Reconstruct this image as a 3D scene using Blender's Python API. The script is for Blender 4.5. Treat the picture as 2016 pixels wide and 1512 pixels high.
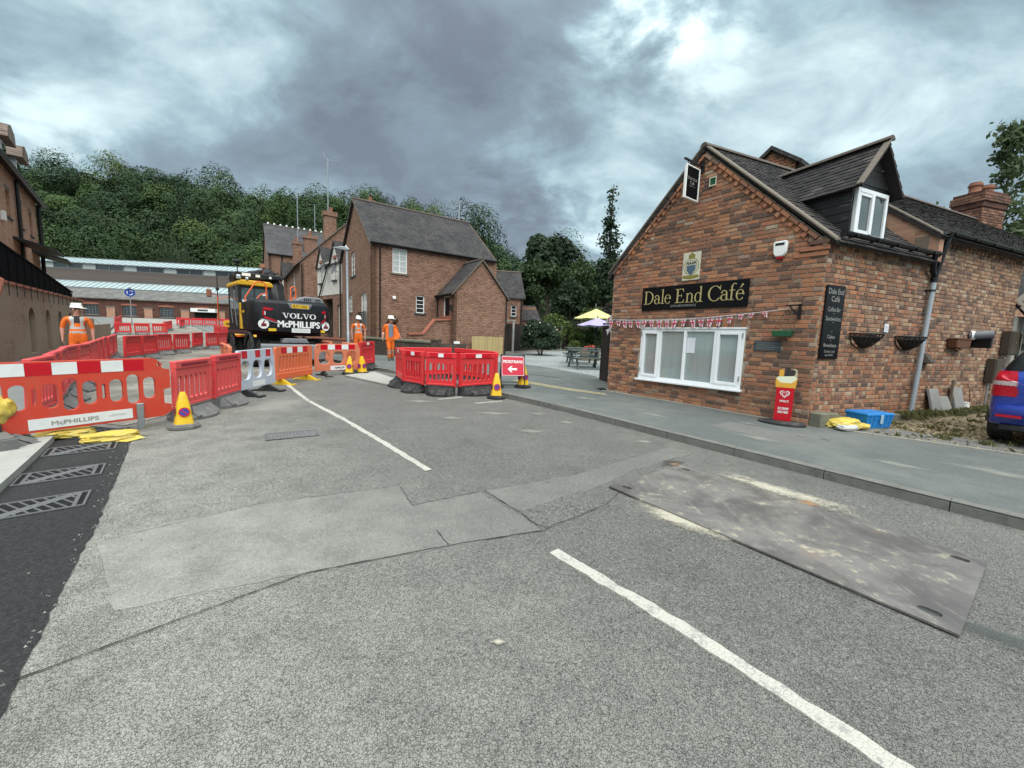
import bpy, bmesh, math, random
import numpy as np
from mathutils import Vector, Matrix, noise as mnoise
random.seed(7); RNG = np.random.default_rng(11)
for o in list(bpy.data.objects): bpy.data.objects.remove(o)
scn = bpy.context.scene
rad = math.radians

# ---------------------------------------------------------------- camera
CAM_H = 1.5
def cam_axes(pitch, roll):
    f = Vector((0, math.cos(pitch), -math.sin(pitch))); u = Vector((0, math.sin(pitch), math.cos(pitch))); r = Vector((1, 0, 0))
    return math.cos(roll)*r+math.sin(roll)*u, -math.sin(roll)*r+math.cos(roll)*u, f
_r, _u, _f = cam_axes(rad(6.44), rad(2.15))
cd = bpy.data.cameras.new('camera'); cd.sensor_width = 36; cd.lens = 790/2016*36; cd.clip_start = .05; cd.clip_end = 2000
cam = bpy.data.objects.new('camera', cd); scn.collection.objects.link(cam)
cam.matrix_world = Matrix(((_r.x, _u.x, -_f.x, 0), (_r.y, _u.y, -_f.y, 0), (_r.z, _u.z, -_f.z, CAM_H), (0, 0, 0, 1)))
scn.camera = cam

# ---------------------------------------------------------------- sky, sun, exposure
SUN_EL, SUN_AZ = 64.0, 165.0          # azimuth clockwise from +Y
sd = Vector((math.sin(rad(SUN_AZ))*math.cos(rad(SUN_EL)), math.cos(rad(SUN_AZ))*math.cos(rad(SUN_EL)), math.sin(rad(SUN_EL))))
sl = bpy.data.lights.new('sun', 'SUN'); sl.energy = 1.5; sl.angle = rad(80); sl.color = (1, .975, .94)
so = bpy.data.objects.new('sun', sl); scn.collection.objects.link(so)
so.rotation_euler = (-sd).to_track_quat('-Z', 'Y').to_euler()
scn.view_settings.view_transform = 'Standard'; scn.view_settings.look = 'None'
scn.view_settings.exposure = 1.85; scn.view_settings.gamma = 1
try: scn.view_settings.use_curve_mapping = False
except Exception: pass

w = bpy.data.worlds.new('World'); scn.world = w; w.use_nodes = True
nt = w.node_tree; nt.nodes.clear(); N = nt.nodes.new; LK = nt.links.new
def wn(t, **k):
    n = N(t)
    for a, b in k.items():
        if a.startswith('i_'): n.inputs[int(a[2:])].default_value = b
        else: setattr(n, a, b)
    return n
def wmath(op, a, b=None, c=None, clamp=False):
    n = N('ShaderNodeMath'); n.operation = op; n.use_clamp = clamp
    for i, v in enumerate((a, b, c)):
        if v is None: continue
        if isinstance(v, (int, float)): n.inputs[i].default_value = v
        else: LK(v, n.inputs[i])
    return n.outputs[0]
tc = N('ShaderNodeTexCoord'); D = tc.outputs['Generated']
sep = N('ShaderNodeSeparateXYZ'); LK(D, sep.inputs[0])
zz = wmath('ADD', wmath('MAXIMUM', sep.outputs[2], 0.0), .42)
cmb = N('ShaderNodeCombineXYZ'); LK(wmath('DIVIDE', sep.outputs[0], zz), cmb.inputs[0]); LK(wmath('DIVIDE', sep.outputs[1], zz), cmb.inputs[1])
def lobe(px, py, width):     # a soft patch of sky round one direction (real place in the sky seen in the photograph)
    d = (_r*(px-1008)-_u*(py-756)+_f*790).normalized()
    n = N('ShaderNodeVectorMath'); n.operation = 'DOT_PRODUCT'; LK(D, n.inputs[0]); n.inputs[1].default_value = d
    m = N('ShaderNodeMapRange'); m.interpolation_type = 'SMOOTHERSTEP'; m.inputs[1].default_value = math.cos(rad(width)); m.inputs[2].default_value = 1
    LK(n.outputs['Value'], m.inputs[0]); return m.outputs[0]
def wnoise(scale, detail, rough, dist, off):
    mp = N('ShaderNodeMapping'); LK(cmb.outputs[0], mp.inputs[0]); mp.inputs[1].default_value = off; mp.inputs[2].default_value = (0, 0, rad(-62)); mp.inputs[3].default_value = (1, 1.3, 1)
    n = N('ShaderNodeTexNoise'); LK(mp.outputs[0], n.inputs['Vector']); n.inputs['Scale'].default_value = scale; n.inputs['Detail'].default_value = detail
    n.inputs['Roughness'].default_value = rough; n.inputs['Distortion'].default_value = dist; return n.outputs[0]
n1 = wnoise(1.35, 7, .52, .5, (3.1, 1.7, 0)); n2 = wnoise(3.6, 6, .6, .3, (8.3, 2.2, 4)); n3 = wnoise(.42, 2, .5, .2, (1.3, 5.2, 2))
v = wmath('ADD', wmath('MULTIPLY', n1, .56), wmath('MULTIPLY', n2, .36)); v = wmath('ADD', v, wmath('MULTIPLY', n3, .12))
v = wmath('ADD', wmath('MULTIPLY', wmath('SUBTRACT', v, .52), 2.3), .475)
# thick cloud in the middle, thin bright break at the upper right, paler sky low on the right
rag = N('ShaderNodeMapRange'); rag.interpolation_type = 'SMOOTHSTEP'; LK(wmath('ADD', wmath('MULTIPLY', n2, .6), wmath('MULTIPLY', n1, .4)), rag.inputs[0]); rag.inputs[1].default_value = .42; rag.inputs[2].default_value = .58; rag.inputs[3].default_value = .08
for px, py, wd, am in ((900, 240, 22, -.22), (1060, 290, 13, -.12), (1290, 5, 7, .34), (1390, 100, 7, .20), (1330, 60, 5, .16), (1195, 40, 6, .22), (1150, 160, 10, .12), (1010, 380, 9, .18), (60, 290, 8, .16), (120, 90, 22, .06), (1700, 200, 24, .04), (1120, 520, 13, .20), (620, 60, 16, .06)):
    l = lobe(px, py, wd); v = wmath('MULTIPLY_ADD', wmath('MULTIPLY', l, rag.outputs[0]) if am > 0 else l, am, v)
rp = N('ShaderNodeValToRGB'); LK(v, rp.inputs[0]); el = rp.color_ramp.elements
K = 10.0
def rc(e, c): e.color = (c[0], c[1], c[2], 1)
el[0].position = .08; rc(el[0], (.135, .158, .180)); el[1].position = .34; rc(el[1], (.200, .258, .290))
for p, c in ((.50, (.285, .392, .425)), (.66, (.445, .560, .585)), (.84, (.66, .80, .81)), (1.0, (1.02, 1.12, 1.10))):
    e = el.new(p); rc(e, c)
sky = N('ShaderNodeTexSky'); sky.sky_type = 'NISHITA'; sky.sun_disc = False; sky.sun_elevation = rad(SUN_EL); sky.sun_rotation = rad(SUN_AZ)
sc = N('ShaderNodeVectorMath'); sc.operation = 'SCALE'; LK(rp.outputs[0], sc.inputs[0]); sc.inputs['Scale'].default_value = K*.385
# a clouded sky grows lighter towards the zenith
zen = N('ShaderNodeMapRange'); LK(sep.outputs[2], zen.inputs[0]); zen.inputs[1].default_value = .5; zen.inputs[2].default_value = 1; zen.inputs[3].default_value = 1; zen.inputs[4].default_value = 2.2
sc2 = N('ShaderNodeVectorMath'); sc2.operation = 'SCALE'; LK(sc.outputs[0], sc2.inputs[0]); LK(zen.outputs[0], sc2.inputs['Scale'])
mx = N('ShaderNodeMix'); mx.data_type = 'RGBA'; mx.inputs[0].default_value = .93; LK(sky.outputs[0], mx.inputs[6]); LK(sc2.outputs[0], mx.inputs[7])
bg = N('ShaderNodeBackground'); LK(mx.outputs[2], bg.inputs[0]); bg.inputs[1].default_value = .1
wo = N('ShaderNodeOutputWorld'); LK(bg.outputs[0], wo.inputs[0])

# ---------------------------------------------------------------- terrain height
def sstep(a, b, t):
    t = min(1, max(0, (t-a)/(b-a))); return t*t*(3-2*t)
def G(x, y):
    d = max(0, min(y, 75)-18); q = .0012*d*d if d < 27 else .0012*729+.0648*(d-27)
    s = sstep(-12, -5, x)
    return (.010+.010*s)*max(-20, min(80, y))+q*(1-s)

# ---------------------------------------------------------------- helpers
COL = scn.collection
def link(o): COL.objects.link(o); return o
def prop(o, label=None, cat=None, group=None, kind=None):
    if label: o['label'] = label
    if cat: o['category'] = cat
    if group: o['group'] = group
    if kind: o['kind'] = kind
    return o
def fr(x, y, heading, z=None):
    """frame: local x along heading (deg from +X), local y to its left, z up"""
    if z is None: z = G(x, y)
    return Matrix.Translation((x, y, z)) @ Matrix.Rotation(rad(heading), 4, 'Z')
def thing(name, label, cat, M, group=None):
    o = bpy.data.objects.new(name, None); o.empty_display_size = .2; link(o); o.matrix_world = M
    return prop(o, label, cat, group)
def copy_tree(o, parent=None):
    c = o.copy(); link(c)
    if parent: c.parent = parent
    for ch in list(o.children): copy_tree(ch, c)
    return c
MATCACHE = {}
class MB:
    def __init__(s): s.v = []; s.f = []; s.mi = []; s.cur = 0
    def add(s, vs, fs, M=None):
        b = len(s.v)
        s.v += [tuple(M @ Vector(p)) for p in vs] if M else [tuple(p) for p in vs]
        for f in fs: s.f.append(tuple(b+i for i in f)); s.mi.append(s.cur)
        return s
    def box(s, x0, x1, y0, y1, z0, z1, M=None):
        return s.add([(x0,y0,z0),(x1,y0,z0),(x1,y1,z0),(x0,y1,z0),(x0,y0,z1),(x1,y0,z1),(x1,y1,z1),(x0,y1,z1)],
                     [(0,3,2,1),(4,5,6,7),(0,1,5,4),(1,2,6,5),(2,3,7,6),(3,0,4,7)], M)
    def cbox(s, c, d, M=None):
        return s.box(c[0]-d[0]/2, c[0]+d[0]/2, c[1]-d[1]/2, c[1]+d[1]/2, c[2]-d[2]/2, c[2]+d[2]/2, M)
    def prism(s, poly, y0, y1, M=None):
        """polygon in x,z extruded along y"""
        n = len(poly); a = sum(poly[i][0]*poly[(i+1) % n][1]-poly[(i+1) % n][0]*poly[i][1] for i in range(n))
        if a < 0: poly = poly[::-1]
        vs = [(p[0], y0, p[1]) for p in poly]+[(p[0], y1, p[1]) for p in poly]
        fs = [tuple(range(n)), tuple(range(2*n-1, n-1, -1))]+[(i, n+i, n+(i+1) % n, (i+1) % n) for i in range(n)]
        return s.add(vs, fs, M)
    def prism_z(s, poly, z0, z1, M=None):
        n = len(poly); a = sum(poly[i][0]*poly[(i+1) % n][1]-poly[(i+1) % n][0]*poly[i][1] for i in range(n))
        if a < 0: poly = poly[::-1]
        vs = [(p[0], p[1], z0) for p in poly]+[(p[0], p[1], z1) for p in poly]
        fs = [tuple(range(n-1, -1, -1)), tuple(range(n, 2*n))]+[(i, (i+1) % n, n+(i+1) % n, n+i) for i in range(n)]
        return s.add(vs, fs, M)
    def tube(s, pts, r, n=8, M=None, cap=True):
        pts = [Vector(p) for p in pts]; rs = r if isinstance(r, (list, tuple)) else [r]*len(pts); vs = []; fs = []
        up = Vector((0, 0, 1)); prev = None
        for i, p in enumerate(pts):
            t = (pts[min(i+1, len(pts)-1)]-pts[max(i-1, 0)]).normalized()
            a = prev if prev is not None else (up if abs(t.z) < .95 else Vector((1, 0, 0)))
            b = t.cross(a); b = b.normalized() if b.length > 1e-6 else t.orthogonal().normalized(); a = b.cross(t).normalized(); prev = a
            for k in range(n):
                q = 2*math.pi*k/n; vs.append(p+(a*math.cos(q)+b*math.sin(q))*rs[i])
        for i in range(len(pts)-1):
            for k in range(n): fs.append((i*n+k, i*n+(k+1) % n, (i+1)*n+(k+1) % n, (i+1)*n+k))
        if cap: fs += [tuple(range(n-1, -1, -1)), tuple(range((len(pts)-1)*n, len(pts)*n))]
        return s.add(vs, fs, M)
    def lathe(s, prof, n=16, M=None):
        vs = []; fs = []
        for r, z in prof:
            for k in range(n): q = 2*math.pi*k/n; vs.append((r*math.cos(q), r*math.sin(q), z))
        for i in range(len(prof)-1):
            for k in range(n): fs.append((i*n+k, i*n+(k+1) % n, (i+1)*n+(k+1) % n, (i+1)*n+k))
        fs += [tuple(range(n-1, -1, -1)), tuple(range((len(prof)-1)*n, len(prof)*n))]
        return s.add(vs, fs, M)
    def mesh(s, name, mats, bevel=0, smooth=False, seg=1):
        me = bpy.data.meshes.new(name); me.from_pydata(s.v, [], s.f); 
        if not isinstance(mats, (list, tuple)): mats = [mats]
        for m in mats: me.materials.append(m)
        if len(mats) > 1: me.polygons.foreach_set('material_index', s.mi)
        bm = bmesh.new(); bm.from_mesh(me); bmesh.ops.recalc_face_normals(bm, faces=bm.faces)
        if bevel:
            es = [e for e in bm.edges if len(e.link_faces) == 2 and e.calc_face_angle(0) > .5]
            bmesh.ops.bevel(bm, geom=es, offset=bevel, segments=seg, affect='EDGES', clamp_overlap=True)
        bm.to_mesh(me); bm.free()
        if smooth:
            me.polygons.foreach_set('use_smooth', [True]*len(me.polygons))
            try: me.set_sharp_from_angle(angle=rad(38))
            except Exception: pass
        me.update(); return me
    def build(s, name, mats, parent=None, bevel=0, smooth=False, M=None, seg=1):
        o = link(bpy.data.objects.new(name, s.mesh(name, mats, bevel, smooth, seg)))
        if parent: o.parent = parent
        if M is not None: o.matrix_local = M
        return o
def part(name, mats, parent, fn, bevel=0, smooth=False, M=None):
    b = MB(); fn(b); return b.build(name, mats, parent, bevel, smooth, M)
def one(name, me, parent, M=None):
    o = link(bpy.data.objects.new(name, me)); o.parent = parent
    if M is not None: o.matrix_local = M
    return o
def plate(outer, holes, y0, y1, name, mats, bevel=0, smooth=False):
    """flat plate in x,z with holes, thickness y0..y1 -> mesh"""
    bm = bmesh.new(); es = []
    for lp in [outer]+holes:
        vs = [bm.verts.new((p[0], y0, p[1])) for p in lp]
        es += [bm.edges.new((vs[i], vs[(i+1) % len(vs)])) for i in range(len(vs))]
    bmesh.ops.triangle_fill(bm, edges=es, use_beauty=True, use_dissolve=False)
    r = bmesh.ops.extrude_face_region(bm, geom=list(bm.faces))
    for e in r['geom']:
        if isinstance(e, bmesh.types.BMVert): e.co.y = y1
    bmesh.ops.recalc_face_normals(bm, faces=bm.faces)
    if bevel:
        eg = [e for e in bm.edges if len(e.link_faces) == 2 and e.calc_face_angle(0) > 1.2]
        bmesh.ops.bevel(bm, geom=eg, offset=bevel, segments=1, affect='EDGES', clamp_overlap=True)
    me = bpy.data.meshes.new(name); bm.to_mesh(me); bm.free()
    for m in (mats if isinstance(mats, (list, tuple)) else [mats]): me.materials.append(m)
    return me
def rrect(x0, x1, z0, z1, r, n=4):
    r = min(r, (x1-x0)/2-1e-4, (z1-z0)/2-1e-4); out = []
    for cx, cz, a0 in ((x1-r, z1-r, 0), (x0+r, z1-r, 90), (x0+r, z0+r, 180), (x1-r, z0+r, 270)):
        for k in range(n+1): a = rad(a0+90*k/n); out.append((cx+r*math.cos(a), cz+r*math.sin(a)))
    return out
TXT = {}
def text_geo(s, bold=0.0, shear=0):
    key = (s, bold, shear)
    if key not in TXT:
        cu = bpy.data.curves.new('lettering', 'FONT'); cu.body = s; cu.size = 1; cu.resolution_u = 3; cu.offset = bold; cu.shear = shear
        ob = link(bpy.data.objects.new('lettering', cu)); dg = bpy.context.evaluated_depsgraph_get(); dg.update()
        me = bpy.data.meshes.new_from_object(ob.evaluated_get(dg))
        vs = [tuple(v.co) for v in me.vertices]; fs = [tuple(p.vertices) for p in me.polygons]
        bpy.data.objects.remove(ob); bpy.data.curves.remove(cu); bpy.data.meshes.remove(me)
        xs = [v[0] for v in vs]; ys = [v[1] for v in vs]; x0, x1, y0, y1 = min(xs), max(xs), min(ys), max(ys)
        TXT[key] = ([((v[0]-x0)/(x1-x0), (v[1]-y0)/(y1-y0)) for v in vs], fs)
    return TXT[key]
def lettering(mb, s, x0, x1, z0, z1, y, bold=0.0, M=None, shear=0):
    """flat letters; bold = stroke thickening as a share of the letter height"""
    vs, fs = text_geo(s, 0.0, shear); q = bold*(z1-z0)
    for k, (dx, dz) in enumerate(((0, 0),) if not bold else ((0, 0), (-q, 0), (q, 0), (0, q*.6), (0, -q*.6))):
        mb.add([(x0+dx+(x1-x0)*a, y-.0003*k, z0+dz+(z1-z0)*b) for a, b in vs], fs, M)
    return mb
# a small serif alphabet drawn as strokes (units: x-height .46, cap height .68)
def _arc(cx, cz, rx, rz, a0, a1, thick, thin, n=18, rot=0.0):
    o = []; i = []
    for k in range(n+1):
        a = rad(a0+(a1-a0)*k/n); t = thin+(thick-thin)*abs(math.cos(a-rot))**1.4
        o.append((cx+rx*math.cos(a), cz+rz*math.sin(a))); i.append((cx+(rx-t)*math.cos(a), cz+(rz-t*.8)*math.sin(a)))
    return [[o[k], o[k+1], i[k+1], i[k]] for k in range(n)]
def _bar(x0, x1, z0, z1): return [[(x0, z0), (x1, z0), (x1, z1), (x0, z1)]]
T_, H_ = .085, .03
SERIF = {
 'D': (.70, _bar(.09,.185,0,.68)+_bar(.0,.2,0,H_)+_bar(.0,.2,.65,.68)+_arc(.25,.34,.40,.34,-90,90,.10,.032)+_bar(.15,.26,0,.03)+_bar(.15,.26,.65,.68)),
 'E': (.60, _bar(.09,.185,0,.68)+_bar(.0,.5,0,H_)+_bar(.0,.48,.65,.68)+_bar(.18,.38,.335,.365)+[[(.5,0),(.55,.17),(.525,.17),(.44,.03)]]+[[(.48,.68),(.5,.52),(.475,.52),(.42,.65)]]+[[(.36,.27),(.39,.27),(.39,.43),(.36,.43)]]),
 'C': (.66, _arc(.36,.34,.36,.355,42,318,.10,.034)+[[(.60,.58),(.635,.70),(.655,.70),(.645,.47),(.62,.47)]]+[[(.59,.08),(.66,.15),(.64,.17),(.57,.11)]]),
 'a': (.43, _arc(.18,.30,.165,.165,15,165,.075,.04)+_bar(.27,.345,.06,.33)+_arc(.17,.14,.17,.145,60,300,.08,.03)+[[(.25,.26),(.28,.29),(.16,.25),(.16,.22)]]+[[(.25,.05),(.25,.09),(.28,.08),(.31,.0),(.43,.05),(.42,.075),(.345,.06)]]+[[(.01,.33),(.08,.33),(.10,.39),(.03,.38)]]),
 'l': (.24, _bar(.08,.155,.0,.72)+_bar(.01,.23,0,.026)+[[(.0,.69),(.08,.69),(.155,.75),(.10,.73)]]),
 'e': (.43, _arc(.205,.22,.20,.235,0,325,.078,.028)+_bar(.05,.40,.25,.28)),
 'n': (.52, _bar(.08,.155,0,.42)+_bar(.01,.23,0,.026)+[[(.0,.40),(.08,.41),(.155,.47),(.10,.45)]]+_arc(.265,.27,.165,.19,0,140,.078,.045)+_bar(.352,.43,0,.28)+_bar(.28,.51,0,.026)),
 'd': (.50, _bar(.315,.39,.0,.72)+[[(.24,.69),(.315,.69),(.39,.75),(.33,.73)]]+_arc(.20,.22,.195,.235,40,320,.078,.032)+_bar(.39,.47,.0,.03)),
 'f': (.32, _bar(.08,.155,0,.56)+_bar(.0,.25,0,.026)+_bar(.0,.28,.42,.45)+_arc(.245,.55,.165,.19,55,180,.078,.04)),
 ' ': (.24, []),
 'V': (.92, [[(.10,.68),(.27,.68),(.56,0),(.42,0)], [(.70,.68),(.76,.68),(.56,0),(.50,0)]]+_bar(.0,.38,.62,.68)+_bar(.60,.88,.62,.68)),
 'O': (.86, _arc(.42,.34,.42,.36,0,360,.19,.07,26)),
 'L': (.72, _bar(.1,.28,0,.68)+_bar(0,.64,0,.07)+_bar(0,.38,.61,.68)+[[(.64,0),(.68,.24),(.61,.24),(.5,.05)]]),
}
SERIF['é'] = (.43, SERIF['e'][1]+[[(.18,.53),(.22,.52),(.36,.66),(.28,.70)]])
def serif(mb, s, x0, x1, z0, h, y, M=None):
    tot = sum(SERIF[c][0] for c in s); k = (x1-x0)/tot; kz = h/.70; x = x0; q = 0
    for c in s:
        for poly in SERIF[c][1]:
            q += 1; yy = y-.00012*(q % 7)
            vs = [(x+p[0]*k, yy, z0+p[1]*kz) for p in poly]; mb.add(vs, [tuple(range(len(vs)))], M)
        x += SERIF[c][0]*k
# ---------------------------------------------------------------- materials
class MT:
    def __init__(s, name):
        s.m = bpy.data.materials.new(name); s.m.use_nodes = True; s.t = s.m.node_tree
        s.p = s.t.nodes['Principled BSDF']; s.p.inputs['Specular IOR Level'].default_value = .35
    def n(s, t, **k):
        x = s.t.nodes.new(t)
        for a, b in k.items(): setattr(x, a, b)
        return x
    def l(s, a, b): s.t.links.new(a, b)
    def set(s, sock, v):
        if hasattr(v, 'is_output') or isinstance(v, bpy.types.NodeSocket): s.l(v, sock)
        elif isinstance(v, (tuple, list)) and len(v) == 3 and sock.type == 'RGBA': sock.default_value = (*v, 1)
        else: sock.default_value = v
    def pos(s): return s.n('ShaderNodeNewGeometry').outputs['Position']
    def obj(s): return s.n('ShaderNodeTexCoord').outputs['Object']
    def noise(s, vec, scale, detail=4, rough=.55, dist=0):
        x = s.n('ShaderNodeTexNoise'); s.l(vec, x.inputs['Vector'])
        for k, q in (('Scale', scale), ('Detail', detail), ('Roughness', rough), ('Distortion', dist)): x.inputs[k].default_value = q
        return x.outputs[0]
    def voro(s, vec, scale, feature='F1', out=0, rand=1):
        x = s.n('ShaderNodeTexVoronoi', feature=feature); s.l(vec, x.inputs['Vector']); x.inputs['Scale'].default_value = scale
        x.inputs['Randomness'].default_value = rand; return x.outputs[out]
    def math(s, op, a, b=0., c=None, clamp=False):
        x = s.n('ShaderNodeMath', operation=op, use_clamp=clamp); s.set(x.inputs[0], a); s.set(x.inputs[1], b)
        if c is not None: s.set(x.inputs[2], c)
        return x.outputs[0]
    def mr(s, v, a, b, c=0., d=1., smooth=True):
        x = s.n('ShaderNodeMapRange'); x.interpolation_type = 'SMOOTHSTEP' if smooth else 'LINEAR'; s.l(v, x.inputs[0])
        for i, q in enumerate((a, b, c, d)): x.inputs[i+1].default_value = q
        return x.outputs[0]
    def mix(s, f, a, b, mode='MIX'):
        x = s.n('ShaderNodeMix', data_type='RGBA', blend_type=mode); s.set(x.inputs[0], f); s.set(x.inputs[6], a); s.set(x.inputs[7], b); return x.outputs[2]
    def ramp(s, f, stops, const=False):
        x = s.n('ShaderNodeValToRGB'); s.l(f, x.inputs[0]); e = x.color_ramp.elements
        if const: x.color_ramp.interpolation = 'CONSTANT'
        e[0].position = stops[0][0]; e[0].color = (*stops[0][1], 1); e[1].position = stops[-1][0]; e[1].color = (*stops[-1][1], 1)
        for p, c in stops[1:-1]: q = e.new(p); q.color = (*c, 1)
        return x.outputs[0]
    def bump(s, h, strength=.3, dist=.01, prev=None):
        x = s.n('ShaderNodeBump'); s.l(h, x.inputs['Height']); x.inputs['Strength'].default_value = strength; x.inputs['Distance'].default_value = dist
        if prev is not None: s.l(prev, x.inputs['Normal'])
        return x.outputs[0]
    def out(s, color=None, rough=None, normal=None, metal=None, **k):
        if color is not None: s.set(s.p.inputs['Base Color'], color)
        if rough is not None: s.set(s.p.inputs['Roughness'], rough)
        if normal is not None: s.l(normal, s.p.inputs['Normal'])
        if metal is not None: s.set(s.p.inputs['Metallic'], metal)
        for a, b in k.items(): s.set(s.p.inputs[a], b)
        return s.m
def simple(name, c, rough=.5, metal=0, dirt=.25, dscale=9, bump=.05, spec=None, dcol=None, fade=None, bd=.004):
    """painted / moulded surface with a little grime and unevenness"""
    t = MT(name); o = t.obj(); n = t.noise(o, dscale, 5, .62); n2 = t.noise(o, dscale*7, 3, .6)
    f = t.mr(n, .46, .74); d = dcol or tuple(x*.45+.03 for x in c)
    col = t.mix(t.math('MULTIPLY', f, dirt), c, d); col = t.mix(t.math('MULTIPLY', t.mr(n2, .52, .7), dirt*.6), col, tuple(min(1, x*1.15+.02) for x in c))
    if fade: col = t.mix(t.math('MULTIPLY', t.n('ShaderNodeObjectInfo').outputs['Random'], .55), col, fade)
    t.out(col, t.math('ADD', t.math('MULTIPLY', n, .25), rough-.12), t.bump(n2, bump, bd), metal)
    if spec is not None: t.p.inputs['Specular IOR Level'].default_value = spec
    return t.m

# --- old dressed asphalt with stone chips, dusty wear
def asphalt(name, base, chip, dust, cell=46, dustamt=.5, bstr=.75, seed=0, trench=False):
    t = MT(name); p = t.pos(); p0 = p
    mp = t.n('ShaderNodeMapping'); t.l(p, mp.inputs[0]); mp.inputs[1].default_value = (seed*3.7, seed*1.9, 0); p = mp.outputs[0]
    w1 = t.n('ShaderNodeVectorMath', operation='ADD'); nz = t.n('ShaderNodeTexNoise'); t.l(p, nz.inputs['Vector']); nz.inputs['Scale'].default_value = 55
    s1 = t.n('ShaderNodeVectorMath', operation='SCALE'); t.l(nz.outputs['Color'], s1.inputs[0]); s1.inputs['Scale'].default_value = .030
    t.l(p, w1.inputs[0]); t.l(s1.outputs[0], w1.inputs[1]); q = w1.outputs[0]
    ed = t.voro(q, cell, 'DISTANCE_TO_EDGE'); f1 = t.voro(q, cell); cc = t.voro(q, cell, 'F1', 1); cs = t.n('ShaderNodeSeparateColor'); t.l(cc, cs.inputs[0])
    big = t.noise(p, .55, 4, .6, .4); mid = t.noise(p, 3.2, 5, .65); fine = t.noise(p, cell*2.6, 3, .7); crev = t.noise(q, cell*.9, 4, .75)
    hole = t.mr(crev, .60, .70); col = t.mix(cs.outputs[0], base, chip)
    col = t.mix(t.math('MULTIPLY', t.mr(cs.outputs[2], .96, .985), .35), col, tuple(min(.42, x*1.6) for x in chip))
    col = t.mix(t.math('MULTIPLY', hole, .62), col, tuple(x*.34 for x in base)); gap = t.math('MULTIPLY', t.mr(ed, .0, .10, 1., 0.), t.mr(t.noise(p, cell*.45, 3, .7), .32, .58)); col = t.mix(t.math('MULTIPLY', gap, .36), col, tuple(x*.36 for x in base))
    df = t.math('MULTIPLY', t.mr(t.math('ADD', t.math('MULTIPLY', big, .6), t.math('MULTIPLY', mid, .4)), .42, .66), dustamt)
    col = t.mix(t.math('MULTIPLY', df, t.math('SUBTRACT', 1., t.math('MULTIPLY', hole, .6))), col, dust)
    if trench:      # grit trodden out of the new trench lies thick on the strip of road beside it
        vm = t.n('ShaderNodeVectorMath', operation='DOT_PRODUCT'); t.l(p0, vm.inputs[0]); vm.inputs[1].default_value = (.777, .63, 0)
        dd = t.math('ADD', vm.outputs['Value'], t.math('MULTIPLY', t.math('SUBTRACT', t.noise(p, 1.1, 5, .6, .3), .5), 1.9)); dm = t.math('MULTIPLY', t.mr(dd, -.55, 2.3, 1., 0.), t.mr(mid, .28, .62, .35, .85)); col = t.mix(t.math('MULTIPLY', dm, t.math('SUBTRACT', 1., t.math('MULTIPLY', hole, .5))), col, tuple(x*1.32 for x in dust))
    sp = t.noise(p, 9, 4, .7, .3); col = t.mix(t.math('MULTIPLY', t.mr(sp, .68, .78), .4), col, tuple(min(.6, x*1.35) for x in dust))
    dk = t.noise(p, 1.3, 4, .6); col = t.mix(t.math('MULTIPLY', t.mr(dk, .54, .72), .34), col, tuple(x*.6 for x in base))
    h = t.math('SUBTRACT', t.math('ADD', t.math('MULTIPLY', cs.outputs[0], .5), t.math('MULTIPLY', fine, .35)), t.math('ADD', t.math('MULTIPLY', gap, .55), t.math('MULTIPLY', hole, .9)))
    return t.out(col, .88, t.bump(h, bstr, .018))
m_road = asphalt('asphalt_worn', (.160, .157, .143), (.226, .221, .201), (.290, .283, .250), 82, .45, 1.0, 0, True)
m_patch = asphalt('asphalt_patch', (.162, .159, .145), (.214, .209, .190), (.282, .275, .244), 100, .5, .7, 2, True)
m_patch2 = asphalt('asphalt_patch_coarse', (.125, .126, .118), (.235, .234, .217), (.26, .255, .23), 58, .25, 1.0, 3)
m_patch3 = asphalt('asphalt_patch_smooth', (.120, .122, .113), (.165, .167, .154), (.225, .225, .203), 90, .35, .35, 4)
m_tar = asphalt('tarmac_new', (.019, .020, .020), (.036, .037, .037), (.075, .074, .07), 70, .16, .55, 5)
m_pave = asphalt('tarmac_footway', (.092, .104, .098), (.130, .142, .133), (.19, .198, .180), 105, .5, .35, 6)
m_work = asphalt('planed_road', (.16, .15, .125), (.24, .225, .19), (.40, .375, .315), 34, .8, .9, 7)
m_leftpave = asphalt('tarmac_footway_far', (.14, .15, .145), (.19, .2, .19), (.24, .245, .225), 80, .5, .3, 8)
def gravel(name, cols, cell, seed, bs=1.0, dist=.02):
    t = MT(name); p = t.pos(); cc = t.voro(p, cell, 'F1', 1); cs = t.n('ShaderNodeSeparateColor'); t.l(cc, cs.inputs[0]); d = t.voro(p, cell)
    col = t.ramp(cs.outputs[0], cols); big = t.noise(p, .7, 4, .6); col = t.mix(t.math('MULTIPLY', t.mr(big, .4, .65), .5), col, tuple(x*.55 for x in cols[1][1]))
    return t.out(col, .9, t.bump(t.math('MULTIPLY', d, -1.), bs, dist))
m_gravel = gravel('yard_gravel', [(0, (.16, .185, .18)), (.5, (.255, .285, .275)), (1, (.38, .40, .385))], 26, 1)
m_drive = gravel('drive_litter', [(0, (.07, .055, .035)), (.4, (.16, .125, .075)), (.75, (.26, .205, .12)), (1, (.42, .36, .24))], 30, 2, 1.0, .025)
m_earth = gravel('earth', [(0, (.06, .05, .035)), (.5, (.11, .095, .06)), (1, (.17, .14, .09))], 12, 3)
def grassy(name, a, b):
    t = MT(name); p = t.pos(); n = t.noise(p, 2.2, 6, .7); n2 = t.noise(p, 40, 3, .6); return t.out(t.mix(n, a, b), .9, t.bump(n2, .6, .02))
m_ground = grassy('rough_ground', (.045, .060, .022), (.10, .10, .05))
m_hill = grassy('woodland_floor', (.012, .020, .008), (.025, .036, .014))
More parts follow.
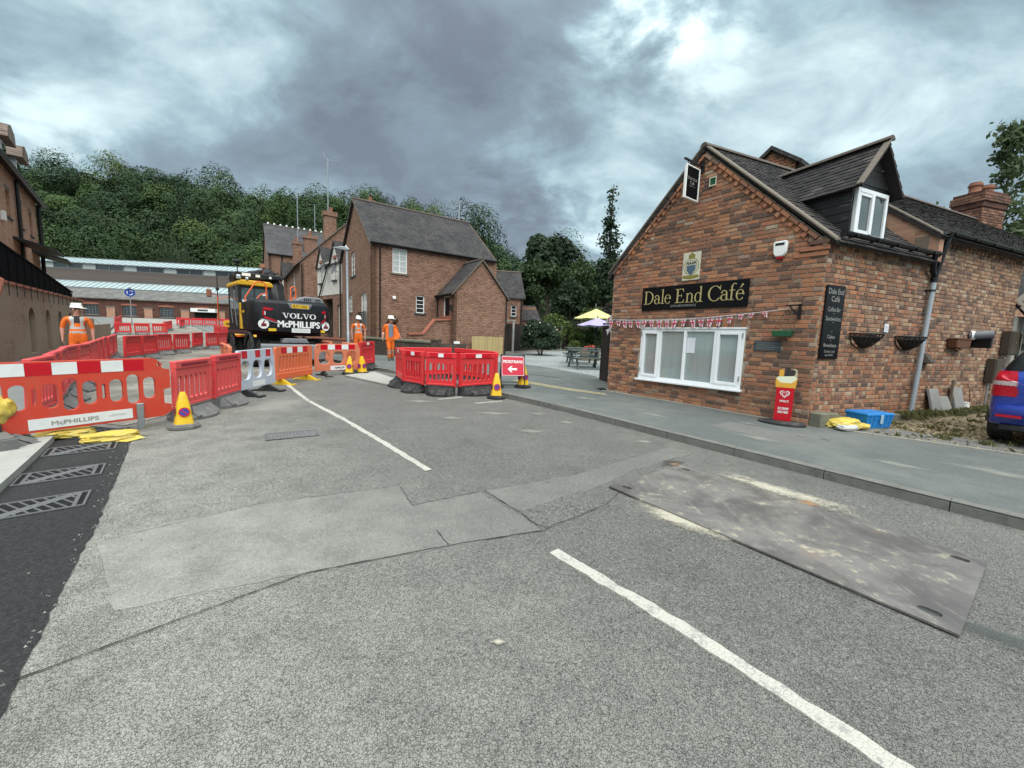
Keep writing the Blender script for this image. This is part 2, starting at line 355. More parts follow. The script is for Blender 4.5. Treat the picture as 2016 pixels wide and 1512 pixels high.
def concrete(name, c, sc=7, d=.35, bs=.3):
    t = MT(name); p = t.pos(); n = t.noise(p, sc, 6, .66); n2 = t.noise(p, sc*11, 3, .6); n3 = t.noise(p, sc*.22, 3, .6)
    col = t.mix(t.math('MULTIPLY', t.mr(n, .4, .7), d), c, tuple(x*.5 for x in c)); col = t.mix(t.math('MULTIPLY', t.mr(n3, .45, .65), .4), col, tuple(min(.8, x*1.25) for x in c))
    return t.out(col, .85, t.bump(n2, bs, .006))
m_kerb = concrete('kerb_concrete', (.155, .152, .136), 9, .6, .5); m_conc = concrete('concrete_new', (.33, .33, .30), 5, .3); m_edge = concrete('edging_concrete', (.27, .25, .205)); m_plinth = concrete('mossy_concrete', (.15, .15, .11), 6, .6)
m_slab = concrete('slab_grey', (.25, .25, .235)); m_cover = concrete('cover_iron', (.15, .15, .145), 14, .5)
def paint_line():
    t = MT('road_paint'); p = t.pos(); n = t.noise(p, 14, 6, .7); n2 = t.noise(p, 70, 3, .65); ed = t.voro(p, 44, 'DISTANCE_TO_EDGE')
    f = t.mr(t.math('ADD', t.math('MULTIPLY', n, .6), t.math('MULTIPLY', n2, .4)), .48, .60)
    col = t.mix(n, (.40, .39, .335), (.50, .485, .425)); col = t.mix(t.math('MULTIPLY', f, .85), col, (.27, .265, .24))
    return t.out(col, .75, t.bump(t.mr(ed, .02, .16), .45, .006))
m_line = paint_line()
def yellow_line():
    t = MT('yellow_paint'); n = t.noise(t.pos(), 20, 5, .7); return t.out(t.mix(t.mr(n, .42, .62), (.42, .36, .19), (.2, .195, .16)), .8)
m_yline = yellow_line()
m_kr = simple('dust_spill', (.46, .43, .35), .9, 0, .5, 12, .3)
# --- loose bricks (single pieces): one colour per piece
def brick_piece(name, stops):
    t = MT(name); oi = t.n('ShaderNodeObjectInfo'); ge = t.n('ShaderNodeNewGeometry')
    r = t.math('FRACT', t.math('ADD', oi.outputs['Random'], ge.outputs['Random Per Island']))
    r2 = t.math('FRACT', t.math('MULTIPLY', r, 17.31))
    col = t.ramp(r, stops); p = t.pos(); n = t.noise(p, 22, 5, .68); n2 = t.noise(p, 120, 3, .6); big = t.noise(p, 1.1, 3, .5)
    if max(stops[-1][1]) > .3: col = t.mix(.09, col, (.36, .17, .095))
    col = t.mix(t.math('MULTIPLY', t.mr(n, .48, .72), .45), col, (.075, .052, .042)); col = t.mix(t.math('MULTIPLY', t.mr(n2, .58, .72), .25 if max(stops[-1][1]) > .3 else .08), col, (.46, .36, .28))
    col = t.mix(t.math('MULTIPLY', r2, .28 if max(stops[-1][1]) > .3 else 0.), col, (.20, .105, .068)); col = t.mix(t.math('MULTIPLY', t.mr(big, .5, .7), .22), col, (.09, .07, .055))
    return t.out(col, .86, t.bump(t.math('ADD', n2, n), .45, .006))
BR = [(0, (.072, .052, .046)), (.10, (.105, .062, .05)), (.20, (.19, .092, .062)), (.34, (.30, .125, .07)), (.48, (.36, .155, .08)), (.62, (.46, .205, .10)), (.76, (.37, .14, .078)), (.88, (.46, .26, .15)), (.95, (.15, .10, .08)), (1, (.46, .36, .27))]
m_brick = brick_piece('brick_reclaimed', BR)
BR2 = [(0, (.082, .06, .05)), (.16, (.13, .085, .066)), (.32, (.26, .14, .085)), (.5, (.36, .20, .12)), (.66, (.42, .27, .165)), (.8, (.21, .125, .085)), (.92, (.48, .35, .225)), (1, (.42, .34, .26))]
m_brick2 = brick_piece('brick_reclaimed_buff', BR2)
m_mortar = concrete('lime_mortar', (.34, .285, .215), 18, .45, .5)
m_brickd = brick_piece('brick_sooty', [(0, (.06, .04, .034)), (.4, (.14, .07, .05)), (.8, (.22, .10, .065)), (1, (.31, .16, .10))])
m_tile = brick_piece('roof_tile_clay', [(0, (.014, .014, .015)), (.35, (.021, .020, .021)), (.7, (.030, .028, .028)), (.92, (.042, .038, .036)), (1, (.075, .066, .06))])
m_under = simple('roof_underlay', (.03, .027, .025), .9)
# --- far brickwork
def brickwork(name, a, b, mortar, sc=1.0, dirt=.3, bw=.225, bh=.075, gray=None):
    t = MT(name); o = t.obj(); sp = t.n('ShaderNodeSeparateXYZ'); t.l(o, sp.inputs[0]); cb = t.n('ShaderNodeCombineXYZ')
    t.l(t.math('ADD', sp.outputs[0], sp.outputs[1]), cb.inputs[0]); t.l(sp.outputs[2], cb.inputs[1])
    bt = t.n('ShaderNodeTexBrick'); t.l(cb.outputs[0], bt.inputs['Vector']); t.set(bt.inputs['Color1'], a); t.set(bt.inputs['Color2'], b); t.set(bt.inputs['Mortar'], mortar)
    bt.inputs['Scale'].default_value = 1/sc; bt.inputs['Brick Width'].default_value = bw; bt.inputs['Row Height'].default_value = bh; bt.inputs['Mortar Size'].default_value = .012; bt.inputs['Bias'].default_value = 0
    n = t.noise(o, 1.1, 5, .6); n2 = t.noise(o, 24, 4, .6)
    wv = t.n('ShaderNodeTexWhiteNoise', noise_dimensions='2D'); fl = t.n('ShaderNodeVectorMath', operation='SNAP'); t.l(cb.outputs[0], fl.inputs[0]); fl.inputs[1].default_value = (bw*sc*.5, bh*sc, 1); t.l(fl.outputs[0], wv.inputs['Vector'])
    col = t.mix(t.math('MULTIPLY', t.mr(wv.outputs['Value'], .6, 1), .6), bt.outputs['Color'], tuple(x*.45 for x in a))
    col = t.mix(t.math('MULTIPLY', t.mr(n, .4, .66), dirt), col, tuple(x*.5 for x in a)); col = t.mix(t.math('MULTIPLY', t.mr(n2, .5, .7), .25), col, tuple(min(.6, x*1.3) for x in b))
    if gray: col = t.mix(t.mr(t.noise(o, .5, 4, .6), .35, .6), col, gray)
    return t.out(col, .88, t.bump(t.math('SUBTRACT', 1., bt.outputs['Fac']), .35, .008))
m_hbrick = brickwork('house_brick', (.250, .130, .086), (.365, .205, .135), (.115, .080, .062), 1.25)
m_wbrick = brickwork('retaining_brick', (.26, .155, .105), (.34, .22, .15), (.20, .15, .11), 1, .5, gray=(.27, .205, .15))
m_lbrick = brickwork('mill_brick', (.42, .205, .13), (.50, .27, .17), (.36, .25, .18))
m_wkbrick = brickwork('works_brick', (.10, .042, .030), (.15, .062, .042), (.09, .052, .04), 1, .5)
m_gwall = brickwork('garden_wall_brick', (.075, .058, .046), (.12, .085, .062), (.085, .072, .058), 1, .6)
m_redbrick = simple('red_coping_brick', (.34, .12, .075), .75, 0, .5, 16, .2)
def rooftile(name, a, b, axis=0, kz=1.5, rw=.2, rh=.17, bs=1.0):
    t = MT(name); o = t.obj(); sp = t.n('ShaderNodeSeparateXYZ'); t.l(o, sp.inputs[0]); cb = t.n('ShaderNodeCombineXYZ')
    t.l(sp.outputs[axis], cb.inputs[0]); t.l(t.math('MULTIPLY', sp.outputs[2], kz), cb.inputs[1])
    bt = t.n('ShaderNodeTexBrick'); t.l(cb.outputs[0], bt.inputs['Vector']); t.set(bt.inputs['Color1'], a); t.set(bt.inputs['Color2'], b); t.set(bt.inputs['Mortar'], tuple(x*.15 for x in a))
    bt.inputs['Scale'].default_value = 1; bt.inputs['Brick Width'].default_value = rw; bt.inputs['Row Height'].default_value = rh; bt.inputs['Mortar Size'].default_value = .008
    n = t.noise(o, .9, 5, .62); n2 = t.noise(o, 11, 4, .65)
    col = t.mix(t.math('MULTIPLY', t.mr(n, .42, .66), .5), bt.outputs['Color'], tuple(x*1.5 for x in b)); col = t.mix(t.math('MULTIPLY', t.mr(n2, .58, .72), .35), col, (.16, .14, .115))
    saw = t.math('FRACT', t.math('DIVIDE', t.math('MULTIPLY', sp.outputs[2], kz), rh)); h = t.math('SUBTRACT', t.math('MULTIPLY', saw, -1.), bt.outputs['Fac'])
    return t.out(col, .8, t.bump(h, bs, .02))
m_rx = rooftile('plain_tiles', (.017, .016, .017), (.046, .041, .040)); m_ry = rooftile('plain_tiles_cross', (.017, .016, .017), (.046, .041, .040), 1)
m_slate = rooftile('slates', (.10, .10, .092), (.145, .142, .13), 0, 2.2, .3, .22, .35); m_brown = rooftile('brown_tiles', (.15, .112, .09), (.20, .155, .125), 0)
def ridge_dark(): return simple('ridge_tile', (.10, .078, .064), .8, 0, .4, 14, .2)
m_ridge = ridge_dark()
m_render = simple('white_render', (.62, .60, .54), .8, 0, .35, 3, .1); m_upvc = simple('white_upvc', (.80, .82, .83), .3, 0, .12, 5, .02); m_white = simple('white_paint', (.78, .78, .75), .5, 0, .2)
m_blackmat = simple('matt_black_paint', (.006, .006, .007), .95, 0, .05, spec=.05); m_blackp = simple('black_paint', (.007, .007, .008), .4, 0, .1); m_blackw = None
def weatherboard():
    t = MT('tarred_board'); o = t.obj(); mp = t.n('ShaderNodeMapping'); t.l(o, mp.inputs[0]); mp.inputs[3].default_value = (1.2, 1.2, 22); n = t.noise(mp.outputs[0], 1.6, 6, .7); n2 = t.noise(o, 3, 4, .6)
    f = t.math('MULTIPLY', t.mr(n, .5, .7), t.mr(n2, .5, .68)); return t.out(t.mix(f, (.020, .019, .019), (.30, .30, .30)), t.math('ADD', t.math('MULTIPLY', n, .2), .35), t.bump(n, .25, .008))
m_board = weatherboard()
def wood(name, a, b, rough=.75, sc=(3, 3, .35)):
    t = MT(name); o = t.obj(); mp = t.n('ShaderNodeMapping'); t.l(o, mp.inputs[0]); mp.inputs[3].default_value = sc; n = t.noise(mp.outputs[0], 9, 5, .65, .4)
    oi = t.n('ShaderNodeObjectInfo'); col = t.mix(n, a, b); col = t.mix(t.math('MULTIPLY', oi.outputs['Random'], .35), col, tuple(x*.55 for x in a)); return t.out(col, rough, t.bump(n, .3, .006))
m_dkfence = wood('fence_brown', (.022, .016, .013), (.045, .032, .026)); m_newwood = wood('fence_new_timber', (.40, .30, .135), (.52, .41, .20)); m_bench = wood('bench_grey_green', (.10, .125, .125), (.17, .20, .195), .7, (.4, 4, 4)); m_post = wood('post_timber', (.12, .09, .06), (.2, .16, .11))
m_works_board = wood('clerestory_board', (.105, .082, .072), (.165, .135, .12), .85, (.15, 1, 3))
# --- plastics and site kit
m_red = simple('barrier_red', (.60, .022, .030), .45, 0, .5, 5, .08, dcol=(.36, .07, .065), fade=(.62, .06, .055)); m_redfade = simple('barrier_red_faded', (.62, .05, .055), .5, 0, .5, 5, .08, dcol=(.40, .17, .14), fade=(.66, .115, .10)); m_orange = simple('barrier_orange', (.68, .115, .03), .42, 0, .35, 6, .06, dcol=(.45, .2, .12), fade=(.62, .18, .09)); m_orange2 = simple('barrier_orange_faded', (.55, .14, .065), .55, 0, .45, 5, .08, dcol=(.5, .28, .19), fade=(.62, .22, .13))
m_front = simple('barrier_orange_red', (.56, .058, .032), .42, 0, .4, 5, .06, dcol=(.42, .12, .07)); m_greyb = simple('barrier_grey', (.46, .50, .56), .45, 0, .35, 6, .06)
m_refr = simple('reflective_red', (.50, .008, .018), .22, 0, .2, 8, .02); m_refw = simple('reflective_white', (.72, .74, .72), .25, 0, .25, 8, .02)
m_foot = simple('rubber_foot_grey', (.13, .13, .125), .8, 0, .6, 7, .25, dcol=(.25, .24, .21)); m_footd = simple('rubber_foot_black', (.022, .022, .023), .75, 0, .5, 7, .2, dcol=(.14, .135, .12)); m_yel = simple('yellow_plastic', (.70, .44, .02), .4, 0, .4, 8, .08); m_yelbag = simple('yellow_sack', (.56, .42, .07), .5, 0, .6, 9, .3, dcol=(.42, .36, .19))
m_blue = simple('sign_blue', (.02, .055, .30), .35, 0, .2); m_purple = simple('disc_blue', (.045, .045, .25), .4, 0, .3)
m_bluecrate = simple('crate_blue', (.016, .19, .50), .42, 0, .35, 6, .05); m_green = simple('planter_green', (.012, .085, .035), .4)
m_gold = simple('sign_gold', (.42, .35, .15), .4, 0, .1); m_signbk = simple('sign_black_gloss', (.006, .006, .007), .3, 0, .1, 5, .01, spec=.12); m_silverlet = simple('sign_grey_letters', (.30, .29, .27), .5)
m_terra = simple('terracotta', (.24, .10, .06), .75, 0, .5, 9, .15); m_iron = simple('wrought_iron', (.02, .02, .02), .5, .3, .4); m_galv = simple('galvanised', (.36, .38, .39), .42, .7, .35, 9, .08); m_pipe = simple('grey_pipe', (.33, .37, .40), .42, 0, .3, 4, .05); m_rust = simple('rusty_iron', (.13, .055, .03), .8, .2, .5); m_brownbox = simple('meter_box_brown', (.055, .042, .03), .55, 0, .3)
m_slate_pl = simple('slate_plaque', (.045, .06, .068), .6, 0, .3)
def steel():
    t = MT('steel_road_plate'); p = t.pos(); n = t.noise(p, 1.6, 6, .65, .5); n2 = t.noise(p, 9, 5, .7); n3 = t.noise(p, 90, 3, .6)
    mp = t.n('ShaderNodeMapping'); t.l(p, mp.inputs[0]); mp.inputs[2].default_value = (0, 0, rad(36)); mp.inputs[3].default_value = (7, 1.1, 1); st = t.noise(mp.outputs[0], 3, 5, .7)
    col = t.mix(t.mr(n, .35, .65), (.105, .099, .094), (.215, .203, .188)); col = t.mix(t.math('MULTIPLY', t.mr(t.noise(p, 2.6, 5, .7), .58, .70), .35), col, (.27, .16, .085))
    df = t.math('MULTIPLY', t.mr(n2, .54, .66), t.mr(n, .42, .58)); col = t.mix(t.math('MULTIPLY', df, .8), col, (.44, .39, .28)); col = t.mix(t.math('MULTIPLY', t.mr(st, .55, .70), .45), col, (.34, .32, .27)); col = t.mix(t.math('MULTIPLY', t.mr(n3, .6, .75), .25), col, (.06, .055, .05))
    return t.out(col, t.math('ADD', t.math('MULTIPLY', n2, .35), .35), t.bump(t.math('ADD', n3, n2), .18, .004), .25)
m_steel = steel(); m_gratem = simple('cast_iron_grate', (.15, .152, .155), .5, .4, .4, 12, .15); m_void = simple('drain_void', (.004, .004, .004), .9)
# --- machine
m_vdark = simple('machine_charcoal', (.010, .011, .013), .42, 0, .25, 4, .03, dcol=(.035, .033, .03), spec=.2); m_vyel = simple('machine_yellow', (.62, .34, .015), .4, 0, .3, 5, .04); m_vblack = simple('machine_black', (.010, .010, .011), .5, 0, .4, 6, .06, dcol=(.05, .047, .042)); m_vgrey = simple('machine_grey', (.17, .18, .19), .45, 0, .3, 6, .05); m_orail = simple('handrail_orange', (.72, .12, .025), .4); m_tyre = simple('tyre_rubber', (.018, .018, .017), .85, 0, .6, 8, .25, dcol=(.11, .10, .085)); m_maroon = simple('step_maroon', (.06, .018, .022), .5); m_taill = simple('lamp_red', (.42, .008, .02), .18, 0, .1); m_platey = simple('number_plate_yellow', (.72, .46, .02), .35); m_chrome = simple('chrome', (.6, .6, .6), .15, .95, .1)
# --- people
m_hiviz = simple('hi_vis_orange', (.82, .155, .015), .75, 0, .5, 7, .8, dcol=(.48, .10, .02), bd=.03); m_silver = simple('reflective_tape', (.46, .45, .42), .35, .2, .3); m_skin = simple('skin', (.42, .20, .14), .55, 0, .3, 20, .06, dcol=(.32, .12, .09)); m_helmet = simple('helmet_white', (.78, .76, .70), .3, 0, .15); m_tshirt = simple('tshirt_grey_blue', (.16, .19, .24), .85); m_boot = simple('boot_leather', (.10, .08, .07), .7); m_hair = simple('hair_dark', (.04, .03, .025), .7); m_tee2 = simple('tshirt_dark', (.04, .03, .03), .85)
# --- glass
def glass(name, tint, rough=.04, blind=None):
    t = MT(name); n = t.noise(t.obj(), 1.7, 2, .5); t.out(tint, rough, t.bump(n, .03, .02)); t.p.inputs['Specular IOR Level'].default_value = .9; t.p.inputs['Coat Weight'].default_value = .6; t.p.inputs['Coat Roughness'].default_value = .02
    if 'net' in name: o = t.obj(); mp = t.n('ShaderNodeMapping'); t.l(o, mp.inputs[0]); mp.inputs[3].default_value = (9, 9, .4); t.set(t.p.inputs['Base Color'], t.mix(t.noise(mp.outputs[0], 2.5, 4, .6), tuple(x*.82 for x in tint), tuple(x*1.2 for x in tint)))
    return t.m
m_glass = glass('window_glass_dark', (.018, .022, .025)); m_glassb = glass('window_glass_blind', (.40, .42, .40), .12); m_glasst = glass('machine_glass', (.03, .05, .055)); m_cafeglass = glass('window_glass_netted', (.26, .31, .30), .05); m_roofglass = simple('patent_glazing', (.40, .50, .50), .22, 0, .3, .8, .02)
m_clear = glass('dormer_glass', (.06, .075, .07), .02)
m_carblue = simple('car_blue', (.011, .042, .34), .3, .3, .12, 2, .0, spec=.5); m_carblue.node_tree.nodes['Principled BSDF'].inputs['Coat Weight'].default_value = 1
m_flag = simple('bunting_white', (.66, .60, .60), .8, 0, .2); m_flagr = simple('bunting_red', (.50, .05, .08), .8); m_flagb = simple('bunting_blue', (.07, .07, .20), .8)
m_lilac = simple('parasol_lilac', (.38, .33, .52), .75); m_yelpar = simple('parasol_yellow', (.55, .53, .22), .75); m_paper = simple('paper', (.66, .68, .72), .8, 0, .1)
m_bark = simple('bark', (.06, .048, .038), .9, 0, .5, 6, .6)
def leafmat(name, a, b, c, rough=.6):
    t = MT(name); ge = t.n('ShaderNodeNewGeometry'); oi = t.n('ShaderNodeObjectInfo'); n = t.noise(t.pos(), .12, 2, .5); n2 = t.noise(t.pos(), 1.3, 3, .6)
    col = t.mix(ge.outputs['Random Per Island'], a, b); col = t.mix(t.math('MULTIPLY', t.mr(n, .38, .66), .65), col, c); col = t.mix(t.math('MULTIPLY', n2, .3), col, tuple(x*.6 for x in a))
    t.out(col, rough); t.p.inputs['Specular IOR Level'].default_value = .25
    tr = t.n('ShaderNodeBsdfTranslucent'); t.l(col, tr.inputs[0]); mx = t.n('ShaderNodeMixShader'); mx.inputs[0].default_value = .3
    ou = t.t.nodes['Material Output']; t.l(t.p.outputs[0], mx.inputs[1]); t.l(tr.outputs[0], mx.inputs[2]); t.l(mx.outputs[0], ou.inputs[0]); return t.m
def woodleaf():
    # crowns of a mixed wood: colour changes from tree to tree through an attribute on the leaves
    t = MT('woodland_leaves'); at = t.n('ShaderNodeAttribute'); at.attribute_name = 'tree'; ge = t.n('ShaderNodeNewGeometry')
    col = t.ramp(at.outputs['Fac'], [(0, (.018, .038, .020)), (.25, (.032, .062, .022)), (.45, (.046, .084, .025)), (.6, (.025, .050, .025)), (.8, (.058, .096, .026)), (1, (.088, .118, .030))])
    col = t.mix(t.math('MULTIPLY', ge.outputs['Random Per Island'], .2), col, (.07, .10, .03)); t.out(col, .7); t.p.inputs['Specular IOR Level'].default_value = .15; return t.m
m_wood = woodleaf()
m_leaf = leafmat('leaves_broad', (.040, .074, .026), (.068, .112, .036), (.032, .056, .024)); m_leafd = leafmat('leaves_dark', (.024, .046, .022), (.044, .074, .032), (.020, .036, .019)); m_leafl = leafmat('leaves_light', (.075, .115, .030), (.12, .16, .04), (.055, .085, .026)); m_leafs = leafmat('leaves_shrub', (.024, .046, .026), (.045, .074, .036), (.028, .05, .026)); m_flower = simple('blossom', (.62, .60, .50), .8); m_leafw = leafmat('leaves_willow', (.075, .11, .05), (.12, .155, .075), (.06, .09, .04)); m_weed = leafmat('weeds', (.08, .10, .035), (.16, .165, .065), (.19, .155, .075)); m_twig = leafmat('twigs', (.045, .036, .03), (.07, .058, .05), (.04, .03, .025)); m_flowr = simple('flowers_red', (.5, .10, .06), .7)
# ---------------------------------------------------------------- ground, roads, pavements
def resample(P, n):
    P = [Vector((p[0], p[1])) for p in P]; L = [0]
    for a, b in zip(P, P[1:]): L.append(L[-1]+(b-a).length)
    out = []
    for i in range(n):
        t = L[-1]*i/(n-1); k = 0
        while k < len(P)-2 and L[k+1] < t: k += 1
        f = (t-L[k])/max(1e-9, L[k+1]-L[k]); out.append(P[k].lerp(P[k+1], f))
    return out
def strip(name, A, B, m, off, nu=60, nv=8, parent=None, kind='structure', jit=0, skirt=0):
    A = resample(A, nu); B = resample(B, nu); b = MB(); vs = []
    for i in range(nu):
        for j in range(nv+1):
            p = A[i].lerp(B[i], j/nv)
            if jit and j in (0, nv): d = (B[i]-A[i]).normalized(); p = p+d*(mnoise.noise(Vector((p.x*9, p.y*9, 3)))*jit+mnoise.noise(Vector((p.x*31, p.y*31, 8)))*jit*.6)
            vs.append((p.x, p.y, G(p.x, p.y)+off))
    fs = [(i*(nv+1)+j, i*(nv+1)+j+1, (i+1)*(nv+1)+j+1, (i+1)*(nv+1)+j) for i in range(nu-1) for j in range(nv)]
    b.add(vs, fs)
    if skirt:
        for jj in (0, nv):
            q = [vs[i*(nv+1)+jj] for i in range(nu)]; n0 = len(b.v)
            b.add(q+[(p[0], p[1], p[2]-skirt) for p in q], [(i, i+1, nu+i+1, nu+i) for i in range(nu-1)])
    o = b.build(name, m, parent)
    if kind: o['kind'] = kind
    return o
def sheet(name, poly, m, off, parent=None, jit=.0, kind=None, seg=.12):
    """flat polygon following the slope of the road, ragged outline"""
    P = []
    for a, b in zip(poly, poly[1:]+poly[:1]):
        a = Vector(a); b = Vector(b); k = max(1, int((b-a).length/seg)); nrm = Vector((-(b-a).y, (b-a).x)).normalized()
        for i in range(k):
            p = a.lerp(b, i/k); 
            if jit: p = p+nrm*(mnoise.noise(Vector((p.x*7, p.y*7, 1)))+.5*mnoise.noise(Vector((p.x*29, p.y*29, 5))))*jit
            P.append(p)
    bm = bmesh.new(); vs = [bm.verts.new((p.x, p.y, G(p.x, p.y)+off)) for p in P]
    es = [bm.edges.new((vs[i], vs[(i+1) % len(vs)])) for i in range(len(vs))]
    bmesh.ops.triangle_fill(bm, edges=es, use_beauty=True)
    lo = [bm.verts.new((v_.co.x, v_.co.y, v_.co.z-.02)) for v_ in vs]
    for i in range(len(vs)): bm.faces.new((vs[i], vs[(i+1) % len(vs)], lo[(i+1) % len(vs)], lo[i]))
    for f in bm.faces:
        if f.normal.z < -.1: f.normal_flip()
    me = bpy.data.meshes.new(name); bm.to_mesh(me); bm.free(); me.materials.append(m)
    o = link(bpy.data.objects.new(name, me))
    if parent: o.parent = parent
    if kind: o['kind'] = kind
    return o
KERB = [(7.0, -.2), (6.2, .9), (4.33, 3.22), (3.88, 3.79), (3.11, 4.8), (2.28, 5.87), (1.05, 7.51), (-.08, 8.8), (-1.9, 10.75), (-3.68, 12.7), (-4.64, 13.42), (-8.2, 17.3), (-14, 23.5), (-24, 33.5), (-40, 50), (-50, 60)]
LEFTK = [(.4, -2.8), (-1.95, .24), (-4.43, 3.36), (-4.76, 3.78), (-5.45, 4.64), (-8.6, 7.3), (-12.8, 12.0), (-16.9, 16.6), (-25.8, 25.6), (-34.4, 34.2), (-48.6, 49.6), (-58, 60)]
b = MB(); nx, ny = 96, 52; X = np.linspace(-150, 130, nx); Y = np.linspace(-30, 100, ny)
b.add([(x, y, G(x, y)-.035) for y in Y for x in X], [(j*nx+i, j*nx+i+1, (j+1)*nx+i+1, (j+1)*nx+i) for j in range(ny-1) for i in range(nx-1)])
ground = b.build('ground', m_ground); ground['kind'] = 'structure'
road = strip('road', LEFTK, KERB, m_road, 0, 140, 14)
def inset(P, d):     # shift a polyline sideways (to the right of its direction)
    out = []
    for i, p in enumerate(P):
        t = (Vector(P[min(i+1, len(P)-1)])-Vector(P[max(i-1, 0)])).normalized(); out.append((p[0]+t.y*d, p[1]-t.x*d))
    return out
KH = .10
# kerb stones
KB = [Vector(p) for p in resample(KERB[:11]+[KERB[11], KERB[12]], 400)]
acc = 0; seg0 = KB[0]; stones = []; cur = [KB[0]]
for a, c in zip(KB, KB[1:]):
    acc += (c-a).length; cur.append(c)
    if acc >= .915: stones.append(cur); cur = [c]; acc = 0
pavement = strip('pavement', [tuple(p) for p in KB[:330]], inset([(10.5, 1.2), (8.4, 4.0), (6.87, 5.24), (4.9, 6.72), (3.4, 8.7), (2.3, 9.75), (1.6, 12.2), (-1.2, 14.6), (-3.4, 17.3), (-7.4, 20.6)], 0), m_pave, KH, 90, 10)
for st in stones:
    a, c = st[0], st[-1]; mid = (a+c)/2
    if mid.y > 24 or mid.y < -.5: continue
    t = (c-a).normalized(); L = (c-a).length-.008; nrm = Vector((t.y, -t.x))
    M = fr(mid.x, mid.y, math.degrees(math.atan2(t.y, t.x)))
    zt = KH+.006
    k = MB(); sl_ = (G(c.x, c.y)-G(a.x, a.y))/2
    prof = [(.004, -.06), (.004, zt-.03), (.012, zt-.008), (.03, zt), (.125, zt), (.125, -.06)]
    n = len(prof); vs = []
    for s, dz in ((-L/2, -sl_), (L/2, sl_)):
        for d, z in prof: vs.append((s, -d, z+dz+random.uniform(-.0015, .0015)))
    k.add(vs, [tuple(range(n)), tuple(range(2*n-1, n-1, -1))]+[(i, (i+1) % n, n+(i+1) % n, n+i) for i in range(n)])
    o = k.build('kerb_stone', m_kerb, pavement, M=M)
# pale edging between pavement and the cafe, and yard
edge_pts = [(9.6, 2.9), (6.87, 5.24), (4.9, 6.72), (3.55, 8.55), (2.25, 9.95)]
EP = resample(edge_pts, 9)
for a, c in zip(EP, EP[1:]):
    t = (c-a).normalized(); mid = (a+c)/2; L = (c-a).length-.006
    k = MB(); sl_ = (G(c.x, c.y)-G(a.x, a.y))/2
    k.add([(x, y, z+dz) for x, dz in ((-L/2, -sl_), (L/2, sl_)) for y, z in ((-.035, -.05), (.035, -.05), (.035, KH+.014), (-.035, KH+.014))], [(0,1,2,3),(7,6,5,4),(0,4,5,1),(1,5,6,2),(2,6,7,3),(3,7,4,0)])
    k.build('edging_stone', m_edge, pavement, M=fr(mid.x, mid.y, math.degrees(math.atan2(t.y, t.x))))
yard = strip('yard', [(2.6, 9.2), (2.2, 12), (1.4, 14.5), (-1.2, 16.6), (-4.5, 20), (-5, 26)], [(9, 12), (12, 14), (14, 18), (15, 24), (16, 34), (14, 44)], m_gravel, KH-.012, 30, 8)
yapron = sheet('yard_apron', [(1.85, 10.3), (2.75, 10.5), (2.75, 13.3), (1.1, 16.4), (-.4, 17.6), (-3.6, 19.2), (-3.2, 17.2), (-1.2, 14.6), (1.5, 12.4)], m_pave, KH+.004, None, .03, 'structure')
sheet('yellow_line', [(.0, 11.25), (.04, 11.33), (1.42, 9.85), (2.2, 9.3), (2.2, 9.22), (1.36, 9.77)], m_yline, KH+.010, pavement, .012)
sheet('yellow_line', [(.1, 11.42), (.14, 11.49), (1.5, 10.0), (2.22, 9.44), (2.22, 9.37), (1.44, 9.92)], m_yline, KH+.010, pavement, .012)
drive = strip('drive', [(4.9, 6.76), (6.87, 5.28), (9.6, 2.94), (12, .5)], [(5.2, 6.9), (9.5, 8.6), (14.5, 10.6), (18, 12)], m_drive, KH-.006, 30, 10)
sheet('drive_edge', [(5.35, 6.45), (6.9, 5.32), (9.62, 2.99), (10.3, 3.6), (7.5, 5.95), (6.0, 6.75)], m_patch3, KH+.004, drive, .06)
leftpave = strip('left_pavement', [(-2.4, .0), (-4.9, 3.2), (-5.6, 4.6), (-8.75, 7.3), (-12.95, 12.0), (-17.05, 16.6), (-26, 25.6), (-34.6, 34.2), (-48.8, 49.6)], [(-10, -2), (-12, 4), (-13.5, 8.5), (-15.2, 11.9), (-18.2, 15.6), (-22.9, 21.4), (-31, 30), (-40, 39.5), (-56, 54)], m_leftpave, .06, 60, 6, skirt=.1)
conc = strip('concrete_margin', [(-1.6, -.15), (-4.30, 3.30), (-4.64, 3.72), (-5.36, 4.60), (-5.9, 5.1)], [(-2.6, -.75), (-5.2, 2.7), (-5.6, 3.2), (-6.3, 4.1), (-6.9, 4.8)], m_conc, .075, 30, 4, skirt=.12)
tarm = strip('new_tarmac', [(-1.0, .25), (-1.84, 1.32), (-2.08, 1.62), (-2.46, 2.1), (-2.94, 2.74), (-4.05, 4.09), (-4.98, 5.2)], [(-1.9, .2), (-3.3, 1.9), (-3.6, 2.28), (-4.0, 2.8), (-4.43, 3.33), (-5.4, 4.55), (-6.1, 5.4)], m_tar, .006, 90, 6, jit=.022)
works_area = strip('works_area', [(-5.3, 5.4), (-5.3, 7.3), (-6.2, 9.8), (-6.1, 11.8), (-7.0, 14.4), (-9, 17.5), (-15, 23.5), (-25, 33.5)], [(-6.3, 5.6), (-8.8, 7.6), (-11.4, 10.6), (-13.2, 12.6), (-14.6, 14.2), (-17.0, 16.8), (-25.9, 25.8), (-34.4, 34.4)], m_work, .008, 60, 12)
strip('works_area_far', [(-26, 34), (-33, 42), (-41, 50)], [(-34.2, 34.6), (-42, 43), (-50, 51.5)], m_work, .010, 20, 6)
strip('far_pavement', KERB[11:], [(-3.5, 20.5), (-9, 27), (-18, 38), (-26, 50), (-36, 62)], m_leftpave, .06, 40, 8, skirt=.1)
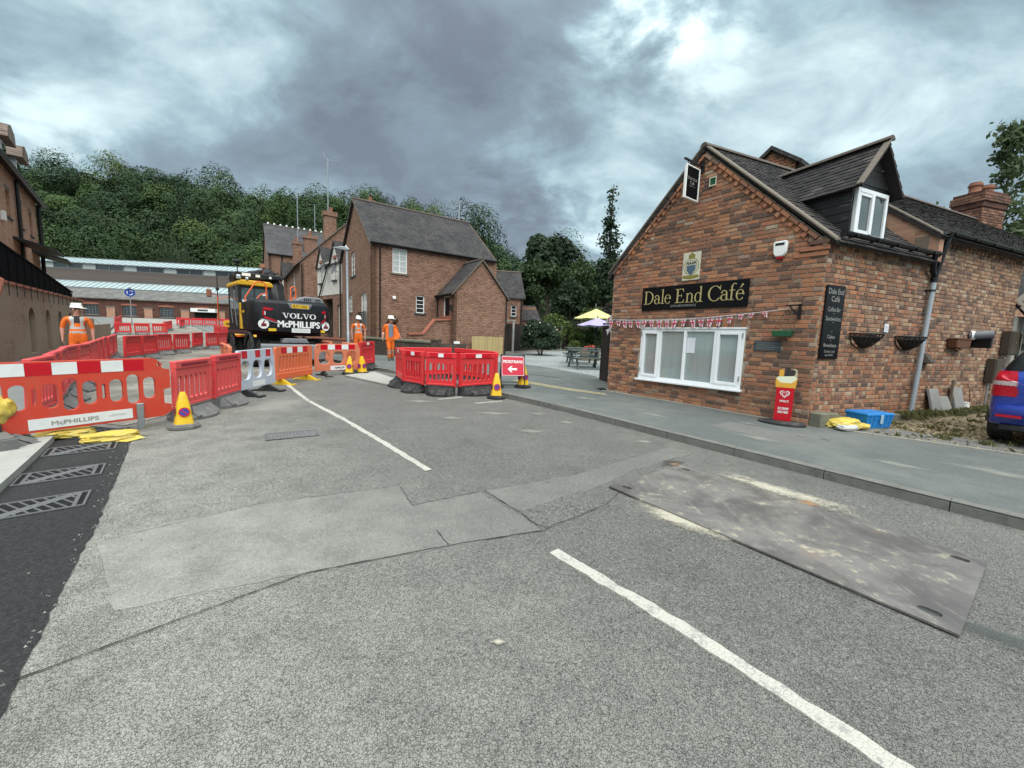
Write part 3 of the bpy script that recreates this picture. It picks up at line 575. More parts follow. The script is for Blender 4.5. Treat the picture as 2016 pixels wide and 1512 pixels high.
fore = strip('works_forecourt', [(-30, 42), (-28, 50), (-20, 66)], [(-90, 44), (-90, 54), (-90, 64)], m_leftpave, -.012, 20, 30)
# patches, cracks, spills and markings on the road (sheets a few mm apart)
sheet('road_patch', [(-2.08, 3.16), (-1.03, 3.66), (-.80, 3.24), (-.26, 3.60), (.27, 2.90), (-1.21, 2.28), (-2.0, 1.9), (-2.75, 2.55)], m_patch, .004, road, .03)
sheet('road_patch', [(-.21, 3.63), (.72, 4.15), (2.18, 5.35), (2.38, 5.08), (1.5, 4.45), (.86, 3.8), (.1, 3.2)], m_patch, .003, road, .04)
sheet('road_patch', [(.10, 3.2), (.68, 3.69), (.90, 3.40), (.30, 2.96)], m_patch2, .006, road, .03)
def crack(pts, wd):
    P = resample(pts, 90); b = MB(); vs = []
    for i, p in enumerate(P):
        t = (P[min(i+1, 89)]-P[max(i-1, 0)]).normalized(); n = Vector((-t.y, t.x)); q = p+n*mnoise.noise(Vector((p.x*9, p.y*9, 0)))*.008
        ww = wd*(.35+abs(mnoise.noise(Vector((p.x*11, p.y*11, 7)))))
        for s in (-1, 1): r = q+n*ww*s*.5; vs.append((r.x, r.y, G(r.x, r.y)+.009))
    b.add(vs, [(2*i, 2*i+1, 2*i+3, 2*i+2) for i in range(89)]); b.build('crack', m_tarcrack, road)
m_tarcrack = simple('crack_tar', (.035, .035, .033), .95)
crack([(-2.0, 1.48), (-1.2, 2.27), (-.45, 2.62), (.27, 2.9)], .013); crack([(.27, 2.9), (.86, 3.4), (1.1, 3.75)], .009); crack([(-.22, 3.62), (.1, 3.2)], .012); crack([(.1, 3.2), (.28, 2.92)], .008); crack([(-.80, 3.24), (-.26, 3.60)], .010); crack([(-1.03, 3.66), (-.80, 3.24)], .009); crack([(-.40, 2.65), (-.52, 2.85)], .014); crack([(-2.7, 2.55), (-2.05, 3.16), (-1.03, 3.66)], .006)
def dash(pts, wd): 
    A = inset(pts, -wd/2); B_ = inset(pts, wd/2); o = strip('road_marking', A, B_, m_line, .009, 70, 3, road, None, .018, .02); return o
dash([(-5.9, 10.2), (-5.46, 9.66), (-4.0, 7.75), (-2.6, 6.2), (-1.6, 5.02), (-.84, 4.1)], .075); dash([(.33, 2.62), (.9, 1.97), (1.42, 1.29), (2.3, .2)], .085)
dash([(-1.55, 8.35), (-1.1, 8.75)], .05); dash([(-.75, 8.05), (-.2, 8.45)], .045)
def dusty(name, c, amt):
    t = MT(name); p = t.pos(); at = t.n('ShaderNodeAttribute'); at.attribute_name = 'edge'; n = t.noise(p, 5, 6, .7); n2 = t.noise(p, 38, 4, .7)
    f = t.math('ADD', t.math('MULTIPLY', at.outputs['Fac'], .55), t.math('ADD', t.math('MULTIPLY', n, .55), t.math('MULTIPLY', n2, .35))); al = t.math('MULTIPLY', t.mr(f, .62, .95), amt); al = t.math('MULTIPLY', al, t.mr(at.outputs['Fac'], 0, .25))
    t.out(t.mix(n2, tuple(x*.85 for x in c), tuple(x*1.1 for x in c)), .95, t.bump(n2, .4, .005), Alpha=al); return t.m
m_dust = dusty('grit_dust', (.42, .39, .31), .95); m_dustp = dusty('pale_dust', (.38, .375, .325), .42); m_dustl = dusty('pale_trench_dust', (.40, .395, .35), .5); m_sand = dusty('orange_sand', (.36, .21, .11), .7); m_damp = dusty('dark_smear', (.045, .045, .043), .7); m_moss = dusty('mossy_stain', (.085, .098, .09), .55)
def spill(poly, m, off=.013):
    """soft edged patch of grit lying on the road"""
    P = []
    for a, c in zip(poly, poly[1:]+poly[:1]):
        for k in range(6): P.append(Vector(a).lerp(Vector(c), k/6))
    cen = sum(P, Vector((0, 0)))/len(P); n = len(P); rings = (1, .8, .55, .25); vs = [cen+(p-cen)*r for r in rings for p in P]+[cen]; b = MB()
    b.add([(p.x, p.y, G(p.x, p.y)+off) for p in vs], [(i*n+k, i*n+(k+1) % n, (i+1)*n+(k+1) % n, (i+1)*n+k) for i in range(3) for k in range(n)]+[(3*n+k, 3*n+(k+1) % n, 4*n) for k in range(n)])
    o = b.build('grit_spill', m, road); at = o.data.attributes.new('edge', 'FLOAT', 'POINT'); at.data.foreach_set('value', [1-r for r in rings for _ in P]+[1.0]); return o
spill([(.95, 3.72), (1.2, 3.85), (1.6, 3.25), (2.05, 2.68), (1.85, 2.5), (1.3, 2.9), (.98, 3.3)], m_dust); spill([(1.9, 4.7), (2.35, 4.75), (2.95, 3.95), (3.5, 3.25), (3.2, 3.0), (2.4, 3.8)], m_dust); spill([(3.2, 2.5), (3.9, 2.75), (3.8, 1.9), (3.0, 1.5), (2.6, 1.7)], m_dustp); spill([(3.4, 2.4), (3.9, 2.7), (4.1, 2.1), (3.5, 1.7)], m_damp, .0125)
spill([(1.85, 4.9), (2.3, 4.8), (2.1, 4.5), (1.6, 4.4)], m_damp, .0125); spill([(2.6, 3.65), (2.9, 3.75), (2.95, 3.5), (2.7, 3.45)], m_sand, .0145); spill([(1.8, 4.62), (2.05, 4.72), (2.1, 4.55), (1.85, 4.48)], m_sand, .0145); spill([(1.5, 2.6), (2.5, 1.75), (3.6, 1.2), (3.9, 1.6), (2.9, 1.8), (1.9, 2.6)], m_moss, .0115)
spill([(-5.2, 6.0), (-5.0, 8.5), (-3.5, 8.8), (-3.2, 6.4), (-4.2, 5.6)], m_dustp, .0125)
for x, y, s in ((.3, 5.9, .45), (-.3, 7.1, .5), (.95, 6.6, .3), (-1.0, 6.6, .35), (-.02, 1.78, .07), (-1.85, 8.0, .5), (.5, 7.2, .3), (1.9, 5.55, .25)): spill([(x-s*1.3, y), (x, y+s*.6), (x+s*1.2, y+s*.1), (x+s*.1, y-s*.6)], m_dustp if s > .1 else m_dust)
for x, y, s in ((2.6, 7.0, .5), (3.6, 5.6, .6), (4.6, 4.6, .5), (5.6, 4.4, .7), (1.6, 8.6, .5), (5.2, 3.2, .4), (4.0, 6.6, .3), (6.4, 3.6, .5)): spill([(x-s*.9, y+s*.9), (x+s*.1, y+s*.5), (x+s*.9, y-s*.9), (x-s*.3, y-s*.3)], m_dustp, KH+.006)
sheet('pavement_patch', [(3.2, 6.35), (3.75, 6.75), (4.5, 5.75), (3.95, 5.3)], m_patch3, KH+.002, pavement, .01)
# manhole cover set in the road
cv = thing('manhole_cover', 'rectangular dusty iron service cover set in the road by the centre line', 'manhole cover', fr(-2.92, 5.26, 33.5, G(-2.92, 5.26)+.004))
part('frame', m_gratem, cv, lambda b: [b.box(-.31, .31, y0, y1, 0, .007) for y0, y1 in ((-.185, -.165), (.165, .185))]+[b.box(x0, x1, -.165, .165, 0, .007) for x0, x1 in ((-.31, -.29), (.29, .31))])
part('cover', m_cover, cv, lambda b: b.box(-.287, .287, -.162, .162, 0, .004))
def studs(b):
    for i in range(14):
        for j in range(8):
            if (i+j) % 2: b.cbox((-.26+i*.04, -.14+j*.04, .006), (.026, .012, .005), Matrix.Rotation(0, 4, 'Z'))
part('tread_pattern', m_gratem, cv, studs)['kind'] = 'stuff'
# two slots in the pavement: stopcock covers
for x, y in ((4.35, 5.9), (4.6, 5.75)):
    o = MB().box(-.06, .06, -.05, .05, 0, .006).build('stopcock_cover', m_cover, pavement, M=fr(x, y, 40, G(x, y)+KH+.001))

# ---------------------------------------------------------------- wooded hill
def ray_at(px, py, dist):
    _r, _u, _f = cam_axes(rad(6.44), rad(2.15)); d = _r*(px-1008)-_u*(py-756)+_f*790; d *= dist/d.y; return Vector((d.x, d.y, d.z+CAM_H))
SKY = [(-400, 290), (-150, 300), (50, 322), (120, 330), (190, 322), (260, 333), (340, 326), (430, 356), (520, 368), (600, 364), (660, 374), (720, 378), (780, 385), (830, 406), (860, 417), (910, 438), (960, 453), (1000, 480), (1040, 508), (1090, 534), (1140, 552), (1200, 575), (1300, 610), (1500, 640), (2200, 660)]
SX = [ray_at(p, q, 200).x for p, q in SKY]; SZ = [ray_at(p, q, 200).z-18.5 for p, q in SKY]
def hillz(x, y):
    zr = float(np.interp(x/y*200, SX, SZ)); t = sstep(70, 205, y)**.85
    return 1.2+(max(zr, 2)-1.2)*t+(2.2*mnoise.noise(Vector((x*.02, y*.02, 0))) if t > .05 else 0)
b = MB(); nx, ny = 90, 26; Y = np.linspace(80, 270, ny); T = np.linspace(-2.6, 1.5, nx)
b.add([(t*y, y, hillz(t*y, y)) for y in Y for t in T], [(j*nx+i, j*nx+i+1, (j+1)*nx+i+1, (j+1)*nx+i) for j in range(ny-1) for i in range(nx-1)])
hill = b.build('hill', m_hill, None, smooth=True); hill['kind'] = 'structure'
def leaf_quads(C, Nn, size, rng, aspect=1.6, jit=.6):
    """numpy: leaf quads at C facing roughly Nn"""
    n = len(C); Nn = Nn+rng.normal(0, jit, (n, 3)); Nn /= np.linalg.norm(Nn, axis=1)[:, None]+1e-9
    a = rng.normal(0, 1, (n, 3)); t = np.cross(Nn, a); t /= np.linalg.norm(t, axis=1)[:, None]+1e-9; s = np.cross(Nn, t)
    sz = (size*rng.uniform(.6, 1.3, n))[:, None]; t = t*sz*aspect/2; s = s*sz/2
    # diamond-like leaf sprays
    return np.stack([C-t, C-s*1.0, C+t, C+s*1.0], 1).reshape(-1, 3)
def crown_pts(n, rx, ry, rz, rng, lobes=14, lr=.42, bottom=-.5, fill=.25):
    L = rng.normal(0, 1, (lobes, 3)); L /= np.linalg.norm(L, axis=1)[:, None]; L[:, 2] = np.where(L[:, 2] < bottom, -L[:, 2]*.6, L[:, 2]); L *= rng.uniform(.5, .78, lobes)[:, None]
    k = rng.integers(0, lobes, n); d = rng.normal(0, 1, (n, 3)); d /= np.linalg.norm(d, axis=1)[:, None]
    d[:, 2] = np.where(d[:, 2] < -.3, -d[:, 2], d[:, 2])
    r = lr*rng.uniform(.75, 1.2, lobes)[k]*np.where(rng.random(n) < fill, rng.random(n)**.5, rng.uniform(.88, 1.06, n))
    P = L[k]+d*r[:, None]; return P*np.array([rx, ry, rz]), d
def quad_mesh(name, V, m, attr=None):
    n = len(V)//4; me = bpy.data.meshes.new(name); me.vertices.add(len(V)); me.vertices.foreach_set('co', np.ascontiguousarray(V, dtype=np.float32).ravel())
    me.loops.add(4*n); me.loops.foreach_set('vertex_index', np.arange(4*n, dtype=np.int32)); me.polygons.add(n); me.polygons.foreach_set('loop_start', np.arange(0, 4*n, 4, dtype=np.int32)); me.polygons.foreach_set('loop_total', np.full(n, 4, dtype=np.int32))
    me.update(calc_edges=True); me.materials.append(m)
    if attr is not None:
        a = me.attributes.new('tree', 'FLOAT', 'FACE'); a.data.foreach_set('value', attr.astype(np.float32))
    return me
VV = []; AT = []
rng = np.random.default_rng(5)
for yy in np.arange(84, 236, 8.2):
    for xx in np.arange(-1.62*yy, .42*yy, 8.6):
        x = xx+rng.uniform(-3.6, 3.6); y = yy+rng.uniform(-3.4, 3.4); z = hillz(x, y)
        if y > 100 and z < 3: continue
        R = rng.uniform(3.6, 6.6)*(1.4 if rng.random() < .15 and y < 180 else 1.0); Hh = R*rng.uniform(.95, 1.6); nl = int(500+1100*(R/5.5)**2*(1.0 if y < 170 else .75))
        P, d = crown_pts(nl, R, R, Hh, rng, int(rng.integers(9, 20)), .46, -.15, .06)
        # keep leaves on the outside of the dome and let them face outwards: each crown reads as one rounded mass
        dd = P/np.array([R, R, Hh]); d = d*.55+dd/(np.linalg.norm(dd, axis=1)[:, None]+1e-6)
        P += np.array([x, y, z+Hh*.65+rng.uniform(0, 3.2 if y < 165 else 1.2)])
        VV.append(leaf_quads(P, d, .40 if y > 120 else .34, rng, 1.5, .32)); tv = np.clip(rng.beta(1.0, 1.4)+float(mnoise.noise(Vector((x*.03, y*.03, 4))))*.2, 0, 1); AT.append(np.full(nl, tv))
me = quad_mesh('woodland', np.concatenate(VV), m_wood, np.concatenate(AT))
wd = link(bpy.data.objects.new('woodland', me)); prop(wd, 'dense dark green wood covering the hillside behind the houses', 'woodland', None, 'stuff')
print('wood quads', len(me.polygons))
# ---------------------------------------------------------------- the cafe (walls of single bricks, tiled roof)
def unit_mesh(name, vs, fs, m):
    me = bpy.data.meshes.new(name); me.from_pydata(vs, [], fs); me.materials.append(m)
    bm = bmesh.new(); bm.from_mesh(me); bmesh.ops.recalc_face_normals(bm, faces=bm.faces); bm.to_mesh(me); bm.free(); return me
def unit_brick(name, m):
    ix, iz = .035, .085; o = [(-.5, -.5), (.5, -.5), (.5, .5), (-.5, .5)]; i = [(-.5+ix, -.5+iz), (.5-ix, -.5+iz), (.5-ix, .5-iz), (-.5+ix, .5-iz)]
    vs = [(a, 0, b_) for a, b_ in o]+[(a, -.6, b_) for a, b_ in o]+[(a, -1, b_) for a, b_ in i]
    fs = [(8, 9, 10, 11)]+[(k, (k+1) % 4, 4+(k+1) % 4, 4+k) for k in range(4)]+[(4+k, 4+(k+1) % 4, 8+(k+1) % 4, 8+k) for k in range(4)]
    return unit_mesh(name, vs, fs, m)
def unit_tile(name, m):
    vs = [(-.5, 0, 0), (.5, 0, 0), (.5, 1, 0), (-.5, 1, 0), (-.5, 0, 1), (-.17, -.02, 1.12), (.17, -.02, 1.12), (.5, 0, 1), (.5, 1, .25), (-.5, 1, .25)]
    fs = [(0, 1, 7, 6, 5, 4), (0, 4, 9, 3), (1, 2, 8, 7), (4, 5, 6, 7, 8, 9)]
    return unit_mesh(name, vs, fs, m)
CAMP = Vector((0, 0, CAM_H))
def pieces(name, me, Ms, parent, M0, limit=300):
    """the nearest pieces as single objects sharing one mesh, the rest as one joined part"""
    Ms = sorted(Ms, key=lambda m: ((M0 @ m).translation-CAMP).length)
    for m in Ms[:limit]:
        o = link(bpy.data.objects.new(name, me)); o.parent = parent; o.matrix_local = m
    rest = Ms[limit:]
    if rest:
        V = np.array([v.co[:]+(1,) for v in me.vertices]); F = [tuple(p.vertices) for p in me.polygons]; nv = len(V)
        VS = np.concatenate([(V @ np.array(m).T)[:, :3] for m in rest]); fs = [tuple(i+k*nv for i in f) for k in range(len(rest)) for f in F]
        mm = bpy.data.meshes.new(name+'_rows'); mm.from_pydata(VS.tolist(), [], fs); mm.materials.append(me.materials[0])
        o = link(bpy.data.objects.new(name+'_rows', mm)); o.parent = parent; o['kind'] = 'stuff'
def S3(x, y, z): return Matrix.Diagonal((x, y, z, 1))
RZm = lambda a: Matrix.Rotation(rad(a), 4, 'Z')
TRm = lambda x, y, z: Matrix.Translation((x, y, z))
def lay_bricks(x0, x1, z0, z1, ok, bond, course=.0755, L=.205, joint=.0125, proud=.013, rs=1):
    R = random.Random(rs); out = []; z = z0; j = 0
    while z+course*.6 < z1:
        x = x0-R.uniform(0, L); k = 0
        hz = course-joint
        while x < x1:
            if bond == 'garden': l = L if R.random() < .80 else L*.5
            else: l = L if (k+j) % 2 == 0 and R.random() < .75 else L*.5
            k += 1; a, e = max(x, x0), min(x+l-joint, x1)
            if e-a > .035:
                # trim against openings and the slope
                mid = (a+e)/2; zc = z+hz/2
                if ok(a+.004, zc) and ok(e-.004, zc) and ok(mid, zc):
                    out.append(Matrix.Translation((mid, R.uniform(-.002, .002), zc+R.uniform(-.002, .002))) @ Matrix.Rotation(R.uniform(-.008, .008), 4, 'Y') @ S3(e-a, proud+R.uniform(-.004, .005), hz*R.uniform(.94, 1.02)))
                else:
                    for q in range(4):       # broken pieces at an edge
                        aa = a+(e-a)*q/4; ee = a+(e-a)*(q+1)/4-.001
                        if ok(aa, zc) and ok(ee, zc) and ok(aa, zc+hz*.3) and ok(ee, zc+hz*.3): out.append(Matrix.Translation(((aa+ee)/2, 0, zc)) @ S3(ee-aa, proud, hz))
            x += l
        z += course; j += 1
    return out
CX, CY, CB = 4.99, 6.66, .20
cafe = thing('cafe', 'old red brick cafe with tiled roof, dormer and white picture window', 'building', Matrix.Translation((CX, CY, CB)))
GW = 4.35
GLx, GLy = GW*math.cos(rad(126)), GW*math.sin(rad(126))
M_g = Matrix.Translation((GLx, GLy, -CB)) @ Matrix.Rotation(rad(-54), 4, 'Z')       # gable: x from its far end to the corner, z = height
M_s = Matrix.Translation((0, 0, -CB)) @ Matrix.Rotation(rad(23), 4, 'Z')            # long side
W_g, W_s = cafe.matrix_world @ M_g, cafe.matrix_world @ M_s
me_brick = unit_brick('brick', m_brick); me_brick2 = unit_brick('brick', m_brick2)
AX, AZ, EZ = 2.14, 5.34, 3.24
def gable_top(x): return EZ+(AZ-EZ)*(x/AX if x < AX else (GW-x)/(GW-AX))
WX0, WX1, WZ0, WZ1 = .92, 3.22, .70, 1.84
def in_gable(x, z): return 0 <= x <= GW and z < gable_top(x)-.02 and not (WX0-.01 < x < WX1+.01 and WZ0-.03 < z < WZ1+.20) 
gw = part('gable_wall', m_mortar, cafe, lambda b: (b.prism([(0, .05), (WX0, .05), (WX0, gable_top(WX0)), (0, EZ)], 0, .22), b.prism([(WX0, .05), (WX1, .05), (WX1, WZ0), (WX0, WZ0)], 0, .22), b.prism([(WX0, WZ1), (WX1, WZ1), (WX1, gable_top(WX1)), (AX, AZ), (WX0, gable_top(WX0))], 0, .22), b.prism([(WX1, .05), (GW, .05), (GW, EZ), (WX1, gable_top(WX1))], 0, .22)), M=M_g)
BL = lay_bricks(0, GW, .12, AZ, in_gable, 'garden', rs=3)
for k in range(20):          # soldier course over the window
    x = WX0+.06+k*(WX1-WX0-.1)/19.0; BL.append(Matrix.Translation((x, 0, WZ1+.105)) @ S3(.098, .012, .19))
pieces('brick', me_brick, BL, gw, W_g, 300); Mq = RZm(-90); pieces('end_brick', me_brick, [TRm(0, .22, 0) @ Mq @ m for m in lay_bricks(0, .22, .12, EZ-.05, lambda x, z: True, 'flemish', rs=8)], gw, W_g, 90)
sw_len = 7.1
def in_side(x, z): return 0 <= x <= sw_len and (z < 3.30 if x < 2.98 else z < 3.70)
sw = part('side_wall', m_mortar, cafe, lambda b: (b.prism([(0, .05), (2.98, .05), (2.98, 3.34), (0, 3.34)], 0, .22), b.prism([(2.98, .05), (sw_len, .05), (sw_len, 3.72), (2.98, 3.72)], 0, .22)), M=M_s)
# nearer half reddish, further half buff
BLs = lay_bricks(.10, sw_len, .12, 3.72, in_side, 'flemish', rs=9)
_q = random.Random(2); _red = [_q.random() < .92-.16*m.translation.x-.12*max(0, m.translation.z-1.2) for m in BLs]
pieces('brick', me_brick, [m for m, r in zip(BLs, _red) if r], sw, W_s, 150); pieces('brick', me_brick2, [m for m, r in zip(BLs, _red) if not r], sw, W_s, 150)
# quoin faces: brick ends at the corner
Q = []
for j in range(40):
    z = .12+j*.0775+.034
    if z < 3.3: Q.append(Matrix.Translation((.05 if j % 2 else .052, 0, z)) @ S3(.094, .011, .068))
pieces('quoin_brick', me_brick, Q, sw, W_s, 300)
# far gable and rear wall closing the building
part('rear_wall', m_mortar, cafe, lambda b: b.prism([(.2, .05), (9.5, .05), (9.5, 3.1), (.2, 3.1)], -.22, -.02), M=Matrix.Translation((GLx, GLy, -CB)) @ Matrix.Rotation(rad(23), 4, 'Z'))
# eaves dentils: two rows on the side, and stepping up both verges
DN = []
for k in range(15): DN.append(Matrix.Translation((.28+k*.185, 0, 3.235)) @ S3(.10, .055, .07))
for k in range(24): DN.append(Matrix.Translation((3.15+k*.17, 0, 3.60)) @ S3(.085, .05, .06))
pieces('dentil_brick', me_brick2, DN, sw, W_s, 300)
DG = []
for sgn in (0, 1):
    n = 19
    for k in range(n):
        f = (k+.5)/n
        x = (.08+f*(AX-.14)) if sgn == 0 else (GW-.08-f*(GW-AX-.14)); ang = math.atan2(AZ-EZ, AX)
        DG.append(Matrix.Translation((x, 0, gable_top(x)-.175)) @ Matrix.Rotation(-ang if sgn == 0 else ang, 4, 'Y') @ S3(.075, .045, .085))
pieces('dentil_brick', me_brick, DG, gw, W_g, 300)
for sgn in (0, 1):
    x0, x1 = (0, AX) if sgn == 0 else (GW, AX); L = math.hypot(x1-x0, AZ-EZ); n = 15; ang = math.atan2(AZ-EZ, AX)
    for k in range(n):
        f = (k+.5)/n; x = x0+(x1-x0)*f
        o = link(bpy.data.objects.new('verge_brick', me_brick)); o.parent = gw; o.matrix_local = Matrix.Translation((x, 0, gable_top(x)-.075)) @ Matrix.Rotation(-ang if sgn == 0 else ang, 4, 'Y') @ S3(L/n-.012, .06, .062)
# corbel blocks at the eaves corner
for k, (dx, z, l) in enumerate(((.26, 3.06, .5), (.20, 3.15, .42), (.13, 3.24, .28))):
    o = link(bpy.data.objects.new('corbel_brick', me_brick)); o.parent = gw; o.matrix_local = Matrix.Translation((GW-dx+.02, 0, z)) @ S3(l, .03+.02*k, .07)
# --- roof
Xs = Vector((math.cos(rad(23)), math.sin(rad(23)), 0)); Ug = Vector((math.cos(rad(126)), math.sin(rad(126)), 0))
def roof_frame(e0, r0):
    """e0 eave start, r0 ridge start (world): orthonormal frame in the roof plane"""
    up = (r0-e0); Nn = Xs.cross(up).normalized(); Yp = Nn.cross(Xs).normalized()
    M = Matrix(((Xs.x, Yp.x, Nn.x, e0.x), (Xs.y, Yp.y, Nn.y, e0.y), (Xs.z, Yp.z, Nn.z, e0.z), (0, 0, 0, 1)))
    return M, up.dot(Yp), up.dot(Xs)
me_tile = unit_tile('roof_tile', m_tile)
C3 = Vector((CX, CY, 0))
def tiled(name, e0, r0, s0, s1, rw=.165, gauge=.098, skip=None, rs=2, limit=300, ov=.06):
    Mw, Ly, sh = roof_frame(e0, r0); Ml = cafe.matrix_world.inverted() @ Mw; R = random.Random(rs)
    rf = MB(); rf.add([(s0-ov, -.05, -.012), (s1, -.05, -.012), (s1+sh, Ly, -.012), (s0+sh-ov, Ly, -.012), (s0-ov, -.05, -.05), (s1, -.05, -.05), (s1+sh, Ly, -.05), (s0+sh-ov, Ly, -.05)], [(0,1,2,3),(7,6,5,4),(0,4,5,1),(1,5,6,2),(2,6,7,3),(3,7,4,0)])
    o = rf.build(name, m_under, cafe, M=Ml); T = []; j = 0; y = -.07
    while y < Ly-.02:
        xs = s0-ov+sh*y/Ly; x = xs-(rw/2 if j % 2 else 0)
        while x < s1+sh*y/Ly-.03:
            a = max(x, xs); e = min(x+rw-.004, s1+sh*y/Ly)
            if e-a > .04 and not (skip and skip((a+e)/2, y)):
                T.append(Matrix.Translation(((a+e)/2, y+R.uniform(-.006, .006), -.004)) @ Matrix.Rotation(R.uniform(-.012, .012), 4, 'Z') @ S3(e-a, gauge*1.5, .017*R.uniform(.85, 1.35)))
            x += rw
        y += gauge; j += 1
    pieces('roof_tile', me_tile, T, o, Mw, limit); return Mw, Ly, sh, o
eave = C3+Vector((0, 0, 3.33))-Ug*.14-Vector((0, 0, .10)); ridge = C3+Ug*(GW-AX)+Vector((0, 0, 5.44))
Mr, Ly, sh, r_main = tiled('roof', eave, ridge, 0, 3.0, limit=170)
# left slope (seen only as its verge)
lv = MB(); e2 = C3+Ug*(GW+.12)+Vector((0, 0, 3.16)); q = [ridge-Xs*.06, e2-Xs*.06, e2+Xs*9, ridge+Xs*9]; q2 = [p-Vector((0, 0, .10)) for p in q]
lv.add([p-Vector((CX, CY, CB)) for p in q+q2], [(0,1,2,3),(7,6,5,4),(0,4,5,1),(1,5,6,2),(2,6,7,3),(3,7,4,0)]); lv.build('rear_roof_slope', m_rx, cafe)
# second, higher roof beyond the dormer
n_in = Vector((math.cos(rad(113)), math.sin(rad(113)), 0))
e_2 = C3+Xs*3.0-n_in*.16+Vector((0, 0, 3.70)); r_2 = C3+Xs*3.0+n_in*2.2+Vector((0, 0, 5.66))
M2, Ly2, sh2, r_far = tiled('upper_roof', e_2, r_2, 0, 9.2, limit=130, rs=5)
part('upper_gable', m_lbrick, cafe, lambda b: b.add([Vector(p) for p in ((0, -.15, 3.2), (0, 2.2, 3.2), (0, 2.2, 5.62), (0, -.15, 3.70), (.15, -.15, 3.2), (.15, 2.2, 3.2), (.15, 2.2, 5.62), (.15, -.15, 3.70))], [(0,1,2,3),(7,6,5,4),(0,4,5,1),(1,5,6,2),(2,6,7,3),(3,7,4,0)]), M=M_s @ Matrix.Translation((2.98, 0, 0)))
# ridge tiles and mortar verges
def ridge_run(p0, p1, n, nm='ridge_tile', r=.085):
    d = (p1-p0)/n
    k = MB(); L = d.length*.97; m_ = 7; vs = []
    for s in (0, L):
        for i in range(m_): a = math.pi*i/(m_-1); vs.append((s, math.cos(a)*r, math.sin(a)*r*.9))
    k.add(vs, [(i, i+1, m_+i+1, m_+i) for i in range(m_-1)]+[tuple(range(m_-1, -1, -1)), tuple(range(m_, 2*m_))]); me = k.mesh(nm, m_ridge, smooth=True)
    ang = math.atan2(d.y, d.x); tilt = math.asin(d.z/d.length)
    for i in range(n):
        o = link(bpy.data.objects.new(nm, me)); o.parent = cafe; o.matrix_local = Matrix.Translation(p0+d*i-Vector((CX, CY, CB))) @ Matrix.Rotation(ang+random.uniform(-.01, .01), 4, 'Z') @ Matrix.Rotation(-tilt, 4, 'Y')
ridge_run(ridge-Xs*.1-Vector((0, 0, .03)), ridge+Xs*5.0-Vector((0, 0, .03)), 14); ridge_run(r_2-Vector((0, 0, .02)), r_2+Xs*9.2-Vector((0, 0, .02)), 24)
m_verge = simple('verge_mortar', (.165, .140, .112), .9, 0, .5, 14, .3)
def verge(p0, p1, wdt=.13):
    b = MB(); d = p1-p0; wv = Xs*wdt; h = Vector((0, 0, .055)); q = [p0, p0+wv, p1+wv, p1]; b.add([p-Vector((CX, CY, CB)) for p in q]+[p+h-Vector((CX, CY, CB)) for p in q], [(0,1,2,3),(7,6,5,4),(0,4,5,1),(1,5,6,2),(2,6,7,3),(3,7,4,0)]); b.build('verge', m_verge, cafe, bevel=.012)
verge(eave-Xs*.10-Vector((0, 0, .02)), ridge-Xs*.10-Vector((0, 0, .02))); verge(e2-Xs*.10, ridge-Xs*.10-Vector((0, 0, .02)), .10); verge(e_2-Xs*.05, r_2-Xs*.05, .10)
# --- dormer
DX0, DX1, DC, DZE, DZA = .52, 1.56, 1.04, 4.22, 4.86
dm = part('dormer', m_blackp, cafe, lambda b: (b.box(DX0, DX0+.05, .06, 2.4, 3.30, DZE), b.box(DX1-.05, DX1, .06, 2.4, 3.30, DZE), b.box(DX0+.05, DX1-.05, .03, .09, 4.18, 4.26)), M=M_s)
for k in range(6):          # tarred boards on the cheek
    z = 3.36+k*.145
    part('weatherboard', m_board, dm, lambda b: b.add([(DX0-.012, .03, z), (DX0-.012, 2.4, z), (DX0-.002, 2.4, z+.155), (DX0-.002, .03, z+.155), (DX0+.01, .03, z), (DX0+.01, 2.4, z), (DX0+.01, 2.4, z+.155), (DX0+.01, .03, z+.155)], [(0,1,2,3),(7,6,5,4),(0,4,5,1),(1,5,6,2),(2,6,7,3),(3,7,4,0)]))
    part('weatherboard', m_board, dm, lambda b: b.box(DX1-.002, DX1+.012, .03, 2.4, z, z+.15))
for k in range(5):          # boards in the little gable
    z = 4.26+k*.125; hw = (DZA-z)/(DZA-DZE)*(DC-DX0)*.98; hw2 = (DZA-z-.12)/(DZA-DZE)*(DC-DX0)*.98
    if hw > .06: part('weatherboard', m_board, dm, lambda b: b.prism([(DC-hw, z), (DC+hw, z), (DC+max(hw2, .01), z+.12), (DC-max(hw2, .01), z+.12)], .02+.004*(k % 2), .07))
part('window_frame', m_upvc, dm, lambda b: (b.box(.60, .66, -.005, .06, 3.40, 4.18), b.box(1.42, 1.48, -.005, .06, 3.40, 4.18), b.box(.66, 1.42, -.005, .06, 4.11, 4.18), b.box(.66, 1.42, -.005, .06, 3.40, 3.47), b.box(1.0, 1.075, -.012, .06, 3.47, 4.11), b.box(.66, .71, .0, .06, 3.47, 4.11), b.box(.71, 1.0, .0, .06, 4.06, 4.11), b.box(.71, 1.0, .0, .06, 3.47, 3.52)), .006)
part('window_pane', m_clear, dm, lambda b: b.box(.71, 1.0, .025, .035, 3.52, 4.06)); part('window_pane', m_clear, dm, lambda b: b.box(1.075, 1.42, .025, .035, 3.47, 4.11))
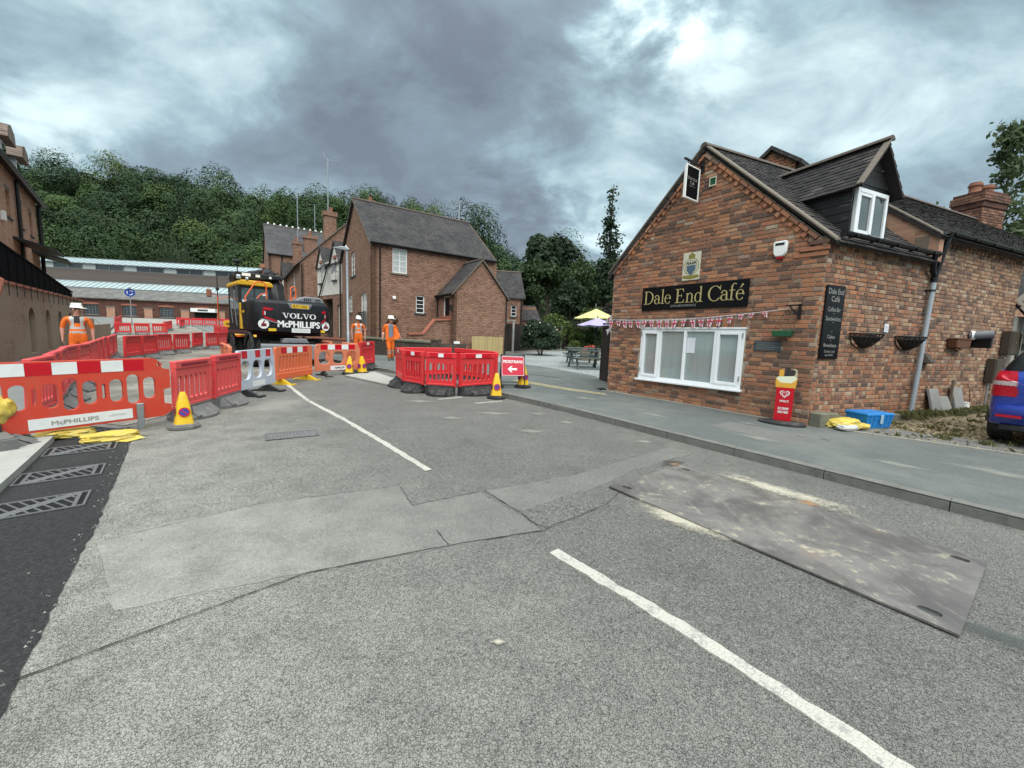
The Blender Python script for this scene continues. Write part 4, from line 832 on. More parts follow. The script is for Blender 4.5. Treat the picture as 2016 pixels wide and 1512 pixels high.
for sgn, nm in ((-1, 'dormer_roof'), (1, 'dormer_roof')):
    ov = .10; sl = math.hypot(DC-DX0+ov, (DZA-DZE)*(DC-DX0+ov)/(DC-DX0)); a = math.atan2(DZA-DZE, DC-DX0)
    # plane frame: X along depth (inwards), Y up slope
    Xd = Vector((0, 1, 0)) if sgn < 0 else Vector((0, -1, 0)); Yd = Vector((-sgn*math.cos(a), 0, math.sin(a))); Nd = Xd.cross(Yd)
    if Nd.z < 0: Nd = -Nd
    e = Vector((DC+sgn*(DC-DX0+ov), -.13 if sgn < 0 else 2.6, DZE-ov*(DZA-DZE)/(DC-DX0)+.05)); Mp = Matrix(((Xd.x, Yd.x, Nd.x, e.x), (Xd.y, Yd.y, Nd.y, e.y), (Xd.z, Yd.z, Nd.z, e.z), (0, 0, 0, 1)))
    o = part(nm, m_under, cafe, lambda b: b.box(0, 2.73, 0, sl, -.04, -.004), M=M_s @ Mp); T = []; j = 0; y = -.03; R = random.Random(3)
    while y < sl-.05:
        x = -(.08 if j % 2 else 0)
        while x < 2.7:
            a0 = max(x, 0); e0 = min(x+.161, 2.73)
            if e0-a0 > .03: T.append(Matrix.Translation(((a0+e0)/2, y+R.uniform(-.004, .004), 0)) @ S3(e0-a0, .14, .017*R.uniform(.8, 1.3)))
            x += .165
        y += .095; j += 1
    pieces('roof_tile', me_tile, T, o, cafe.matrix_world @ M_s @ Mp, 140 if sgn < 0 else 20)
    part('barge_verge', m_verge, o, lambda b: b.box(-.03, .07, -.02, sl+.02, .004, .04), .01)
pA = W_s @ Vector((DC, -.16, DZA+.075)); pB = W_s @ Vector((DC, 2.6, DZA+.075)); ridge_run(pA, pB, 8, r=.075)
# small rear gable showing over the ridge
rg = part('rear_gable', m_brick, cafe, lambda b: b.prism([(-.55, 4.4), (.55, 4.4), (.55, 5.72), (0, 6.12), (-.55, 5.72)], 0, .2), M=Matrix.Translation(C3+Xs*2.95+n_in*3.3-Vector((CX, CY, CB-.36))) @ Matrix.Rotation(rad(-54), 4, 'Z'))
BLr = lay_bricks(-.55, .55, 5.0, 6.1, lambda x, z: abs(x) < .55 and z < 6.12-.73*abs(x)-.02, 'garden', rs=4); pieces('brick', me_brick, BLr, rg, cafe.matrix_world @ rg.matrix_local, 40)
for s in (-1, 1): part('rear_gable_roof', m_rx, rg, lambda b: b.prism([(0, 6.14), (s*.72, 5.60), (s*.72, 5.70), (0, 6.24)], -.10, 2.2))
# gutters and downpipes
def half_gutter(b, x0, x1, y, z, r=.058):
    n = 8; vs = []
    for x in (x0, x1):
        for rr in (r, r-.008):
            for i in range(n+1): a = math.pi+math.pi*i/n; vs.append((x, y+rr*math.cos(a), z+rr*math.sin(a)))
    m_ = n+1
    for i in range(n): b.add(vs, [(i, i+1, 2*m_+i+1, 2*m_+i), (m_+i, 3*m_+i, 3*m_+i+1, m_+i+1)]) if i == 0 else None
    fs = []
    for i in range(1, n): fs += [(i, i+1, 2*m_+i+1, 2*m_+i), (m_+i, 3*m_+i, 3*m_+i+1, m_+i+1)]
    b.add(vs, fs)
def gut(b):
    half_gutter(b, .05, 2.92, -.17, 3.36); b.tube([(.045, -.17, 3.335), (.05, -.17, 3.335)], .058, 10); b.tube([(2.92, -.17, 3.335), (2.93, -.17, 3.335)], .06, 10)
    for k in range(5): b.box(.3+k*.6, .32+k*.6, -.232, -.10, 3.30, 3.355)
    half_gutter(b, 3.12, 12, -.19, 3.77)
    for k in range(9): b.box(3.3+k*.8, 3.32+k*.8, -.25, -.12, 3.71, 3.765)
part('gutter', m_blackp, cafe, gut, smooth=True, M=M_s)
part('downpipe_upper', m_blackp, cafe, lambda b: (b.tube([(3.22, -.19, 3.74), (3.22, -.16, 3.6), (3.17, -.09, 3.0), (3.16, -.08, 2.93)], .043, 10), b.tube([(2.86, -.17, 3.32), (2.87, -.15, 3.2), (3.05, -.09, 3.05), (3.15, -.08, 2.97)], .043, 10), b.tube([(3.16, -.08, 2.98), (3.16, -.08, 2.86)], .052, 10)), smooth=True, M=M_s)
part('downpipe', m_pipe, cafe, lambda b: b.tube([(3.16, -.08, 2.9), (3.04, -.08, .36)], .041, 12), smooth=True, M=M_s)
part('pipe_clip', m_blackp, cafe, lambda b: (b.tube([(3.152, -.08, 2.72), (3.151, -.08, 2.69)], .05, 12), b.box(3.05, 3.15, -.09, .0, 2.69, 2.72)), M=M_s)
# plinth ledge along the side and corner blocks
part('plinth', m_plinth, cafe, lambda b: (b.prism([(.52, .1), (6.7, .1), (6.7, .34), (.52, .38)], -.16, 0), b.prism([(.02, .1), (.50, .1), (.50, .46), (.02, .47)], -.20, 0), b.prism([(.05, .1), (.55, .1), (.55, .20), (.05, .20)], -.62, -.21)), .02, M=M_s)
# base course of concrete under the gable
part('gable_plinth', m_edge, cafe, lambda b: b.prism([(0, .08), (GW-.2, .08), (GW-.2, .20), (0, .31)], -.03, -.012), M=M_g)
# --- chimney with two pots
ch = C3+Xs*11.3+n_in*2.35-Vector((0, 0, .22))
chp = part('chimney', m_wkbrick, cafe, lambda b: (b.box(-.54, .54, -.35, .35, 4.6, 6.25), b.box(-.57, .57, -.38, .38, 6.25, 6.40), b.box(-.60, .60, -.41, .41, 6.40, 6.62), b.box(-.56, .56, -.37, .37, 6.62, 6.72)), M=Matrix.Translation(ch-Vector((CX, CY, CB))) @ Matrix.Rotation(rad(16), 4, 'Z'))
me_brickd = unit_brick('brick', m_brickd); Cm = cafe.matrix_world @ chp.matrix_local
for Mf, hw in ((Matrix.Translation((0, -.35, 0)), .54), (Matrix.Translation((-.54, 0, 0)) @ Matrix.Rotation(rad(-90), 4, 'Z'), .35)):
    pieces('brick', me_brickd, [Mf @ m for m in lay_bricks(-hw, hw, 5.0, 6.24, lambda x, z: True, 'garden', rs=6)], chp, Cm, 60)
    Mo = Mf @ Matrix.Translation((0, -.06, 0)); pieces('brick', me_brickd, [Mo @ m for m in lay_bricks(-hw-.06, hw+.06, 6.405, 6.62, lambda x, z: True, 'garden', rs=8)], chp, Cm, 60)
for x in (-.30, .28):
    part('chimney_pot', m_terra, chp, lambda b: b.lathe([(.15, 6.72), (.17, 6.76), (.14, 6.80), (.14, 6.92), (.17, 6.95), (.17, 7.0), (.14, 7.02), (.14, 7.06), (.11, 7.06), (.12, 6.9)], 16, Matrix.Translation((x, 0, 0))), smooth=True)
# --- picture window
win = part('picture_window', m_upvc, cafe, lambda b: (b.box(WX0, WX1, -.015, .09, WZ1-.055, WZ1), b.box(WX0, WX1, -.015, .09, WZ0, WZ0+.06), b.box(WX0, WX0+.06, -.015, .09, WZ0+.06, WZ1-.055), b.box(WX1-.06, WX1, -.015, .09, WZ0+.06, WZ1-.055)), .006, M=M_g)
part('window_sill', m_upvc, win, lambda b: b.prism([(WX0-.04, WZ0-.045), (WX1+.04, WZ0-.045), (WX1+.04, WZ0-.002), (WX0-.04, WZ0-.002)], -.10, .05), .008)
part('window_head', m_upvc, win, lambda b: b.box(WX0-.02, WX1+.02, -.035, .02, WZ1-.001, WZ1+.03), .006)
bars = [1.43, 2.02, 2.67]
for x in bars: part('mullion', m_upvc, win, lambda b: b.box(x-.03, x+.03, -.02, .085, WZ0+.06, WZ1-.055), .006)
for a, e, cas in ((WX0+.06, 1.40, 1), (1.46, 1.99, 0), (2.05, 2.64, 0), (2.70, WX1-.06, 1)):
    z0, z1 = WZ0+.06, WZ1-.055
    if cas:
        part('casement', m_upvc, win, lambda b: (b.box(a, a+.055, -.03, .05, z0, z1), b.box(e-.055, e, -.03, .05, z0, z1), b.box(a+.055, e-.055, -.03, .05, z0, z0+.055), b.box(a+.055, e-.055, -.03, .05, z1-.055, z1)), .006); a += .055; e -= .055; z0 += .055; z1 -= .055
    part('window_pane', m_cafeglass, win, lambda b: b.box(a, e, .025, .035, z0, z1))
part('notice', m_paper, win, lambda b: b.box(2.06, 2.24, .018, .021, 1.34, 1.66))
for x, z in ((WX0+.03, 1.72), (WX0+.03, .9), (WX1-.03, 1.72), (WX1-.03, .9)): part('hinge', m_galv, win, lambda b: b.box(x-.008, x+.008, -.04, -.03, z-.05, z+.05))

# ---------------------------------------------------------------- signs and fittings on the cafe
def on_gable(x, z, y=-.02): return W_g @ Matrix.Translation((x, y, z))
def on_side(x, z, y=-.02): return W_s @ Matrix.Translation((x, y, z))
t = thing('shop_sign', 'long black board with gold serif lettering above the picture window', 'sign', on_gable(2.06, 2.25))
part('board', m_signbk, t, lambda b: b.box(-1.16, 1.16, -.03, 0, 0, .51), .006)
lb = MB(); serif(lb, 'Dale End Café', -1.10, 1.10, .135, .30, -.0325); lb.build('lettering', m_gold, t)
lb = MB(); lettering(lb, 'COALBROOKDALE', -.42, .16, .055, .10, -.0325); lb.build('small_lettering', m_silverlet, t)
t = thing('crest_panel', 'small cream panel with a crowned NAAFI crest above the long sign', 'sign', on_gable(2.04, 2.84))
m_cream = simple('panel_cream', (.56, .54, .42), .6); m_crestg = simple('crest_gold', (.22, .19, .04), .5); m_crestb = simple('crest_blue', (.07, .12, .17), .5)
part('panel', m_cream, t, lambda b: b.box(-.19, .19, -.02, 0, 0, .56), .003)
def ring(b, cx, cz, r0, r1, y, n=28, a0=0, a1=360):
    for k in range(n):
        p = rad(a0+(a1-a0)*k/n); q = rad(a0+(a1-a0)*(k+1)/n); b.add([(cx+r0*math.cos(p), y, cz+r0*math.sin(p)), (cx+r1*math.cos(p), y, cz+r1*math.sin(p)), (cx+r1*math.cos(q), y, cz+r1*math.sin(q)), (cx+r0*math.cos(q), y, cz+r0*math.sin(q))], [(0,1,2,3)])
def disc(b, cx, cz, rx, rz, y, n=24): b.add([(cx+rx*math.cos(2*math.pi*k/n), y, cz+rz*math.sin(2*math.pi*k/n)) for k in range(n)], [tuple(range(n))])
part('crest', m_crestg, t, lambda b: (ring(b, 0, .28, .155, .168, -.022), ring(b, 0, .28, .118, .128, -.022), b.add([(-.06, -.0222, .43), (.06, -.0222, .43), (.075, -.0222, .50), (.03, -.0222, .53), (0, -.0222, .555), (-.03, -.0222, .53), (-.075, -.0222, .50)], [tuple(range(7))]), b.add([(-.17, -.023, .10), (.17, -.023, .10), (.185, -.023, .05), (.11, -.023, .035), (0, -.023, .02), (-.11, -.023, .035), (-.185, -.023, .05)], [tuple(range(7))])))
part('shield', m_crestb, t, lambda b: b.add([(-.10, -.0225, .30), (.10, -.0225, .30), (.09, -.0225, .20), (.03, -.0225, .12), (0, -.0225, .10), (-.03, -.0225, .12), (-.09, -.0225, .20)], [tuple(range(7))]))
part('lettering', m_blackp, t, lambda b: lettering(b, 'NAAFI', -.10, .10, .315, .375, -.0226, .04))
t = thing('alarm_box', 'white burglar alarm box with red base high on the gable', 'alarm', on_gable(3.68, 3.04))
part('case', m_white, t, lambda b: b.prism([(-.10, .10), (-.06, .04), (.06, .04), (.10, .10), (.11, .28), (.09, .30), (-.09, .30), (-.11, .28)], -.085, 0), .02, True)
part('strobe', m_taill, t, lambda b: b.prism([(-.06, .04), (.06, .04), (.04, 0), (-.04, 0)], -.075, -.005), .008, True); part('label_strip', m_blackp, t, lambda b: b.box(-.07, .07, -.088, -.086, .225, .265))
t = thing('hanging_sign', 'small black pub-style sign in a white frame hanging from an iron bracket', 'sign', on_gable(2.10, 4.34) @ S3(1, .92, .74))
part('frame', m_white, t, lambda b: (b.box(-.025, .025, -.64, -.605, 0, .84), b.box(-.025, .025, -.155, -.12, 0, .84), b.box(-.025, .025, -.605, -.155, 0, .035), b.box(-.025, .025, -.605, -.155, .805, .84)), .005)
part('board', m_blackmat, t, lambda b: b.box(-.012, .012, -.605, -.155, .035, .805))
Mrot = Matrix.Rotation(rad(90), 4, 'Z')
hl = MB()
for s, x0, x1, z0, z1 in (('Dale End', -.165, .165, .49, .56), ('Café', -.08, .08, .38, .46), ('COALBROOKDALE', -.12, .12, .33, .35)): [lettering(hl, s, x0, x1, z0, z1, 0, 0, Matrix.Translation((.0135*q, -.38, 0)) @ Matrix.Rotation(rad(90*q), 4, 'Z')) for q in (-1, 1)]
hl.build('lettering', m_silverlet, t)
part('bracket', m_iron, t, lambda b: (b.box(-.02, .02, -.70, 0, .93, .965), b.box(-.04, .04, -.02, 0, .80, 1.10), b.tube([(0, -.01, 1.08), (0, -.4, .96)], .012, 6), b.tube([(0, -.2, .93), (0, -.2, .84)], .008, 6), b.tube([(0, -.56, .93), (0, -.56, .84)], .008, 6)))
t = thing('wall_vent', 'small square vent in a pale frame beside the hanging sign', 'vent', on_gable(2.34, 4.62)); part('frame', m_cream, t, lambda b: (b.box(-.07, .07, -.02, 0, .15, .17), b.box(-.07, .07, -.02, 0, 0, .02), b.box(-.07, -.055, -.02, 0, .02, .15), b.box(.055, .07, -.02, 0, .02, .15))); part('grille', m_green, t, lambda b: b.box(-.055, .055, -.008, 0, .02, .15))
t = thing('wall_plaque', 'dark slate plaque with faint lettering right of the picture window', 'plaque', on_gable(3.62, 1.45)); part('slab', m_slate_pl, t, lambda b: b.box(-.22, .22, -.02, 0, 0, .18), .003)
pl = MB(); [pl.box(-.18, .18-.05*(k % 2), -.0215, -.0205, .14-.036*k, .146-.036*k) for k in range(4)]; pl.build('engraving', m_silverlet, t)
t = thing('hanging_planter', 'green plastic trough planter hanging on the gable under the bunting bracket', 'planter', on_gable(3.87, 1.71, -.1)); part('trough', m_green, t, lambda b: b.prism([(-.13, 0), (.13, 0), (.155, .10), (-.155, .10)], -.07, .05), .008); part('wire', m_iron, t, lambda b: (b.tube([(-.14, -.02, .10), (0, -.0, .42)], .003, 5), b.tube([(.14, -.02, .10), (0, 0, .42)], .003, 5)))
t = thing('bunting', 'string of small union flag bunting across the gable above the window', 'bunting', on_gable(0, 0))
def bline(x):   # sagging string
    f = (x+.0)/4.05; return 2.06+.14*f-.16*math.sin(math.pi*min(1, max(0, f)))**1.0*.55-(.0)
part('string', m_flag, t, lambda b: b.tube([(x, -.045-.02*math.sin(x*3), bline(x)+.0) for x in np.linspace(-.02, 4.02, 26)], .006, 5))
for k in range(19):
    x = .06+k*.192+random.uniform(-.02, .02); z = bline(x); wf = random.uniform(.055, .088); hf = random.uniform(.15, .21); tw = random.uniform(-.04, .04)
    if k > 15: wf *= .7; hf *= .5
    f = part('pennant', m_flag, t, lambda b: b.prism([(x-wf, z), (x+wf, z), (x+wf*.55+tw, z-hf), (x-wf*.4+tw, z-hf*.95)], -.049, -.045))
    part('red_cross', m_flagr, f, lambda b: (b.prism([(x-wf*.2, z-.002), (x+wf*.2, z-.002), (x+tw+wf*.2, z-hf*.97), (x+tw-wf*.15, z-hf*.95)], -.0515, -.0495), b.prism([(x-wf*.9, z-hf*.35), (x+wf*.9, z-hf*.35), (x+wf*.8, z-hf*.52), (x-wf*.8, z-hf*.52)], -.053, -.0515)))
    part('blue_quarter', m_flagb, f, lambda b: [b.prism([(x+s*wf*.35, z-hf*q), (x+s*wf*.82, z-hf*q), (x+s*wf*.7, z-hf*(q+.16))], -.0508, -.0492) for s in (-1, 1) for q in (.08, .58)])
t = thing('bunting_bracket', 'black iron bracket on the gable that holds the bunting end', 'bracket', on_gable(4.07, 2.0)); part('arm', m_blackp, t, lambda b: (b.box(-.2, .03, -.07, -.045, .23, .25), b.box(-.015, .015, -.06, 0, 0, .26), b.tube([(0, -.05, .05), (-.15, -.06, .23)], .01, 6)))
t = thing('menu_sign', 'tall narrow black menu board on the side wall by the corner', 'sign', on_side(.275, 1.36)); part('board', m_signbk, t, lambda b: b.box(-.245, .245, -.025, 0, 0, 1.20), .004)
ml = MB()
for s, x, z0, z1 in (('Dale End', .20, 1.06, 1.15), ('Café', .11, .94, 1.03), ('Coffee Bar', .17, .78, .85), ('Sandwiches', .20, .63, .70), ('Cakes', .10, .34, .40), ('Breakfasts', .17, .20, .255), ('Come in and', .14, .105, .15), ('say Hello!', .11, .04, .085)): lettering(ml, s, -x, x, z0, z1, -.0262)
for z in (.745, .60, .45, .30): ml.add([(-.012, -.0262, z), (.012, -.0262, z), (.012, -.0262, z+.008), (-.012, -.0262, z+.008)], [(0,1,2,3)])
ml.build('lettering', m_silverlet, t)
def hay_basket(x, lab):
    t = thing('wall_basket', lab, 'hanging basket', on_side(x, 1.56), 'iron wall baskets')
    W = .39
    def f(b):
        for zt, d, yy in ((.25, 1, .26), (.19, .97, .24)): b.tube([(W*d*math.cos(a), -yy*math.sin(a)-.005, zt) for a in np.linspace(0, math.pi, 14)], .009, 5)
        b.tube([(-W, -.005, .25), (W, -.005, .25)], .009, 5)
        for k in range(1, 12):
            a = math.pi*k/12; b.tube([(W*math.cos(a)*q, -.26*math.sin(a)*q-.005, .25*(1-(1-q**2.2))) for q in np.linspace(1, .08, 6)], .007, 5)
        b.tube([(W*.97*q, -.005, .25-.25*math.sin(math.acos(abs(q)))**.9) for q in np.linspace(-1, 1, 12)], .009, 5)
    part('iron_frame', m_iron, t, f)
    part('coir_liner', m_hair, t, lambda b: b.add([(W*.9*math.cos(a)*q, -.23*math.sin(a)*q-.008, .20*q**1.8+.01) for q in (1, .75, .45, .1) for a in np.linspace(0, math.pi, 12)], [(r*12+k, r*12+k+1, (r+1)*12+k+1, (r+1)*12+k) for r in range(3) for k in range(11)]))
hay_basket(1.20, 'empty black iron hay basket on the side wall between menu board and downpipe'); hay_basket(2.60, 'empty black iron hay basket on the side wall right beside the grey downpipe')
t = thing('wall_planter', 'rusty brown trough planter on the side wall below the flue', 'planter', on_side(4.45, 1.62) @ S3(.68, .8, .85)); part('trough', m_rust, t, lambda b: b.prism([(-.40, .03), (.36, .03), (.45, .24), (-.46, .24)], -.20, -.01), .02); part('rim', m_rust, t, lambda b: b.box(-.47, .46, -.215, -.005, .235, .26), .006); part('bracket', m_rust, t, lambda b: b.tube([(-.05, -.01, 0), (-.05, -.12, -.04), (.08, -.15, 0), (.10, -.05, .03)], .012, 6))
t = thing('flue', 'grey slanted boiler flue pipe sticking out of the side wall', 'flue', on_side(5.10, 1.93)); part('pipe', m_vgrey, t, lambda b: b.tube([(0, 0, 0), (.01, -.05, .0), (.12, -.30, .03)], .085, 14), smooth=True); part('opening', m_void, t, lambda b: b.tube([(.119, -.298, .03), (.122, -.306, .031)], .078, 14)); part('collar', m_white, t, lambda b: b.tube([(-.01, 0, 0), (.03, -.05, 0)], .098, 14), smooth=True); part('bracket', m_blackp, t, lambda b: b.box(.08, .15, -.30, 0, -.26, -.05), .01)
t = thing('paper_notice', 'small white paper notice on the side wall between the baskets', 'notice', on_side(1.91, 1.87)); part('sheet', m_paper, t, lambda b: b.box(-.065, .065, -.006, 0, 0, .15)); part('print', m_silverlet, t, lambda b: [b.box(-.045, .045, -.0075, -.0065, .03+.025*k, .036+.025*k) for k in range(4)])
t = thing('wall_lamp', 'small brown wedge shaped wall lamp right of the downpipe', 'lamp', on_side(3.42, 1.33)); part('housing', m_brownbox, t, lambda b: b.add([(-.13, 0, 0), (.13, 0, 0), (.07, 0, .20), (-.07, 0, .20), (-.10, -.14, .01), (.10, -.14, .01)], [(0,1,2,3),(0,4,5,1),(4,3,2,5),(0,3,4),(1,5,2)])); part('louvre', m_blackp, t, lambda b: b.box(-.07, .07, -.12, -.02, -.012, 0))
for x, z, w_, h_, lb in ((6.28, .93, .23, .53, 'brown electricity meter box low on the side wall beside the car'), (6.80, 1.55, .22, .54, 'brown meter box higher on the side wall beside white cladding')):
    t = thing('meter_box', lb, 'meter box', on_side(x, z)); part('case', m_brownbox, t, lambda b: b.box(-w_, w_, -.15, 0, 0, h_), .012); part('door', m_brownbox, t, lambda b: b.box(-w_+.03, w_-.03, -.160, -.15, .03, h_-.03), .004); part('latch', m_galv, t, lambda b: b.box(.02, .06, -.170, -.160, h_*.5, h_*.5+.03))
t = thing('gas_pipes', 'thin grey service pipes running up to the meter boxes', 'pipe', on_side(6.5, .3)); 
for dx, h in ((-.35, .62), (-.05, .64), (.25, 1.2), (.95, 2.2)): part('pipe', m_galv if h < 2 else m_white, t, lambda b: b.tube([(dx, -.05, 0), (dx, -.05, h)], .02, 8), smooth=True)
for x0, x1, h, lb in ((3.62, 3.98, .44, 'grey slab leaning against the side wall nearest the downpipe'), (4.02, 4.42, .28, 'low grey slab leaning against the side wall in the middle of three'), (4.55, 4.95, .46, 'grey slab leaning against the side wall furthest from the downpipe')):
    t = thing('leaning_slab', lb, 'slab', W_s @ Matrix.Translation((0, -.05, .37))); part('slab', m_slab, t, lambda b: b.add([(x0, -.09, 0), (x1, -.09, 0), (x1, .02, h), (x0, .02, h), (x0, -.13, 0), (x1, -.13, 0), (x1, -.02, h), (x0, -.02, h)], [(0,1,2,3),(7,6,5,4),(0,4,5,1),(1,5,6,2),(2,6,7,3),(3,7,4,0)]))
t = thing('wall_stake', 'thin timber stake leaning against the side wall among the slabs', 'stake', W_s @ Matrix.Translation((4.47, -.1, .37))); part('stake', m_post, t, lambda b: b.box(-.02, .02, -.02, .02, 0, .62))
t = thing('paint_pot', 'small white paint tin on the ledge by the side wall', 'tin', W_s @ Matrix.Translation((5.2, -.08, .36))); part('tin', m_white, t, lambda b: b.lathe([(.07, 0), (.07, .13), (.075, .13), (.075, .145), (.065, .145)], 14), smooth=True); part('handle', m_rust, t, lambda b: b.tube([(.0, -.07, .12), (.0, -.03, .45), (.02, .03, .55)], .008, 5))
# ---------------------------------------------------------------- timber-framed building beyond the cafe
t = thing('timber_framed_annex', 'white panelled lean-to with dark timbers and tiled canopy beside the cafe', 'building', cafe.matrix_world @ M_s @ Matrix.Translation((7.15, -.05, .05)))
part('wall', m_render, t, lambda b: b.box(0, 4.5, 0, .3, 0, 2.4))
for x in (.18, .95, 1.9, 2.9): part('timber', m_blackp, t, lambda b: b.box(x, x+.13, -.03, 0, 0, 2.0))
part('timber_rail', m_blackp, t, lambda b: b.box(.0, 4.5, -.034, -.004, 1.62, 1.76))
cr = part('canopy_roof', m_under, t, lambda b: b.add([(-.05, -.55, 1.82), (4.5, -.55, 1.82), (4.5, .1, 2.75), (-.05, .1, 2.75), (-.05, -.55, 1.76), (4.5, -.55, 1.76), (4.5, .1, 2.69), (-.05, .1, 2.69)], [(0,1,2,3),(7,6,5,4),(0,4,5,1),(1,5,6,2),(2,6,7,3),(3,7,4,0)]))
a = math.atan2(.93, .65); Mc = Matrix.Translation((0, -.57, 1.825)) @ Matrix.Rotation(a, 4, 'X'); T = []
for j in range(11):
    for k in range(26): T.append(Mc @ Matrix.Translation((-.04+k*.17+(.08 if j % 2 else 0), j*.10-.02, 0)) @ S3(.162, .145, random.uniform(.016, .024)))
m_tile2 = brick_piece('roof_tile_weathered', [(0, (.10, .085, .07)), (.5, (.16, .13, .105)), (1, (.25, .21, .17))]); pieces('roof_tile', unit_tile('roof_tile', m_tile2), T, cr, t.matrix_world, 120)
t = thing('brick_gable_house', 'red brick gable of the house at the far right edge behind the cafe', 'house', Matrix.Translation((22.5, 17.0, -2.1)) @ Matrix.Rotation(rad(10), 4, 'Z'))
part('wall', m_lbrick, t, lambda b: b.prism([(-3, 0), (5, 0), (5, 5.2), (1, 8.2), (-3, 5.0)], 0, 6)); part('roof', m_ry, t, lambda b: (b.prism([(1, 8.3), (-3.3, 4.88), (-3.3, 5.02), (1, 8.46)], -.2, 6.2), b.prism([(1, 8.3), (5.3, 5.08), (5.3, 5.22), (1, 8.46)], -.2, 6.2))); part('verge', m_verge, t, lambda b: b.prism([(1, 8.47), (-3.35, 5.03), (-3.35, 5.12), (1, 8.56)], -.26, -.02))
# ---------------------------------------------------------------- brick houses up the road
def wallp(name, outer, holes, m, parent, M, t=.25):
    o = link(bpy.data.objects.new(name, plate(outer, holes, 0, t, name, m))); o.parent = parent; o.matrix_local = M; return o
def rect(x0, x1, z0, z1): return [(x0, z0), (x1, z0), (x1, z1), (x0, z1)]
def arch(x0, x1, z0, z1, rise=.12, n=6):
    out = [(x0, z0), (x1, z0)]
    for k in range(n+1): f = k/n; out.append((x1+(x0-x1)*f, z1-rise+rise*math.sin(math.pi*(.18+.64*f))**1))
    return out
def window(parent, x0, x1, z0, z1, cols=2, rows=4, y=.07, fm=None, gm=None, sill=True, sm=None, fw=.05):
    fm = fm or m_white; gm = gm or m_glass
    o = part('window', fm, parent, lambda b: (b.box(x0, x1, y, y+.06, z1-fw, z1), b.box(x0, x1, y, y+.06, z0, z0+fw), b.box(x0, x0+fw, y, y+.06, z0+fw, z1-fw), b.box(x1-fw, x1, y, y+.06, z0+fw, z1-fw)))
    if cols > 1: part('mullion', fm, o, lambda b: [b.box(x0+fw+(x1-x0-2*fw)*k/cols-.022, x0+fw+(x1-x0-2*fw)*k/cols+.022, y+.004, y+.055, z0+fw, z1-fw) for k in range(1, cols)])
    if rows > 1: part('glazing_bar', fm, o, lambda b: [b.box(x0+fw, x1-fw, y+.012, y+.05, z0+fw+(z1-z0-2*fw)*k/rows-.016, z0+fw+(z1-z0-2*fw)*k/rows+.016) for k in range(1, rows)])
    for i in range(cols):
        for j in range(rows):
            a = x0+fw+(x1-x0-2*fw)*i/cols; e = x0+fw+(x1-x0-2*fw)*(i+1)/cols; p = z0+fw+(z1-z0-2*fw)*j/rows; q = z0+fw+(z1-z0-2*fw)*(j+1)/rows
            part('pane', gm, o, lambda b: b.box(a, e, y+.03, y+.036, p, q))
    if sill: part('sill', sm or m_slate_pl, o, lambda b: b.box(x0-.08, x1+.08, -.05, y+.06, z0-.09, z0-.004))
    return o
def gable_roof_x(parent, x0, x1, y0, y1, ze, za, m, ov=.18, th=.10, name='roof'):
    """ridge along x"""
    yc = (y0+y1)/2; k = (za-ze)/(yc-y0); o = None
    for s, nm in ((-1, name), (1, name)):
        ye = (y0-ov) if s < 0 else (y1+ov); zo = ze-ov*k
        q = [(x0-.15, ye, zo+.06), (x1+.15, ye, zo+.06), (x1+.15, yc, za+.06), (x0-.15, yc, za+.06)]; q += [(a, b_, c-th) for a, b_, c in q]
        o = part(nm, m, parent, lambda b: b.add(q, [(0,1,2,3),(7,6,5,4),(0,4,5,1),(1,5,6,2),(2,6,7,3),(3,7,4,0)]))
    part('ridge', m_ridge, parent, lambda b: b.tube([(x0-.16, yc, za+.06), (x1+.16, yc, za+.06)], .085, 8), smooth=True); return o
def gable_roof_y(parent, x0, x1, y0, y1, ze, za, m, ov=.18, th=.10, name='roof', ovy=.12):
    xc = (x0+x1)/2; k = (za-ze)/(xc-x0)
    for s in (-1, 1):
        xe = (x0-ov) if s < 0 else (x1+ov); zo = ze-ov*k
        q = [(xe, y0-ovy, zo+.06), (xe, y1, zo+.06), (xc, y1, za+.06), (xc, y0-ovy, za+.06)]; q += [(a, b_, c-th) for a, b_, c in q]
        part(name, m, parent, lambda b: b.add(q, [(0,1,2,3),(7,6,5,4),(0,4,5,1),(1,5,6,2),(2,6,7,3),(3,7,4,0)]))
    part('ridge', m_ridge, parent, lambda b: b.tube([(xc, y0-ovy-.01, za+.06), (xc, y1, za+.06)], .08, 8), smooth=True)
def verge_boards(parent, M, x0, xc, x1, ze, za, ov=.18, y=-.16):
    k = (za-ze)/(xc-x0); k2 = (za-ze)/(x1-xc)
    part('verge', m_verge, parent, lambda b: (b.prism([(x0-ov, ze-ov*k-.02), (x0-ov, ze-ov*k+.05), (xc, za+.06), (xc, za-.02)], y, y+.05), b.prism([(x1+ov, ze-ov*k2-.02), (x1+ov, ze-ov*k2+.05), (xc, za+.06), (xc, za-.02)], y, y+.05)), M=M)
RZ = lambda a: Matrix.Rotation(rad(a), 4, 'Z')
TR = lambda x, y, z: Matrix.Translation((x, y, z))
